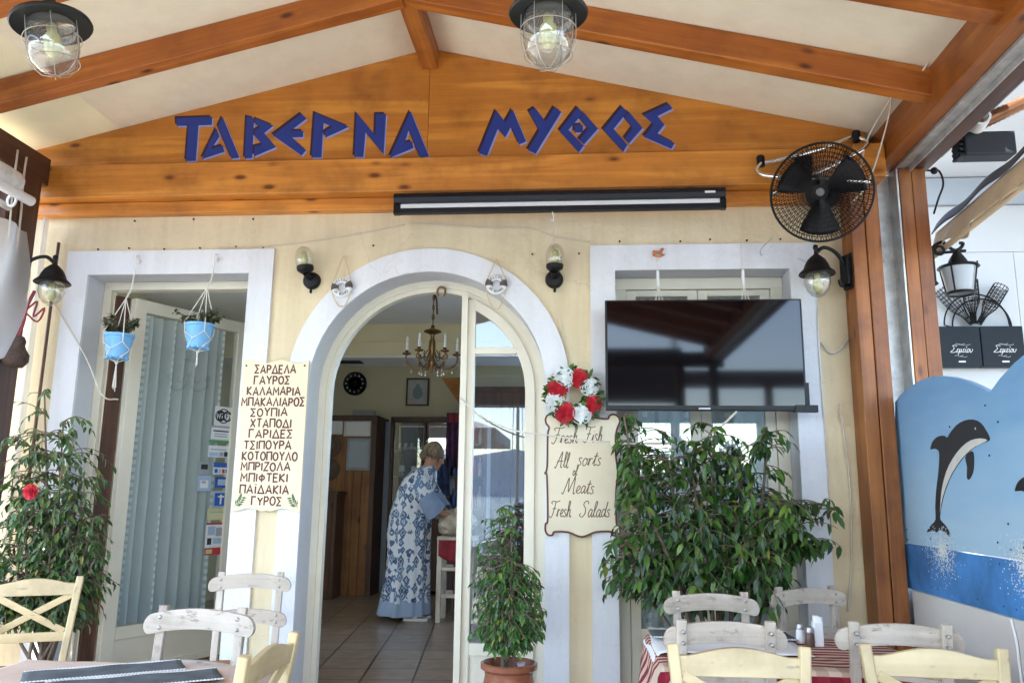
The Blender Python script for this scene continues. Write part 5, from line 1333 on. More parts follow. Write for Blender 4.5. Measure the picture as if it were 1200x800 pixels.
# ================================================================ FURNITURE
def arch_rail(mb, w, zc_, h, y, th, rise, bow=0.0):
    nu = 30
    def fn(u, v, s):
        x = (u-.5)*w; e = abs(u-.5)*2
        z0 = -rise*e*e
        hh = h/2 * (1.0 if e < .86 else math.sqrt(max(.02, 1-((e-.86)/.14)**2)))
        return (x, y - bow*(1-e*e) + s*th/2, zc_ + z0 + (v*2-1)*hh)
    o = []
    vs = []; fs = []
    for i in range(nu+1):
        u = .5-.5*math.cos(PI*i/nu)
        for v, s in ((0,-1),(1,-1),(1,1),(0,1)): vs.append(fn(u, v, s))
    for i in range(nu):
        for k in range(4):
            m = (k+1) % 4
            fs.append((i*4+k, i*4+m, (i+1)*4+m, (i+1)*4+k))
    fs.append((0,1,2,3)); fs.append((nu*4+3,nu*4+2,nu*4+1,nu*4))
    mb.add(vs, fs)
def white_chair():
    t = thing('taverna_chair', 'whitewashed wooden chair', 'chair', (0,0,0), 'whitewashed taverna chairs')
    for s in (-1, 1):
        mb = MB(); mb.bar((s*.155,-.175,0), (s*.155,-.185,.46), .036, .042, (0,1,0)); mb.bar((s*.155,-.185,.455), (s*.158,-.245,.925), .036, .026, (0,1,0))
        tag(mb.build('leg', M['whitewZ'], t, bevel=.004))
        mb = MB(); mb.bar((s*.175,.185,0), (s*.175,.185,.44), .038, .038, (0,1,0)); mb.build('leg', M['whitewZ'], t, bevel=.004)
    for z, y in ((.882,-.221),(.700,-.199)):
        mb = MB(); arch_rail(mb, .44 if z > .8 else .42, z, .074, y, .022, .030); r = mb.build('back_rail', M['whitewX'], t, bevel=.003)
        for s in (-1, 1):
            for dz in (.019,-.019):
                mb = MB()
                zz = z + dz - .030*(.155/.22)**2
                mb.lathe([(.0075,0),(.0072,.004),(.004,.006),(0,.0062)], (s*.155, y+.0105, zz), (0,1,0), 10)
                mb.tube([(s*.155,y+.0105,zz),(s*.155,y-.0525,zz)], .0055, 8); mb.lathe([(.0075,0),(.0072,.004),(.004,.006),(0,.0062)], (s*.155, y-.050, zz), (0,-1,0), 10)
                mb.build('bolt', M['silver'], r)
    mb = MB()
    def fn(u, v):
        x = (u-.5)*2; y = (v-.5)*2
        return (x*(.205+.0*y), y*.20+.01, .462 - .012*(1-x*x)*(1-y*y) - .02*max(0,(abs(x)-.9)*10)*0)
    mb.grid(fn, 12, 12); mb.build('seat', M['rush'], t, smooth=True, solid=.028)
    for s in (-1,1):
        mb = MB(); mb.bar((s*.168,-.175,.22),(s*.172,.185,.22),.02,.026); mb.build('stretcher', M['whitewY'], t, bevel=.003)
    mb = MB(); mb.bar((-.17,.185,.30),(.17,.185,.30),.02,.03); mb.build('stretcher', M['whitewX'], t, bevel=.003)
    return t
def yellow_chair():
    t = thing('cross_back_chair', 'pale yellow cross back chair', 'chair', (0,0,0), 'pale yellow cross back chairs')
    B = [(.172,-.185,0),(.165,-.19,.46),(.205,-.255,.905)]
    for s in (-1, 1):
        mb = MB(); mb.bar((s*.172,-.18,0), (s*.165,-.19,.465), .034, .040, (0,1,0)); mb.bar((s*.165,-.19,.455), (s*.205,-.255,.905), .036, .032, (0,1,0))
        mb.build('leg', M['yelwZ'], t, bevel=.006)
        mb = MB(); mb.bar((s*.185,.19,0), (s*.185,.19,.44), .036, .036, (0,1,0)); mb.build('leg', M['yelwZ'], t, bevel=.005)
    mb = MB(); nu = 20; vs = []; fs = []
    for i in range(nu+1):
        u = i/nu; x = (u-.5)*2; e = abs(x)
        ztop = .872 + .026*math.cos(min(1, e/.8)*PI/2)**1.2 + (.0); zb = .812
        y = -.246 + .0
        for dz, dy in ((zb,-.011),(ztop,-.011),(ztop,.011),(zb,.011)):
            vs.append((x*(.187+.012*(dz-.8)/.1), y+dy-(dz-.84)*.14, dz))
    for i in range(nu):
        for k in range(4):
            m = (k+1) % 4; fs.append((i*4+k, i*4+m, (i+1)*4+m, (i+1)*4+k))
    fs.append((0,1,2,3)); fs.append((nu*4+3,nu*4+2,nu*4+1,nu*4)); mb.add(vs, fs)
    mb.build('top_rail', M['yelwX'], t, bevel=.003)
    mb = MB(); mb.bar((-.168,-.213,.608),(.168,-.213,.608),.018,.046); mb.build('low_rail', M['yelwX'], t, bevel=.003)
    for s in (-1, 1):
        mb = MB(); mb.bar((-s*.158,-.218+.004*s,.632),(s*.175,-.241+.004*s,.814),.012,.034,(0,0,1)); mb.build('cross_brace', M['yelwX'], t, bevel=.003)
    mb = MB(); mb.grid(lambda u, v: ((u-.5)*.40, (v-.5)*.39+.005, .466-.012*(1-(2*u-1)**2)*(1-(2*v-1)**2)), 12, 12); mb.build('seat', M['rush'], t, smooth=True, solid=.03)
    for s in (-1,1):
        mb = MB(); mb.bar((s*.17,-.18,.20),(s*.182,.19,.20),.018,.024); mb.build('stretcher', M['yelwY'], t, bevel=.003)
    return t
wc = white_chair()
chairs_w = [
 ((-1.452,-1.925,0), PI-.03, 'white chair tucked in at the far side of the left table with the dark runners'),
 ((-1.763,-.576,0), PI+.19, 'white chair standing against the wall between the side door and the arch'),
 ((.616,-1.04,0), PI+.03, 'white chair with its back to the big ficus, far side of the red striped table'),
 ((1.225,-.69,0), PI+.38, 'white chair turned at an angle beside the timber post, behind the red striped table'),
 ((.515,-1.47,0), .03, 'white chair seen from behind at the near side of the red striped table, ficus side'),
 ((1.16,-1.42,0), -.06, 'white chair seen from behind at the near side of the red striped table, dolphin side')]
for i, (loc, rz, lab) in enumerate(chairs_w):
    o = wc if i == 0 else copy_tree(wc)
    # loc is the point under the back rail
    place(o, loc, rz, lab)
    o.location = Vector(loc)
for o, (loc, rz, lab) in zip([x for x in bpy.data.objects if x.name.startswith('taverna_chair')], chairs_w): pass
yc = yellow_chair()
chairs_y = [
 ((.497,-2.34,0), PI+.01, 'yellow cross back chair in the foreground, on the ficus side of the white napkin'),
 ((1.10,-2.26,0), PI-.06, 'yellow cross back chair in the foreground, on the dolphin side of the white napkin'),
 ((-2.74,-.86,0), PI+.46, 'yellow cross back chair in front of the tall flowering plant'),
 ((-1.20,-2.27,0), PI/2+.0, 'yellow cross back chair seen edge on at the right side of the left table')]
for i, (loc, rz, lab) in enumerate(chairs_y):
    o = yc if i == 0 else copy_tree(yc)
    place(o, loc, rz, lab); o.location = Vector(loc)

# --- tables
def table(x0, x1, y0, y1, label, h=.735):
    t = thing('dining_table', label, 'table', ((x0+x1)/2,(y0+y1)/2,0))
    mb = MB(); mb.box(x0, x1, y0, y1, h-.025, h); mb.build('table_top', M['woodX'], t, bevel=.004)
    for sx in (x0+.05, x1-.05):
        for sy in (y0+.05, y1-.05):
            mb = MB(); mb.box(sx-.025, sx+.025, sy-.025, sy+.025, 0, h-.026); mb.build('leg', M['woodZ'], t, bevel=.004)
    return t
def tablecloth(name, x0, x1, y0, y1, z, drop, mat, label, seed, cat='tablecloth', wav=.018, r=.02):
    """one sheet: top plus four falling sides with soft folds"""
    rg = random.Random(seed); n = 40; mb = MB()
    xs = [x0-drop] + [x0+(x1-x0)*i/n for i in range(n+1)] + [x1+drop]
    ph = [rg.uniform(0,6) for _ in range(4)]
    cx, cy = (x0+x1)/2, (y0+y1)/2
    nr = 8
    vs = []; ring = []
    per = []
    N_ = 24
    for i in range(N_): per.append((x0+(x1-x0)*i/N_, y0))
    for i in range(N_): per.append((x1, y0+(y1-y0)*i/N_))
    for i in range(N_): per.append((x1-(x1-x0)*i/N_, y1))
    for i in range(N_): per.append((x0, y1-(y1-y0)*i/N_))
    m = len(per)
    rows = []
    for k, (s, dz) in enumerate([(.25,.0),(.5,.0),(.75,.0),(.95,.0),(1.0,-.002)]):
        rows.append([(cx+(px-cx)*s, cy+(py-cy)*s, z+dz+.0015*math.sin(px*23+py*17+k)) for px, py in per])
    for k in range(1, nr+1):
        f = k/nr; row = []
        for i, (px, py) in enumerate(per):
            nx = (-1 if px <= x0+1e-6 else (1 if px >= x1-1e-6 else 0)); ny = (-1 if py <= y0+1e-6 else (1 if py >= y1-1e-6 else 0))
            corner = (nx != 0 and ny != 0)
            w = wav*f*math.sin(i*.9+ph[0])+wav*.6*f*math.sin(i*.43+ph[1])
            out = .012+.022*f + w + (.03*f if corner else 0)
            l = math.hypot(nx, ny) or 1
            row.append((px+nx/l*out, py+ny/l*out, z-.004-drop*f*(1.12 if corner else 1.0)))
        rows.append(row)
    vs = [(cx,cy,z)] + [p for r_ in rows for p in r_]
    fs = [(0, 1+i, 1+(i+1) % m) for i in range(m)]
    for k in range(len(rows)-1):
        a = 1+k*m; b2 = 1+(k+1)*m
        for i in range(m): j = (i+1) % m; fs.append((a+i, a+j, b2+j, b2+i))
    mb.add(vs, fs)
    return tag(mb.build(name, mat, smooth=True), label, cat)
# object origin of every cloth is the world origin, so the pattern is laid out in metres
def plaid(nt, vec):
    sep = N(nt, 'ShaderNodeSeparateXYZ'); nt.links.new(vec, sep.inputs[0])
    def band(sock, freq, off, thr):
        m1 = N(nt, 'ShaderNodeMath', operation='MULTIPLY_ADD'); m1.inputs[1].default_value = freq; m1.inputs[2].default_value = off; nt.links.new(sock, m1.inputs[0])
        fr = N(nt, 'ShaderNodeMath', operation='FRACT'); nt.links.new(m1.outputs[0], fr.inputs[0])
        g = N(nt, 'ShaderNodeMath', operation='GREATER_THAN'); g.inputs[1].default_value = thr; nt.links.new(fr.outputs[0], g.inputs[0]); return g.outputs[0]
    dep = N(nt, 'ShaderNodeMath', operation='ADD'); nt.links.new(sep.outputs[1], dep.inputs[0]); nt.links.new(sep.outputs[2], dep.inputs[1])
    by = band(dep.outputs[0], 17.0, .0, .5)          # narrow cross stripes over the top
    bx = band(sep.outputs[0], 11.0, .1, .5)
    def less(th):
        g = N(nt, 'ShaderNodeMath', operation='LESS_THAN'); g.inputs[1].default_value = th; nt.links.new(dep.outputs[0], g.inputs[0]); return g.outputs[0]
    def mixc(f, a, c):
        m = N(nt, 'ShaderNodeMix', data_type='RGBA'); nt.links.new(f, m.inputs['Factor'])
        for s, k in ((a, 6), (c, 7)):
            if isinstance(s, tuple): m.inputs[k].default_value = (*s, 1)
            else: nt.links.new(s, m.inputs[k])
        return m.outputs[2]
    stripes = mixc(by, (.58,.43,.34), (.22,.03,.035))
    checks = mixc(bx, (.60,.47,.36), (.46,.33,.24))
    border = mixc(bx, (.20,.012,.026), (.25,.022,.036))
    return mixc(less(-.90), mixc(less(-.80), stripes, checks), border)
M['plaid'] = stripe_mat('red cream plaid cloth', plaid)
M['beige'] = plain('pinkish beige damask', (.62,.48,.38), .9, 0, .07, 9, .25, 200, spec=.2)
M['runner'] = plain('dark slate runner', (.10,.115,.12), .85, 0, .35, 9, .3, 150, spec=.2)
M['whitecl'] = plain('white cotton', (.78,.77,.76), .9, 0, .03, 8, .15, 100, spec=.2)
M['lace'] = plain('lace edging', (.74,.74,.72), .9)
table(.32, 1.30, -1.60, -.90, 'wooden table under the red striped cloth')
tablecloth('tablecloth', .30, 1.32, -1.62, -.88, .742, .24, M['plaid'], 'red and cream striped cloth on the table before the big ficus', 4)
mb = MB()
def fn(u, v):
    x = .285+.63*u; y = -1.40+.50*v
    z = .752+.006*math.sin(u*9+v*5)
    if x < .32: z -= (.32-x)*1.0
    return (x, y, z)
mb.grid(fn, 20, 14); tag(mb.build('table_topper', M['whitecl'], smooth=True, solid=.004, recalc=False), 'white cloth lying over the ficus end of the red striped table', 'cloth')
def runner(name, p0, p1, w, z, label, group=None):
    p0 = Vector(p0); p1 = Vector(p1); d = (p1-p0).normalized(); s = Vector((d.y,-d.x,0)); L = (p1-p0).length
    t = thing(name, label, 'table runner', ((p0+p1)/2).to_tuple()[:2]+(z,), group)
    mb = MB(); mb.grid(lambda u, v: tuple(p0+d*(L*u)+s*(w*(v-.5))+Vector((0,0,z+.0015*math.sin(u*14+v*9)))), 20, 6); mb.build('cloth', M['runner'], t, smooth=True, solid=.003, recalc=False)
    for sg in (-1, 1):
        mb = MB(); n = int(L/.011); mb.bar(tuple(p0+s*(sg*(w/2+.002))+Vector((0,0,z+.001))), tuple(p1+s*(sg*(w/2+.002))+Vector((0,0,z+.001))), .004, .002)
        for k in range(n):
            c = p0+d*(L*(k+.5)/n)+s*(sg*(w/2+.004)); mb.lathe([(0,0),(.0048,.001),(.0048,.004),(0,.005)], (c.x,c.y,z), (0,0,1), 6)
        mb.build('lace_edge', M['lace'], t)
    return t
runner('table_runner', (.31,-1.0,0), (.93,-.98,0), .20, .762, 'grey lace edged runner across the ficus end of the red striped table')
# cruet set
t = thing('napkin_holder', 'tall white napkin box standing on the red striped table', 'napkin box', (1.008,-1.10,.745))
mb = MB(); mb.box(.990,1.030,-1.12,-1.08,.744,.845); mb.build('holder', M['white'], t, bevel=.004)
mb = MB(); mb.box(.995,1.018,-1.115,-1.085,.84,.868); mb.box(1.012,1.03,-1.112,-1.09,.84,.862); mb.build('paper_napkins', M['paper'], t, bevel=.002)
def shaker(x, y, m, label):
    t = thing('shaker', label, 'shaker', (x,y,.744), 'shakers on the red striped table')
    mb = MB(); mb.lathe([(.018,0),(.020,.02),(.017,.05),(.015,.056)], (x,y,.744), (0,0,1), 14); mb.build('jar', m, t, smooth=40)
    mb = MB(); mb.lathe([(.016,.056),(.017,.064),(.012,.078),(0,.08)], (x,y,.744), (0,0,1), 14); mb.build('cap', M['silver'], t, smooth=40)
shaker(.955,-1.03,M['paper'],'white salt shaker on the red striped table'); shaker(.972,-1.12,plain('pepper brown',(.10,.055,.03),.4),'brown pepper shaker between the salt and the napkin box')
# near table with standing napkin
table(.40, 1.25, -3.15, -2.42, 'table nearest the viewer, at the front yellow chairs')
tablecloth('tablecloth', .38, 1.27, -3.17, -2.40, .742, .2, M['beige'], 'beige cloth on the table nearest the viewer', 12)
def napkin(x, y, z, h, label, rz=0):
    mb = MB(); Mx = Matrix.Translation((x,y,z)) @ Matrix.Rotation(rz, 4, 'Z')
    vs = [(-.075,0,0),(.075,-.01,0),(.085,.03,0),(-.07,.035,0),(0,.012,h),(.02,.018,h*.97)]
    mb.add([Mx @ Vector(p) for p in vs], [(0,1,4),(1,2,5,4),(2,3,5),(3,0,4,5),(0,3,2,1)])
    return tag(mb.build('folded_napkin', M['whitecl'], bevel=.003), label, 'napkin')
napkin(.755,-2.47,.744,.125,'white folded napkin with a pointed tip between the front yellow chairs')
# left table
table(-2.02, -1.13, -2.62, -1.84, 'wooden table under the pinkish beige cloth')
tablecloth('tablecloth', -2.04, -1.11, -2.64, -1.82, .742, .24, M['beige'], 'pinkish beige damask cloth on the left table', 6)
runner('table_runner', (-1.84,-2.13,0), (-1.42,-1.86,0), .17, .748, 'dark runner with lace edge, the one lying nearer the tall plant on the beige cloth')
runner('table_runner', (-1.66,-2.28,0), (-1.22,-2.0,0), .17, .752, 'dark runner with lace edge, the one lying nearer the arch on the beige cloth')

# ================================================================ INTERIOR THINGS
ch = thing('chandelier', 'old brass chandelier with candle lights hanging inside the arched doorway', 'chandelier', (-1.09,1.0,2.25))
CX, CY = -1.09, 1.0
mb = MB()
n = 14
for k in range(n):
    z0 = 2.60 + k*(3.12-2.60)/n; mb.tube([(CX+(.008 if k%2 else 0)*math.cos(a), CY+(0 if k%2 else .008)*math.cos(a), z0+.02+.022*math.sin(a)) for a in [2*PI*j/8 for j in range(8)]], .003, 4, closed=True)
mb.tube([(CX,CY,2.60),(CX+.004,CY,3.12)], .004, 5); mb.tube(crom([(CX+.03,CY,2.68),(CX+.02,CY,2.80),(CX,CY,2.84)],4), .008, 5)
mb.build('chain', M['brass'], ch)
mb = MB(); mb.lathe([(0,2.60),(.012,2.595),(.016,2.57),(.062,2.555),(.066,2.545),(.02,2.525),(.014,2.50),(.024,2.47),(.028,2.42),(.018,2.38),(.022,2.345),(.034,2.32),(.030,2.29),(.012,2.265),(.010,2.24),(0,2.225)], (CX,CY,0), (0,0,1), 20); mb.build('stem', M['brass'], ch, smooth=40)
for k in range(6):
    a = 2*PI*k/6 + .18; c, s = math.cos(a), math.sin(a)
    def P(r, z): return (CX+r*c, CY+r*s, z)
    mb = MB(); mb.tube(crom([P(.02,2.33),P(.06,2.275),P(.12,2.265),P(.175,2.30),P(.190,2.345),P(.185,2.37)],6), .007, 6); mb.tube(crom([P(.03,2.41),P(.06,2.36),P(.09,2.34),P(.115,2.36),P(.105,2.385)],5), .005, 5)
    mb.lathe([(.005,2.365),(.032,2.372),(.034,2.38),(.012,2.382),(.013,2.40)], (CX+.185*c,CY+.185*s,0), (0,0,1), 12)
    am = mb.build('arm', M['brass'], ch, smooth=True)
    mb = MB(); mb.lathe([(.011,2.40),(.011,2.455),(.006,2.462)], (CX+.185*c,CY+.185*s,0), (0,0,1), 10); mb.lathe([(.006,2.462),(.011,2.478),(.004,2.505),(0,2.51)], (CX+.185*c,CY+.185*s,0), (0,0,1), 8); mb.build('candle', M['paper'], am, smooth=40)
    mb = MB()
    for r, z in ((.09,2.25),(.15,2.26),(.2,2.32)): mb.ball(P(r,z), .007, 6, 4); mb.ball(P(r,z-.018), .009, 6, 4, (1,1,1.5))
    mb.build('glass_drops', M['lampglass'], am)
ck = thing('wall_clock', 'round black rimmed clock on the yellow back wall', 'clock', (-2.859,5.17,2.73))
mb = MB(); mb.lathe([(.115,.0),(.150,.0),(.152,.03),(.135,.045),(.088,.035),(.085,.012)], (-2.859,5.198,2.73), (0,-1,0), 40); mb.build('rim', M['black'], ck, smooth=40)
mb = MB(); mb.lathe([(0,.014),(.09,.014)], (-2.859,5.198,2.73), (0,-1,0), 32); mb.build('dial', M['paper'], ck)
mb = MB()
for k in range(12):
    a = 2*PI*k/12; x, z = -2.859+.112*math.sin(a), 2.73+.112*math.cos(a)
    mb.stroke([(x-.014*math.sin(a), z-.014*math.cos(a)), (x+.012*math.sin(a), z+.012*math.cos(a))], .009, front(5.158), .002)
mb.build('hour_marks', M['paper'], ck)
mb = MB(); mb.stroke([(-2.859,2.73),(-2.80,2.735)], .005, front(5.182), .002); mb.stroke([(-2.859,2.73),(-2.89,2.765)], .006, front(5.180), .002)
mb.lathe([(.018,.0),(.030,.0),(.030,.002),(.018,.002)], (-2.859,5.182,2.73), (0,-1,0), 20, close=True); mb.build('hands', M['black'], ck)
pf = thing('framed_picture', 'small framed print with a bluish vase shape on the yellow back wall', 'picture', (-2.05,5.18,2.62))
mb = MB()
for b_ in ((-2.19,-2.172,2.45,2.80),(-1.918,-1.90,2.45,2.80),(-2.172,-1.918,2.45,2.468),(-2.172,-1.918,2.782,2.80)): mb.box(b_[0],b_[1],5.165,5.199,b_[2],b_[3])
mb.build('frame', M['darkZ'], pf)
mb = MB(); mb.box(-2.172,-1.918,5.185,5.19,2.468,2.782); pr = mb.build('print', plain('pale print',(.52,.52,.50),.6), pf)
mb = MB(); mb.prism([(-2.045+.062*math.cos(a)*(1-.2*math.sin(a)), 2.62+.085*math.sin(a)) for a in [2*PI*k/20 for k in range(20)]], front(5.184), 0, .0015); mb.box(-2.065,-2.025,5.1815,5.1845,2.69,2.725); mb.build('drawing', plain('blue grey wash',(.22,.29,.34),.6), pr)
# second picture partly hidden by the leaf
mb = MB(); mb.prism([(-1.74,2.80),(-1.45,2.80),(-1.45,2.40)], front(5.198), 0, .03)
tag(mb.build('corner_shelf', M['woodX']), 'triangular brown wooden corner piece high on the back wall', 'shelf')
# tongue and groove partition with notices
pt = thing('wood_partition', 'orange tongue and groove partition with papers pinned on it, left inside the doorway', 'partition', (-2.72,4.62,.2))
mb = MB()
for k in range(9):
    x0 = -3.36+k*.1; mb.box(x0+.002, x0+.0985, 4.6, 4.63, .2, 2.22)
mb.build('boards', wood('shaded partition pine', (0.33,0.14,0.035), (0.19,0.065,0.013), 'Z', .5, .3), pt, bevel=.004)  # indoor shade is put into this darker pine colour
mb = MB(); mb.box(-2.458,-2.40,4.585,5.2,.2,2.27); mb.box(-3.4,-2.46,4.585,4.6,2.20,2.27); mb.build('trim', M['darkZ'], pt)
for x0, x1, z0, z1, m, lab in ((-2.80,-2.475,2.02,2.20,'paper','white notice pinned at the top of the orange partition'),(-2.755,-2.465,1.62,2.0,'bgrey','pale blue notice sheet pinned on the orange partition'),(-3.0,-2.815,2.04,2.21,'paper','white notice nearest the door frame on the orange partition')):
    mb = MB(); mb.grid(lambda u, v: (x0+(x1-x0)*u, 4.594-.006*math.sin(u*3)*v, z0+(z1-z0)*v), 6, 6); tag(mb.build('paper_notice', M[m], smooth=True, solid=.001), lab, 'notice')
for z, lab in ((1.90,'upper of two dark straw hats hung on the orange partition'),(1.63,'lower of two dark straw hats hung on the orange partition')):
    t = thing('straw_hat', lab, 'hat', (-2.95,4.57,z))
    mb = MB(); mb.lathe([(.0,.11),(.06,.10),(.085,.05),(.09,.012),(.13,.0),(.132,.006),(.09,.02)], (-2.95,4.594,z), (0,-1,0), 24); mb.build('straw', plain('brown straw',(.15,.10,.06),.8,0,.25,60,.5,90), t, smooth=True)
sb = thing('sideboard', 'low very dark wooden sideboard in front of the orange partition', 'sideboard', (-2.95,4.35,.2))
mb = MB(); mb.box(-3.4,-2.74,4.25,4.58,.2,1.34); mb.build('carcass', M['darkZ'], sb, bevel=.005)
mb = MB(); mb.box(-3.42,-2.72,4.23,4.585,1.34,1.375); mb.build('top', M['darkX'], sb, bevel=.005)
mb = MB(); mb.box(-3.06,-2.78,4.236,4.25,.3,1.26); mb.build('door', M['darkZ'], sb, bevel=.004)
# box on top of partition / in front of back wall
mb = MB(); mb.box(-2.78,-2.52,4.85,5.0,2.23,2.36)
tag(mb.build('cardboard_box', plain('grey board',(.42,.41,.38),.7), bevel=.004), 'small grey box on the ledge below the clock', 'box')
# doorway to kitchen
t = thing('inner_doorway', 'grey white trim of the inner doorway beside the orange partition', 'door frame', (-2.34,5.1,.2))
mb = MB(); mb.box(-2.395,-2.30,5.0,5.199,.2,2.23); mb.build('trim', M['bgrey'], t)
# dark hutch with glasses
hu = thing('dark_hutch', 'tall dark wooden hutch with glass doors behind the woman', 'hutch', (-1.85,5.0,.2))
mb = MB(); mb.box(-2.295,-2.255,4.85,5.198,.2,2.26); mb.box(-1.47,-1.43,4.85,5.198,.2,2.26); mb.box(-2.295,-1.43,4.85,5.198,2.22,2.28); mb.box(-2.255,-1.47,5.17,5.198,.2,2.22)
for z in (.24,.75,1.18,1.55,1.86): mb.box(-2.255,-1.47,4.87,5.17,z,z+.025)
mb.box(-1.885,-1.86,4.86,4.88,.26,2.22); mb.build('carcass', M['darkZ'], hu, bevel=.003)
mb = MB(); mb.box(-2.255,-1.47,4.852,4.87,.265,1.16); mb.build('door', M['darkZ'], hu, bevel=.003)
for x0, x1 in ((-2.24,-1.90),(-1.85,-1.49)):
    mb = MB(); mb.box(x0,x1,4.855,4.859,1.21,2.21); mb.build('pane', M['glass'], hu)
for x0, x1, m, lab in ((-2.22,-1.93,'navy','dark framed seascape print on the left of the top hutch shelf'),(-1.84,-1.53,'bgrey','pale framed photograph on the right of the top hutch shelf')):
    t = thing('framed_photo', lab, 'photo', ((x0+x1)/2,5.06,1.885))
    mb = MB(); mb.box(x0,x1,5.08,5.10,1.93,2.17); mb.build('print', M[m], t)
    mb = MB(); mb.box(x0-.02,x0,5.075,5.105,1.89,2.19); mb.box(x1,x1+.02,5.075,5.105,1.89,2.19); mb.box(x0,x1,5.075,5.105,2.17,2.19); mb.box(x0,x1,5.075,5.105,1.89,1.93); mb.build('frame', M['silver'], t)
for k in range(10):
    x = -2.2+k*.075
    if -1.9 < x < -1.85: continue
    mb = MB(); mb.lathe([(.026,0),(.028,.01),(.030,.085),(.028,.085),(.026,.012),(0,.011)], (x,4.97,1.885), (0,0,1), 14)
    tag(mb.build('drinking_glass', M['lampglass'], smooth=40), 'small drinking glass in the row on the top hutch shelf', 'glass', 'glasses on the top hutch shelf')
rb = random.Random(6)
for k, (x, z) in enumerate([(-2.17,1.575),(-2.02,1.575),(-1.75,1.575),(-1.6,1.575),(-2.12,1.205),(-1.68,1.205)]):
    t = thing('shelf_bottle', 'dim bottle on a lower shelf of the dark hutch', 'bottle', (x,5.0,z), 'bottles on the lower hutch shelves')
    h = rb.uniform(.20,.26)
    mb = MB(); mb.lathe([(.032,0),(.034,.01),(.034,h*.6),(.014,h*.78),(.013,h),(0,h)], (x,5.0,z), (0,0,1), 14); mb.build('glass_body', plain('bottle tone', rb.choice([(.02,.05,.03),(.09,.03,.02),(.12,.10,.07)]), .15), t, smooth=40)
    mb = MB(); mb.lathe([(.0345,h*.2),(.0345,h*.5)], (x,5.0,z), (0,0,1), 14); mb.build('label_band', M['paper'], t)
# bar stand at the right with hanging scarves and bottles
bs = thing('display_rack', 'narrow wooden display rack crowded with red and blue goods beside the woman', 'rack', (-1.22,3.55,.2))
mb = MB(); mb.box(-1.36,-1.32,3.4,3.75,.2,2.15); mb.box(-.98,-.94,3.4,3.75,.2,2.15)
for z in (.9,1.2,1.52,1.85,2.1): mb.box(-1.32,-.98,3.4,3.75,z,z+.02)
mb.build('shelves', M['darkZ'], bs)
gl = [((.45,.02,.06),'red'),((.03,.07,.25),'blue'),((.28,.07,.30),'violet'),((.4,.38,.36),'pale'),((.05,.10,.06),'green')]
k = 0
for z in (1.22,1.54,1.87):
    for x in (-1.29,-1.22,-1.15,-1.08,-1.02):
        c, nm = gl[(k*3+1) % 5]; h = rb.uniform(.17,.27)
        mb = MB(); mb.lathe([(.028,0),(.03,.01),(.03,h*.62),(.012,h*.8),(.012,h),(0,h)], (x,3.5,z), (0,0,1), 12)
        tag(mb.build('bottle', plain('bottle '+nm, c, .25), smooth=40), nm+' bottle on the crowded display rack', 'bottle', nm+' bottles on the display rack'); k += 1
t = thing('hanging_scarf', 'red and violet scarf hanging at the top of the display rack', 'scarf', (-1.3,3.37,1.9))
mb = MB(); mb.grid(lambda u, v: (-1.36+.13*u, 3.37-.02*math.sin(u*14), 1.62+.56*v), 12, 6); mb.build('cloth', plain('violet cloth',(.055,.016,.05),.9,0,.5,14), t, smooth=True, solid=.004)
mb = MB(); mb.grid(lambda u, v: (-1.33+.14*u, 3.35-.02*math.sin(u*12), 2.08+.09*v), 10, 4); mb.build('fringe', plain('dull red cloth',(.20,.012,.02),.9), t, smooth=True, solid=.01)
t = thing('hanging_scarf', 'blue grey scarf hanging below on the display rack, before the woman\'s face', 'scarf', (-1.39,3.37,1.6))
mb = MB(); mb.grid(lambda u, v: (-1.44+.13*u, 3.36-.018*math.sin(u*13), 1.35+.36*v), 12, 6); mb.build('cloth', plain('blue cloth',(.03,.05,.11),.9,0,.5,14), t, smooth=True, solid=.004)
cb_ = thing('added_cupboard', 'dark cupboard added behind the glazed side leaf to let its reflections show', 'cupboard', (-.92,4.85,.2))  # unseen cupboard added as dark backing, so the pane's reflection dominates
mb = MB(); mb.box(-1.34,-.50,4.62,5.12,.2,2.62); mb.build('carcass', M['darkZ'], cb_, bevel=.005)
for x0, x1 in ((-1.32,-.925),(-.915,-.52)):
    mb = MB(); mb.box(x0,x1,4.60,4.62,.28,2.55); d_ = mb.build('door', M['darkZ'], cb_, bevel=.004)
    mb = MB(); mb.ball((x1-.05 if x0 < -1 else x0+.05, 4.585, 1.35), .016, 10, 8); mb.build('knob', M['brass'], d_, smooth=True)
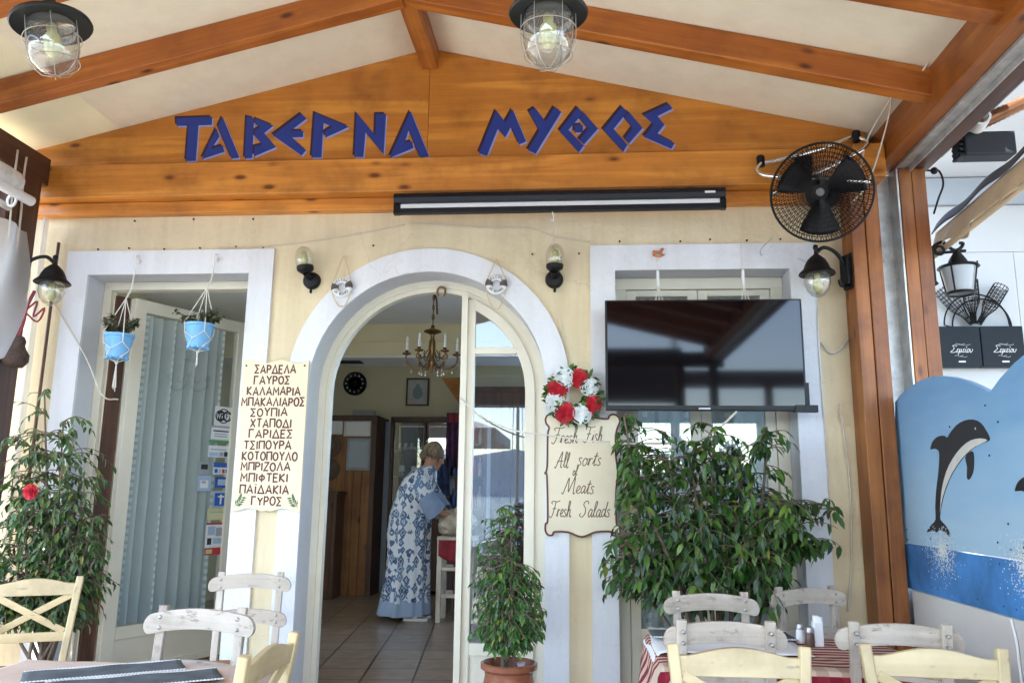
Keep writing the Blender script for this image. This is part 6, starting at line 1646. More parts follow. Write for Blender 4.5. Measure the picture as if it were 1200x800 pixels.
# white high stool with cloths
so = thing('high_stool', 'white painted high stool under the heap of cloths beside the woman', 'stool', (-1.22,2.98,.2))
mb = MB()
mb.box(-1.33,-.98,2.82,3.16,.93,.97); mb.build('seat', M['whitewX'], so, bevel=.004)
for sx in (-1.305,-1.005):
    for sy in (2.845,3.135):
        mb = MB(); mb.box(sx-.022,sx+.022,sy-.022,sy+.022,.2,.93); mb.build('leg', M['whitewZ'], so, bevel=.004)
for z in (.42,.66):
    mb = MB(); mb.box(-1.283,-1.027,2.83,2.86,z,z+.035); mb.box(-1.283,-1.027,3.12,3.15,z,z+.035); mb.build('stretcher', M['whitewX'], so, bevel=.003)
mb = MB(); mb.tube([(-1.17,3.0,.2),(-1.17,3.0,.93)], .022, 10)
tag(mb.build('dark_pole', M['darkZ']), 'dark upright pole below the white stool', 'pole')
def heap(name, c, r, m, label, seed):
    rg = random.Random(seed); p = [rg.uniform(0,6) for _ in range(6)]
    mb = MB()
    def fn(u, v):
        a = 2*PI*u; b_ = PI*v
        k = 1+.14*math.sin(5*a+p[0]+3*b_)+.10*math.sin(9*a+p[1]-4*b_)+.08*math.sin(7*b_+p[2]+2*a)
        return (c[0]+r[0]*k*math.cos(a)*math.sin(b_), c[1]+r[1]*k*math.sin(a)*math.sin(b_), max(c[2]-r[2]*.8, c[2]-r[2]*math.cos(b_)*k))
    mb.grid(fn, 40, 20); return tag(mb.build(name, m, smooth=True, recalc=False), label, 'cloth')
heap('folded_cloths', (-1.17,2.98,1.085), (.165,.15,.125), plain('cream cloth',(.52,.44,.33),.9,0,.35,12), 'rumpled cream cloths heaped on the white stool under the woman\'s hands', 3)
mb = MB(); mb.grid(lambda u, v: (-1.31+.30*u, 2.80-.012*math.sin(u*13), .80+.14*v+.03*math.sin(u*PI)*(v-1)*2), 14, 5)
tag(mb.build('red_cloth', plain('red cloth',(.24,.02,.03),.9,0,.2,12), smooth=True, solid=.006, recalc=False), 'dark red cloth hanging over the front of the white stool', 'cloth')

# ================================================================ THE WOMAN
def person():
    X0, Y0 = -1.575, 3.0
    def Q(x, y, z): return Vector((X0+x, Y0+y, .2+z))
    mb = MB()
    # trunk and neck, leaning forward to +x
    mb.tube([Q(-.05,0,.80),Q(-.05,0,.98),Q(-.02,0,1.15),Q(.03,0,1.28),Q(.07,0,1.36),Q(.105,0,1.40),Q(.125,0,1.46)], [.15,.15,.145,.14,.09,.055,.05], 16)
    for s in (-1, 1):
        mb.tube([Q(.0,s*.09,.86),Q(-.01,s*.09,.5),Q(-.02,s*.085,.10),Q(-.02,s*.085,.05)], [.09,.062,.042,.045], 12)
        mb.tube([Q(-.05,s*.085,.045),Q(.06,s*.09,.035),Q(.13,s*.09,.03)], [.04,.042,.03], 10)
        # arm: shoulder, elbow, wrist reaching to the cloths
        mb.tube([Q(.04,s*.15,1.30),Q(.10,s*.20,1.20),Q(.17,s*.20,1.06),Q(.28,s*.13,.98),Q(.35,s*.09,.955)], [.055,.05,.042,.034,.026], 12)
        h0 = Q(.35,s*.09,.955)
        mb.tube([h0, Q(.385,s*.08,.94), Q(.425,s*.075,.925)], [.026,.036,.032], 10, sx=.7)
        for f, (dy, L) in enumerate(((-.028,.070),(-.010,.080),(.009,.076),(.026,.060))):
            b0 = Q(.42,s*.075+dy,.925)
            mb.tube([b0, b0+Vector((L*.5,0,-.012)), b0+Vector((L*.85,0,-.035)), b0+Vector((L*.95,0,-.055))], [.0105,.010,.009,.008], 8)
        b0 = Q(.375,s*.075-s*.03,.938); mb.tube([b0, b0+Vector((.03,-s*.022,-.012)), b0+Vector((.058,-s*.026,-.03))], [.012,.011,.009], 8)
    # head, looking down and forward (+x)
    H = Q(.155,0,1.515)
    fx = Vector((.93,.0,-.36)).normalized(); up = Vector((.36,0,.93)).normalized(); sd = Vector((0,1,0))
    def hp(a, b_, c): return H + fx*a + sd*b_ + up*c
    n1, n2 = 24, 18; vs = []
    for j in range(n2+1):
        th = PI*j/n2
        for i in range(n1):
            a = 2*PI*i/n1
            ca, sa, cz, sz = math.cos(a), math.sin(a), -math.cos(th), math.sin(th)
            x = .092*sz*ca; y = .072*sz*sa; z = .112*cz
            if z < 0: y *= 1-.35*(-z/.112)**1.5; x = x*(1-.12*(-z/.112)) + .010*(-z/.112)
            if ca > .8: 
                if -.3 < cz < .12: x += .012*(ca-.8)*5*max(0, 1-abs(sa)*3.2)*(1 if cz < .0 else .5)
                if .05 < cz < .35 and abs(sa) > .2: x -= .006
            vs.append(hp(x, y, z))
    mb.add(vs, [(j*n1+i, j*n1+(i+1) % n1, (j+1)*n1+(i+1) % n1, (j+1)*n1+i) for j in range(n2) for i in range(n1)])
    mb.tube([hp(.088,0,.022),hp(.104,0,-.005),hp(.112,0,-.022),hp(.094,0,-.032)], [.008,.011,.014,.010], 8)     # nose
    mb.tube([hp(.086,-.022,-.055),hp(.098,0,-.053),hp(.086,.022,-.055)], [.005,.009,.005], 6); mb.tube([hp(.083,-.02,-.066),hp(.095,0,-.067),hp(.083,.02,-.066)], [.005,.009,.005], 6)
    mb.ball(hp(.078,0,-.095), .022, 10, 8)
    for s in (-1, 1): mb.ball(hp(-.005,s*.072,-.01), .026, 10, 8, (.6,.35,1.1))
    body = mb.build('person', M['skin'], smooth=True)
    m = body.modifiers.new('fuse', 'REMESH'); m.mode = 'VOXEL'; m.voxel_size = .0065; m.use_smooth_shade = True
    m2 = body.modifiers.new('soft', 'SMOOTH'); m2.factor = .5; m2.iterations = 2
    tag(body, 'blond woman in a white and blue patterned long dress bending over cloths inside the doorway', 'person')
    for s in (-1, 1):
        mb = MB(); mb.ball(hp(.083,s*.031,.022), .009, 8, 6); mb.build('eye', M['black'], body, smooth=True)
        mb = MB(); mb.tube([hp(.086,s*.015,.043),hp(.09,s*.032,.048),hp(.076,s*.05,.042)], .0045, 5); mb.build('eyebrow', M['hair'], body)
    # hair: short, swept up, bun low at the back
    mb = MB(); n1, n2 = 40, 16; vs = []
    rg = random.Random(2)
    for j in range(n2+1):
        th = PI*.5*j/n2*1.28
        for i in range(n1):
            a = 2*PI*i/n1; back = -math.cos(a)
            t_ = th*(.72+.36*max(0,back)) if back > -.2 else th*.62
            r = 1.10 + .03*math.sin(i*2.3+j*.7) + .02*math.sin(i*5.1)
            vs.append(hp(.096*r*math.sin(t_)*math.cos(a)-.008, .079*r*math.sin(t_)*math.sin(a), .118*r*math.cos(t_)+.004))
    mb.add(vs, [(j*n1+i, j*n1+(i+1) % n1, (j+1)*n1+(i+1) % n1, (j+1)*n1+i) for j in range(n2) for i in range(n1)])
    mb.ball(hp(-.088,0,-.02), .05, 14, 10, (1,1.1,1.0)); mb.ball(hp(-.10,.01,.03), .034, 10, 8)
    for k in range(260):
        a = rg.uniform(PI*.30, PI*1.70); t0 = rg.uniform(.0,.8); q_ = rg.uniform(1.0,1.10)
        pts = [hp(q_*.105*math.sin(t)*math.cos(a+.25*(t-t0))-.010, q_*.088*math.sin(t)*math.sin(a+.25*(t-t0)), q_*.126*math.cos(t)+.004) for t in (t0, t0+.3, t0+.6, t0+.85, t0+1.05)]
        mb.tube(pts, [.005,.006,.0055,.004,.002], 5)
    mb.build('hair', M['hair'], body, smooth=True)
    hs = MB()
    for k in range(90):                        # lighter loose strands
        a = rg.uniform(PI*.35, PI*1.65); t0 = rg.uniform(.0,.9); q_ = rg.uniform(1.08,1.16); w_ = rg.uniform(-.3,.3)
        hs.tube([hp(q_*.105*math.sin(t)*math.cos(a+w_*(t-t0))-.010, q_*.088*math.sin(t)*math.sin(a+w_*(t-t0)), q_*.124*math.cos(t)+.004) for t in (t0, t0+.25, t0+.5, t0+.7)], [.003,.0045,.004,.002], 4)
    hs.build('hair_highlights', plain('light hair strands', (.34,.26,.16), .5, 0, .2, 60), body, smooth=True)
    # long kaftan: lofted rings from neck to hem
    dm, nt, b = new_mat('ikat dress cotton')
    tc = N(nt, 'ShaderNodeTexCoord'); vec = tc.outputs['Object']
    no = N(nt, 'ShaderNodeTexNoise'); no.inputs['Scale'].default_value = 16; nt.links.new(vec, no.inputs['Vector'])
    vo = N(nt, 'ShaderNodeTexVoronoi'); vo.inputs['Scale'].default_value = 1.0; vo.distance = 'MANHATTAN'; vo.inputs['Randomness'].default_value = .55
    mp = N(nt, 'ShaderNodeMapping'); mp.inputs['Scale'].default_value = (17,17,12); nt.links.new(vec, mp.inputs['Vector'])
    ad = N(nt, 'ShaderNodeVectorMath', operation='MULTIPLY_ADD'); ad.inputs[1].default_value = (.55,.55,.55); nt.links.new(no.outputs['Color'], ad.inputs[0]); nt.links.new(mp.outputs[0], ad.inputs[2]); nt.links.new(ad.outputs[0], vo.inputs['Vector'])
    rr = ramp(nt, [(0,(1,1,1)),(.34,(1,1,1)),(.37,(0,0,0)),(.43,(0,0,0)),(.46,(1,1,1)),(.78,(1,1,1)),(.82,(0,0,0))]); nt.links.new(vo.outputs['Distance'], rr.inputs[0])
    sep = N(nt, 'ShaderNodeSeparateColor'); nt.links.new(vo.outputs['Color'], sep.inputs[0])
    gt = N(nt, 'ShaderNodeMath', operation='GREATER_THAN'); gt.inputs[1].default_value = .10; nt.links.new(sep.outputs[1], gt.inputs[0])
    mk = N(nt, 'ShaderNodeMath', operation='MULTIPLY'); nt.links.new(rr.outputs[0], mk.inputs[0]); nt.links.new(gt.outputs[0], mk.inputs[1])
    cb = N(nt, 'ShaderNodeMix', data_type='RGBA'); cb.inputs[6].default_value = (.055,.095,.20,1); cb.inputs[7].default_value = (.15,.24,.37,1); nt.links.new(sep.outputs[2], cb.inputs['Factor'])
    cw = N(nt, 'ShaderNodeMix', data_type='RGBA'); cw.inputs[6].default_value = (.66,.68,.72,1); nt.links.new(mk.outputs[0], cw.inputs['Factor']); nt.links.new(cb.outputs[2], cw.inputs[7])
    sz = N(nt, 'ShaderNodeSeparateXYZ'); nt.links.new(vec, sz.inputs[0])
    z1 = N(nt, 'ShaderNodeMath', operation='MULTIPLY_ADD'); z1.inputs[1].default_value = .14; z1.inputs[2].default_value = .0; nt.links.new(no.outputs['Fac'], z1.inputs[0])
    z2 = N(nt, 'ShaderNodeMath', operation='SUBTRACT'); nt.links.new(sz.outputs[2], z2.inputs[0]); nt.links.new(z1.outputs[0], z2.inputs[1])
    hz = N(nt, 'ShaderNodeMath', operation='LESS_THAN'); hz.inputs[1].default_value = .2+.11; nt.links.new(z2.outputs[0], hz.inputs[0])
    ch_ = N(nt, 'ShaderNodeMix', data_type='RGBA'); ch_.inputs[7].default_value = (.30,.38,.52,1); nt.links.new(hz.outputs[0], ch_.inputs['Factor']); nt.links.new(cw.outputs[2], ch_.inputs[6])
    nt.links.new(ch_.outputs[2], b.inputs['Base Color']); b.inputs['Roughness'].default_value = .85; b.inputs['Specular IOR Level'].default_value = .2
    rings = [(.125,1.425,.062,.068,0),(.10,1.41,.085,.105,0),(.06,1.375,.115,.165,0),(.025,1.30,.150,.205,0),(-.005,1.20,.172,.215,.3),(-.03,1.08,.185,.21,.5),(-.05,.95,.20,.215,.7),(-.06,.80,.205,.22,.9),(-.055,.60,.195,.22,1),(-.06,.40,.20,.225,1.2),(-.075,.22,.215,.235,1.4),(-.09,.09,.232,.245,1.6),(-.095,.05,.236,.248,1.7)]
    mb = MB(); ns = 64; vs = []
    for k, (cx, z, rx, ry, f) in enumerate(rings):
        for i in range(ns):
            a = 2*PI*i/ns
            w = 1+.042*f*math.sin(7*a+.9*math.sin(z*3))+.034*f*math.sin(11*a+1.3+.7*math.sin(z*2.2))+.020*f*math.sin(18*a+z*3)
            vs.append(Q(cx+rx*w*math.cos(a), ry*w*math.sin(a), z))
    mb.add(vs, [(j*ns+i, j*ns+(i+1) % ns, (j+1)*ns+(i+1) % ns, (j+1)*ns+i) for j in range(len(rings)-1) for i in range(ns)])
    dr = mb.build('dress', dm, body, smooth=True)
    for s in (-1, 1):
        mb = MB(); ns = 24; vs = []
        path = [((.03,s*.13,1.33),.070),((.08,s*.19,1.24),.074),((.13,s*.205,1.15),.078),((.19,s*.19,1.06),.086),((.235,s*.165,1.01),.094)]
        C = [Q(*p) for p, r in path]
        for k, (p, r) in enumerate(path):
            t_ = (C[min(k+1,4)]-C[max(k-1,0)]).normalized(); u = t_.cross(Vector((0,1,0))).normalized(); v = t_.cross(u)
            for i in range(ns):
                a = 2*PI*i/ns; w = 1+.05*math.sin(3*a+k)
                vs.append(C[k]+(u*math.cos(a)*1.1+v*math.sin(a)*.8)*(r*w)+Vector((0,0,-.02*k/4)))
        mb.add(vs, [(j*ns+i, j*ns+(i+1) % ns, (j+1)*ns+(i+1) % ns, (j+1)*ns+i) for j in range(4) for i in range(ns)])
        mb.build('sleeve', dm, dr, smooth=True)
        hem = MB(); hem.add([tuple(Vector(q)+ (Vector(q)-C[2+i//ns])*.015) for i, q in enumerate(vs[2*ns:])], [(j*ns+i, j*ns+(i+1) % ns, (j+1)*ns+(i+1) % ns, (j+1)*ns+i) for j in range(2) for i in range(ns)])
        hem.build('sleeve_hem', M['denim'], dr, smooth=True)
        mb = MB(); mb.grid(lambda u, v: tuple(Q(-.07+.23*u, s*.09+(v-.5)*.088*math.sin(PI*min(.97,max(.12,u*.9+.08)))**.5, .006)), 10, 6)
        mb2 = MB()
        def sole(u, w): 
            return (-.065+.225*u, (w-.5)*.092*(math.sin(PI*(.10+.86*u))**.45))
        for z0, z1 in ((.0,.028),):
            pts = [sole(i/12,0) for i in range(13)] + [sole(i/12,1) for i in range(12,-1,-1)]
            o = len(mb2.v)
            mb2.prism(pts, lambda u, v, w: tuple(Q(u, s*.09+v, w)), z0+.001, z1)
        sh = mb2.build('shoe', M['white'], body, bevel=.004)
        mb = MB(); mb.tube([tuple(Q(.05,s*.09+(.05*math.cos(a)), .03+.05*math.sin(a))) for a in [PI*k/10 for k in range(11)]], .012, 6, sx=1.8); mb.build('strap', M['white'], sh, smooth=True)
person()

# ================================================================ RIGHT SIDE: DOLPHIN BOARD, NEIGHBOUR
XB = 1.76
def side(u, v, w): return (XB - w, u, v)          # u along y, v up, w towards the terrace
DT = [(-.14,1.80),(-.16,1.895),(-.24,1.925),(-.36,1.948),(-.48,1.966),(-.60,1.970),(-.72,1.962),(-.86,1.935),(-1.0,1.896),(-1.1,1.86),(-1.17,1.832),(-1.20,1.815),(-1.23,1.83),(-1.30,1.865),(-1.42,1.91),(-1.56,1.945),(-1.72,1.965),(-1.88,1.96),(-2.04,1.93),(-2.18,1.87),(-2.26,1.815),(-2.32,1.85),(-2.46,1.91),(-2.62,1.95),(-2.8,1.965),(-3.0,1.95),(-3.2,1.90),(-3.32,1.82)]
db = thing('dolphin_board', 'wavy topped side board painted pale blue with leaping dolphins above a strip of sea', 'painted board', (XB,-1.7,.9))
sm, nt, b = new_mat('painted sky blue')
v = coords(nt, (1,1,1), False); sp = N(nt, 'ShaderNodeSeparateXYZ'); nt.links.new(v, sp.inputs[0])
no = N(nt, 'ShaderNodeTexNoise'); no.inputs['Scale'].default_value = 2.4; no.inputs['Detail'].default_value = 5; nt.links.new(coords(nt, (1,.8,3.0), False), no.inputs['Vector'])
ma = N(nt, 'ShaderNodeMath', operation='MULTIPLY_ADD'); ma.inputs[1].default_value = .9; ma.inputs[2].default_value = -.55; nt.links.new(sp.outputs[2], ma.inputs[0])
mb_ = N(nt, 'ShaderNodeMath', operation='MULTIPLY_ADD'); mb_.inputs[1].default_value = .55; nt.links.new(no.outputs['Fac'], mb_.inputs[0]); nt.links.new(ma.outputs[0], mb_.inputs[2])
rr = ramp(nt, [(.0,(.38,.55,.70)),(.35,(.26,.46,.68)),(.75,(.13,.31,.58))]); nt.links.new(mb_.outputs[0], rr.inputs[0]); nt.links.new(rr.outputs[0], b.inputs['Base Color']); b.inputs['Roughness'].default_value = .5
for pts, (a0, a1) in ((DT[:12], 0), (DT[11:], 1)) and (((DT[:12]), (0,0)), ((DT[11:21]), (0,0)), ((DT[20:]), (0,0))):
    q = [(pts[0][0], 1.128), ] + pts + [(pts[-1][0], 1.128)]
    q = [(u-(.0008 if i >= len(q)//2 else -.0008), z) for i, (u, z) in enumerate(q)]
    mb = MB(); mb.prism(q, side, -.022, .0); mb.build('sky_panel', sm, db)
M['seapaint'] = plain('painted sea blue', (.055,.20,.47), .55, 0, .42, 4.2)
mb = MB(); mb.prism([(-.14,.895),(-3.32,.895),(-3.32,1.112),(-.14,1.126)], side, -.022, .003); mb.build('sea_panel', M['seapaint'], db)
mb = MB()
rs_ = random.Random(5)
for k in range(34):
    u = rs_.choice([-.19,-1.15,-1.25,rs_.uniform(-3.2,-.2),rs_.uniform(-1.3,-.2)]); z = rs_.choice([1.15,1.10,.93,rs_.uniform(1.15,1.8)])
    mb.lathe([(.005,0),(.004,.003),(0,.0035)], (XB-.0005,u,z), (-1,0,0), 6)
mb.build('screw_head', M['black'], db)
DOL = [(-1.17, 1.622), (-1.157, 1.645), (-1.143, 1.66), (-1.106, 1.695), (-1.04, 1.717), (-0.956, 1.72), (-0.87, 1.705), (-0.795, 1.672), (-0.767, 1.655), (-0.74, 1.666), (-0.705, 1.669), (-0.656, 1.666), (-0.607, 1.65), (-0.58, 1.628), (-0.572, 1.609), (-0.622, 1.611), (-0.664, 1.594), (-0.659, 1.553), (-0.636, 1.489), (-0.597, 1.409), (-0.57, 1.329), (-0.562, 1.268), (-0.527, 1.247), (-0.476, 1.223), (-0.447, 1.199), (-0.504, 1.209), (-0.564, 1.204), (-0.597, 1.218), (-0.65, 1.209), (-0.703, 1.19), (-0.694, 1.219), (-0.657, 1.245), (-0.614, 1.266), (-0.62, 1.298), (-0.648, 1.346), (-0.7, 1.409), (-0.785, 1.482), (-0.898, 1.547), (-1.002, 1.587), (-1.094, 1.606), (-1.151, 1.612)]
BEL = [(-1.151, 1.617), (-1.093, 1.629), (-1.004, 1.627), (-0.909, 1.602), (-0.809, 1.554), (-0.728, 1.495), (-0.671, 1.425), (-0.64, 1.361), (-0.621, 1.304), (-0.644, 1.346), (-0.696, 1.409), (-0.781, 1.482), (-0.892, 1.546), (-0.996, 1.586), (-1.088, 1.605)]
FLP = [(-1.012, 1.573), (-1.008, 1.523), (-0.987, 1.48), (-0.947, 1.453), (-0.931, 1.465), (-0.943, 1.511), (-0.932, 1.553), (-0.975, 1.575)]
def dolphin(du, dz, label):
    sh = lambda P: [(p.x+du, p.y+dz) for p in (crom([(a, c, 0) for a, c in P], 2, True))]
    mb = MB(); mb.prism(sh(DOL), side, .0005, .0025); mb.prism(sh(FLP), side, .0005, .0029); f = mb.build('dolphin', plain('dolphin charcoal',(.012,.014,.020),.5), db)
    tag(f, label)
    mb = MB(); mb.prism(sh(BEL), side, .0006, .0035); mb.build('belly', plain('dolphin belly white',(.66,.64,.60),.5), f)
    mb = MB(); mb.lathe([(.006,0),(0,.001)], (XB-.0035,-1.055+du,1.675+dz), (-1,0,0), 8); mb.build('eye', M['paper'], f)
dolphin(0, 0, 'charcoal dolphin leaping upright nearest the post'); dolphin(-.76, -.21, 'charcoal dolphin leaping further along the board'); dolphin(-1.95, .0, 'charcoal dolphin leaping nearest the street')
mb = MB()
for du in (0,-.76,-1.95):
    for k in range(1100):
        a = rs_.uniform(0, 2*PI); r = abs(rs_.gauss(0,.068)); u = -.61+du+r*math.cos(a)*1.35; z = 1.115+r*math.sin(a)*1.1
        if z > 1.24: continue
        s_ = rs_.uniform(.0018,.0050); n0 = rs_.uniform(0,3)
        mb.add([side(u+s_*math.cos(n0+q), z+s_*math.sin(n0+q), .0045+.00002*(k % 40)) for q in (0,1.6,3.1,4.7)], [(0,1,2,3)])
mb.build('painted_splash', M['whitepetal'], db, recalc=False)
mb = MB(); mb.prism([(p[0], p[1]) for p in DT] + [(p[0], p[1]-.012) for p in reversed(DT)], side, -.030, -.0225); mb.build('edge_strip', M['bgrey'], db)
mb = MB(); mb.box(1.765, 1.90, Y_END, -.17, 0, .89)
tag(mb.build('parapet_wall', plain('pinkish white render',(.66,.60,.55),.85,0,.04,3,.2,40), bevel=.006), 'low pinkish white parapet wall under the painted dolphin board', 'wall')
mb = MB(); mb.tube(crom([(1.757,-1.20,.885),(1.757,-1.225,.80),(1.757,-1.23,.70),(1.757,-1.25,.4)],5), .005, 6)
tag(mb.build('wall_cable', M['white']), 'white cable hanging down the low wall below the dolphins', 'cable')

# neighbour house
nb = thing('neighbour_house', 'white boarded wall of the neighbouring house behind the dark boxes and the scrolled lamp', 'house', (4.5,1.5,0))
mb = MB()
mb.box(2.0, 9.0, 1.5, 1.75, 3.262, 3.64)
for z0, z1 in ((0,1.9),(1.903,3.259)):
    for x0, x1 in ((2.0,3.36),(3.363,9.0)): mb.box(x0, x1, 1.5, 1.75, z0, z1)
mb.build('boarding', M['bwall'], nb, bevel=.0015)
mb = MB(); mb.box(2.0, 9.0, 1.46, 1.75, 3.645, 3.86); mb.build('fascia', M['bgrey'], nb)
mb = MB(); mb.box(2.36, 9.0, -3.6, 3.0, 3.87, 3.97); mb.build('eaves_shade_slab', M['bwall'], nb)  # white soffit drawn far out to shade the boarding from the sky
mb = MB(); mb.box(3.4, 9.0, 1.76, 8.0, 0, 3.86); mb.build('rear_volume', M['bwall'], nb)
# two dark panels with script
def dark_panel(x0, label):
    t = thing('wall_signboard', label, 'sign panel', (x0+.15,1.44,2.345), 'two dark square panels on the white wall')
    mb = MB(); mb.box(x0, x0+.305, 1.40, 1.495, 2.345, 2.652); mb.build('box_panel', M['navy'], t, bevel=.004)
    mb = MB(); fn = front(1.3995)
    write(mb, 'Σεμείου'.replace('ο','o'), x0+.085, 2.452, .052, .0019, fn, .001, SCRIPT, width=.155, gap=.02, slant=.2, smooth=True)
    for zz, a, c in ((2.508,.13,.23),(2.515,.12,.19),(2.425,.11,.17),(2.418,.15,.20)):
        mb.stroke([(x0+a+ (c-a)*q/6, zz+.004*math.sin(q*1.3)) for q in range(7)],   .0008, fn, .001)
    mb.box(x0+.135, x0+.185, 1.398, 1.3995, 2.376, 2.387); mb.build('lettering', M['paper'], t)
dark_panel(2.70, 'dark slate panel with white script, the one next to the pine post'); dark_panel(3.012, 'dark slate panel with white script, the one farther from the pine post')
# wire bottle sculpture
wb = thing('wire_bottle_rack', 'black wire half hoop holding three wire mesh bottles above the dark panels', 'wire sculpture', (3.0,1.42,2.655))
mb = MB()
for y, r, c in ((1.40,.235,2.99),(1.47,.215,3.06)):
    mb.tube([(c+r*math.cos(a), y, 2.66+r*1.02*math.sin(a)) for a in [PI*k/24 for k in range(25)]], .006, 6)
mb.tube([(2.755,1.40,2.66),(2.845,1.47,2.66)],.005,5); mb.tube([(3.225,1.40,2.66),(3.275,1.47,2.66)],.005,5); mb.tube([(2.845,1.47,2.66),(3.275,1.47,2.66)],.004,5)
mb.build('hoop', M['black'], wb)
def wire_bottle(p, d):
    p = Vector(p); d = Vector(d).normalized(); u = d.orthogonal().normalized(); v = d.cross(u)
    prof = [(.018,0),(.02,.07),(.026,.10),(.050,.16),(.055,.19),(.055,.34),(.050,.35)]
    mb = MB()
    for k in range(14):
        a = 2*PI*k/14; mb.tube([p+d*h+(u*math.cos(a)+v*math.sin(a))*r for r, h in prof], .0028, 4)
    for r, h in [(.019,.02),(.02,.06),(.034,.12),(.051,.165)]+[(.055,.19+.03*k) for k in range(6)]:
        mb.tube([p+d*h+(u*math.cos(a)+v*math.sin(a))*r for a in [2*PI*j/18 for j in range(18)]], .0026, 4, closed=True)
    mb.build('wire_bottle', M['black'], wb)
for p, d in (((2.975,1.43,2.675),(-.62,0,.8)),((2.99,1.44,2.68),(.02,.05,1)),((3.02,1.43,2.675),(.55,0,.84))): wire_bottle(p, d)
# scrolled lamp with frosted shade on the post
sl_ = thing('scroll_lamp', 'black scrolled lantern with a frosted glass shade in front of the white boarded wall', 'lantern', (2.17,-.12,2.60))
mb = MB(); y = -.12
mb.tube(crom([(2.045,y,2.60),(2.06,y,2.585),(2.045,y,2.62),(2.040,y,2.76),(2.06,y,2.81),(2.11,y,2.835),(2.15,y,2.80),(2.18,y,2.785),(2.21,y,2.80),(2.225,y,2.825),(2.205,y,2.83)],6), .010, 8)
mb.tube(crom([(2.04,y,2.775),(2.08,y,2.77),(2.14,y,2.775),(2.235,y,2.782)],5), .009, 8); mb.tube([(2.09+.025*math.cos(a), y, 2.785+.025*math.sin(a)) for a in [2*PI*k/14 for k in range(14)]], .008, 6, closed=True)
mb.box(2.036,2.046,y-.03,y+.03,2.57,2.80); mb.build('bracket', M['black'], sl_, smooth=30)
mb = MB(); mb.lathe([(.012,2.785),(.02,2.77),(.036,2.745),(.05,2.72),(.055,2.70),(.105,2.690),(.112,2.680),(.10,2.676),(.0,2.68)], (2.185,y,0), (0,0,1), 24); mb.build('cap', M['black'], sl_, smooth=40)
mb = MB(); mb.lathe([(.092,2.676),(.066,2.53),(.062,2.53),(.088,2.676)], (2.185,y,0), (0,0,1), 28, close=True); mb.build('frosted_shade', M['frost'], sl_, smooth=40)
mb = MB(); mb.tube([(2.185+.072*math.cos(a), y+.072*math.sin(a), 2.527) for a in [2*PI*k/24 for k in range(24)]], .009, 6, closed=True)
for k in range(4):
    a = PI/4+k*PI/2; mb.tube([(2.185+.104*math.cos(a),y+.104*math.sin(a),2.70),(2.185+.074*math.cos(a),y+.074*math.sin(a),2.527)], .005, 5)
mb.build('cage', M['black'], sl_)
# awning of the neighbour: tan valance with dark band, along the side
aw = thing('neighbour_awning', 'gathered tan awning with a dark grey band, rolled along the side of the terrace', 'awning', (2.1,-.5,2.9))
def av(u, v):
    y = .08-3.2*u; 
    return (2.12+.05*math.sin(u*60)*(1-v)*.5+.05*v, y, 2.80+.17*u*1.0+.155*v + .022*math.sin(u*34)*(1-v) + .012*math.sin(u*85)*(1-v))
mb = MB(); mb.grid(av, 120, 8); mb.build('cloth', M['tan'], aw, smooth=True, solid=.006, recalc=False)
def av2(u, v):
    y = .10-3.2*u
    return (2.15+.04*v, y, 2.955+.17*u+.07*v+.01*math.sin(u*40))
mb = MB(); mb.grid(av2, 80, 3); mb.build('dark_band', M['greycl'], aw, smooth=True, solid=.006, recalc=False)
mb = MB(); mb.tube([(2.13,.10,2.80),(2.16,-3.15,2.97)], .018, 8); mb.build('edge_rod', M['tan'], aw)
# awning motor box and tubes
ht = thing('heater_box', 'black box hung under the neighbour eaves above the tan awning', 'heater', (2.35,-.2,3.4))
mb = MB(); mb.box(2.14,2.42,-.42,-.30,3.245,3.385); mb.build('casing', M['screenbl'], ht, bevel=.012)
mb = MB()
for k in range(5): mb.box(2.12,2.141,-.41,-.31,3.245+k*.03,3.26+k*.03)
mb.box(2.115,2.14,-.39,-.33,3.25,3.375); mb.build('end_grille', M['black'], ht)
pt_ = thing('vent_pipe', 'white pipe end with a copper ribbed hose above the black box', 'pipe', (2.25,-.5,3.42))
mb = MB(); mb.lathe([(.045,0),(.045,.14),(.034,.14),(.034,.01)], (2.215,-.42,3.412), (-.25,-1,-.05), 20, close=False); mb.build('pipe_end', M['white'], pt_, smooth=40)
mb = MB()
n = 46
mb.lathe([(.036+.004*(k % 2), .012*k) for k in range(n)], (2.24,-.42,3.43), (.62,-.66,.16), 16); mb.build('ribbed_hose', plain('copper hose',(.48,.24,.13),.3,.8,.1,20), pt_, smooth=60)
mb = MB(); mb.tube(crom([(2.03,-.08,3.30),(2.10,-.10,3.285),(2.14,-.1,3.28),(2.155,-.1,3.20),(2.12,-.1,3.11),(2.09,-.09,3.02)],5), .006, 6); mb.ball((2.11,-.1,3.285), .022, 8, 6)
tag(mb.build('gutter_hook', M['black']), 'bent black metal hook below the outer eaves beam near the awning', 'hook')

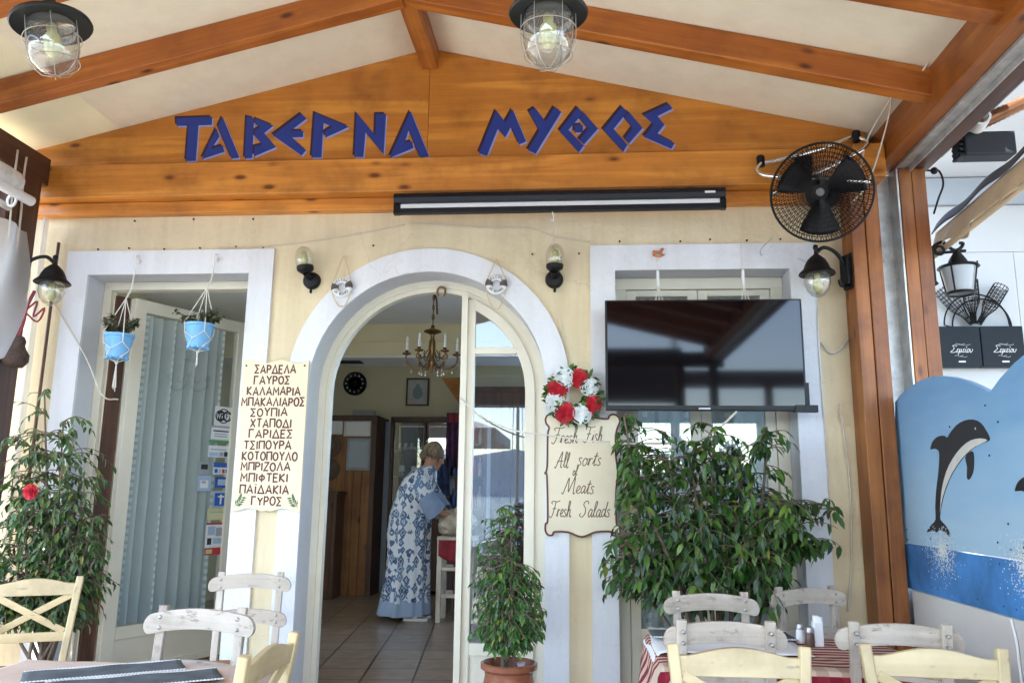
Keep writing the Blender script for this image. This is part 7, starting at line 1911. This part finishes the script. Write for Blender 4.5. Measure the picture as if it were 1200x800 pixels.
# ================================================================ LEFT EDGE: ROLLED PLASTIC BLINDS
pr_ = thing('rolled_blind', 'rolled up clear plastic blind with a white tube under the left eaves beam', 'blind', (-3.3,-1.0,3.08))
mb = MB()
prof = [(.062+.006*(k % 2), .05*k) for k in range(0,90)]
mb.lathe([(0,0)]+[(.064,0),(.066,.01)]+[(.066+.003*math.sin(k*.9), .04+.055*k) for k in range(80)], (-3.285,-.62,3.115), (0,-1,0), 24); mb.build('roll', M['pvcroll'], pr_, smooth=50)
mb = MB(); mb.tube([(-3.26,-.50,3.045),(-3.265,-4.9,3.06)], .030, 14); mb.build('tube', M['white'], pr_, smooth=50)
mb = MB(); mb.tube([(-3.262,-.72,2.965+.03*math.sin(a)) if False else (-3.29+.026*math.cos(a), -.62, 3.005+.034*math.sin(a)) for a in [2*PI*k/18 for k in range(18)]], .008, 6, closed=True)
tag(mb.build('plastic_ring', M['white'], smooth=True), 'white oval ring hanging beside the rolled plastic blind', 'ring')
mb = MB(); mb.tube([(-3.35,-.56,2.985),(-3.34,-.9,3.0)], .020, 10)
tag(mb.build('short_tube', M['white'], smooth=True), 'short white plastic tube end below the rolled blind', 'tube')
mb = MB()
def fn(u, v):
    y = -.50 - .75*u; w = v**1.3
    x = -3.30 + .10*math.sin(v*PI)*(.5+.5*u) + .03*math.sin(u*9+v*4)
    z = 2.10 + .78*v - .25*u*(1-v)
    return (x, y*(.6+.4*(1-v)*1.0)-.12*v, z)
mb.grid(fn, 24, 20)
tag(mb.build('plastic_sheet', M['pvc'], smooth=True, recalc=False), 'translucent plastic sheet bulging out beside the left lantern', 'sheet')

# ================================================================ STREET SIDE (seen in the reflections)
def parasol(x, y, label):
    t = thing('street_parasol', label, 'parasol', (x,y,0), 'white square parasols across the street')
    mb = MB(); mb.tube([(x,y,-.1),(x,y,2.9)], .03, 10); mb.build('pole', M['darkZ'], t)
    mb = MB(); r = 1.5
    mb.add([(x,y,3.0),(x-r,y-r,2.45),(x+r,y-r,2.45),(x+r,y+r,2.45),(x-r,y+r,2.45)], [(0,1,2),(0,2,3),(0,3,4),(0,4,1)])
    for a, b_ in (((-1,-1),(1,-1)),((1,-1),(1,1)),((1,1),(-1,1)),((-1,1),(-1,-1))):
        mb.add([(x+a[0]*r,y+a[1]*r,2.45),(x+b_[0]*r,y+b_[1]*r,2.45),(x+b_[0]*r,y+b_[1]*r,2.27),(x+a[0]*r,y+a[1]*r,2.27)], [(0,1,2,3)])
    mb.build('canopy', M['whitecl'], t, recalc=False, solid=.004)
    mb = MB(); mb.box(x-.3,x+.3,y-.3,y+.3,-.1,-.02); mb.build('base', M['conc'], t)
sp_ = thing('seaside_pergola', 'dark timber pergola roof on posts across the street by the water', 'pergola', (0,-11.2,0))
mb = MB(); mb.box(-6.0,1.95,-11.5,-10.9,3.15,4.15); mb.build('roof_boards', M['darkX'], sp_)
mb = MB(); mb.box(1.96,8.0,-11.5,-10.9,3.45,3.72); mb.build('roof_beam', M['darkX'], sp_)
for x in (-5.8,-2.6,.4,3.6,7.4):
    mb = MB(); mb.box(x-.07,x+.07,-11.3,-11.16,-.1,3.15 if x < 1.9 else 3.45); mb.build('post', M['darkZ'], sp_)
parasol(5.2,-9.4,'white square parasol across the street, on the dolphin side'); parasol(-2.9,-9.6,'white square parasol across the street, on the plant side')

def sailboat(x, y, label, mast):
    t = thing('sailboat', label, 'boat', (x,y,-.8), 'sailboats moored across the street')
    mb = MB()
    sec = [(-2.6,.75,.0,.9),(-1.6,.95,-.35,.85),(0,1.05,-.45,.85),(1.6,.75,-.35,.95),(2.6,.30,-.1,1.1),(3.1,.03,.5,1.2)]
    vs = [(x+w*a, y+l, -.8+(top if abs(a) == 1 else (top*.35+bot*.65 if abs(a) == .7 else bot))) for l, w, bot, top in sec for a in (-1,-.7,0,.7,1)]
    mb.add(vs, [(k*5+i, k*5+i+1, (k+1)*5+i+1, (k+1)*5+i) for k in range(5) for i in range(4)]+[(k*5+4, k*5, (k+1)*5, (k+1)*5+4) for k in range(5)]+[(0,1,2,3,4)])
    mb.build('hull', M['white'], t, smooth=40)
    mb = MB(); mb.box(x-.5,x+.5,y-1.2,y+.9,.04,.45); mb.build('cabin', M['whitecl'], t, bevel=.05)
    mb = MB(); mb.tube([(x,y+.6,.0),(x,y+.6,mast)], [.055,.035], 8); mb.build('mast', M['silver'], t)
    mb = MB(); mb.tube([(x,y+.6,1.0),(x,y-2.3,1.05)], .05, 8); mb.tube([(x,y+.5,1.08),(x,y-2.2,1.13)], .10, 8); mb.build('boom', M['denim'], t)
    mb = MB(); mb.tube([(x,y+.6,mast),(x,y+3.0,.35)], .012, 4); mb.tube([(x,y+.6,mast),(x,y-2.5,.1)], .012, 4); mb.build('rigging', M['steel'], t)
sailboat(-1.7,-17.5,'white sailboat moored opposite the arched door', 8.5); sailboat(-4.6,-19,'white sailboat moored opposite the tall plant', 9.5); sailboat(2.6,-18.2,'white sailboat moored opposite the television', 8.0)
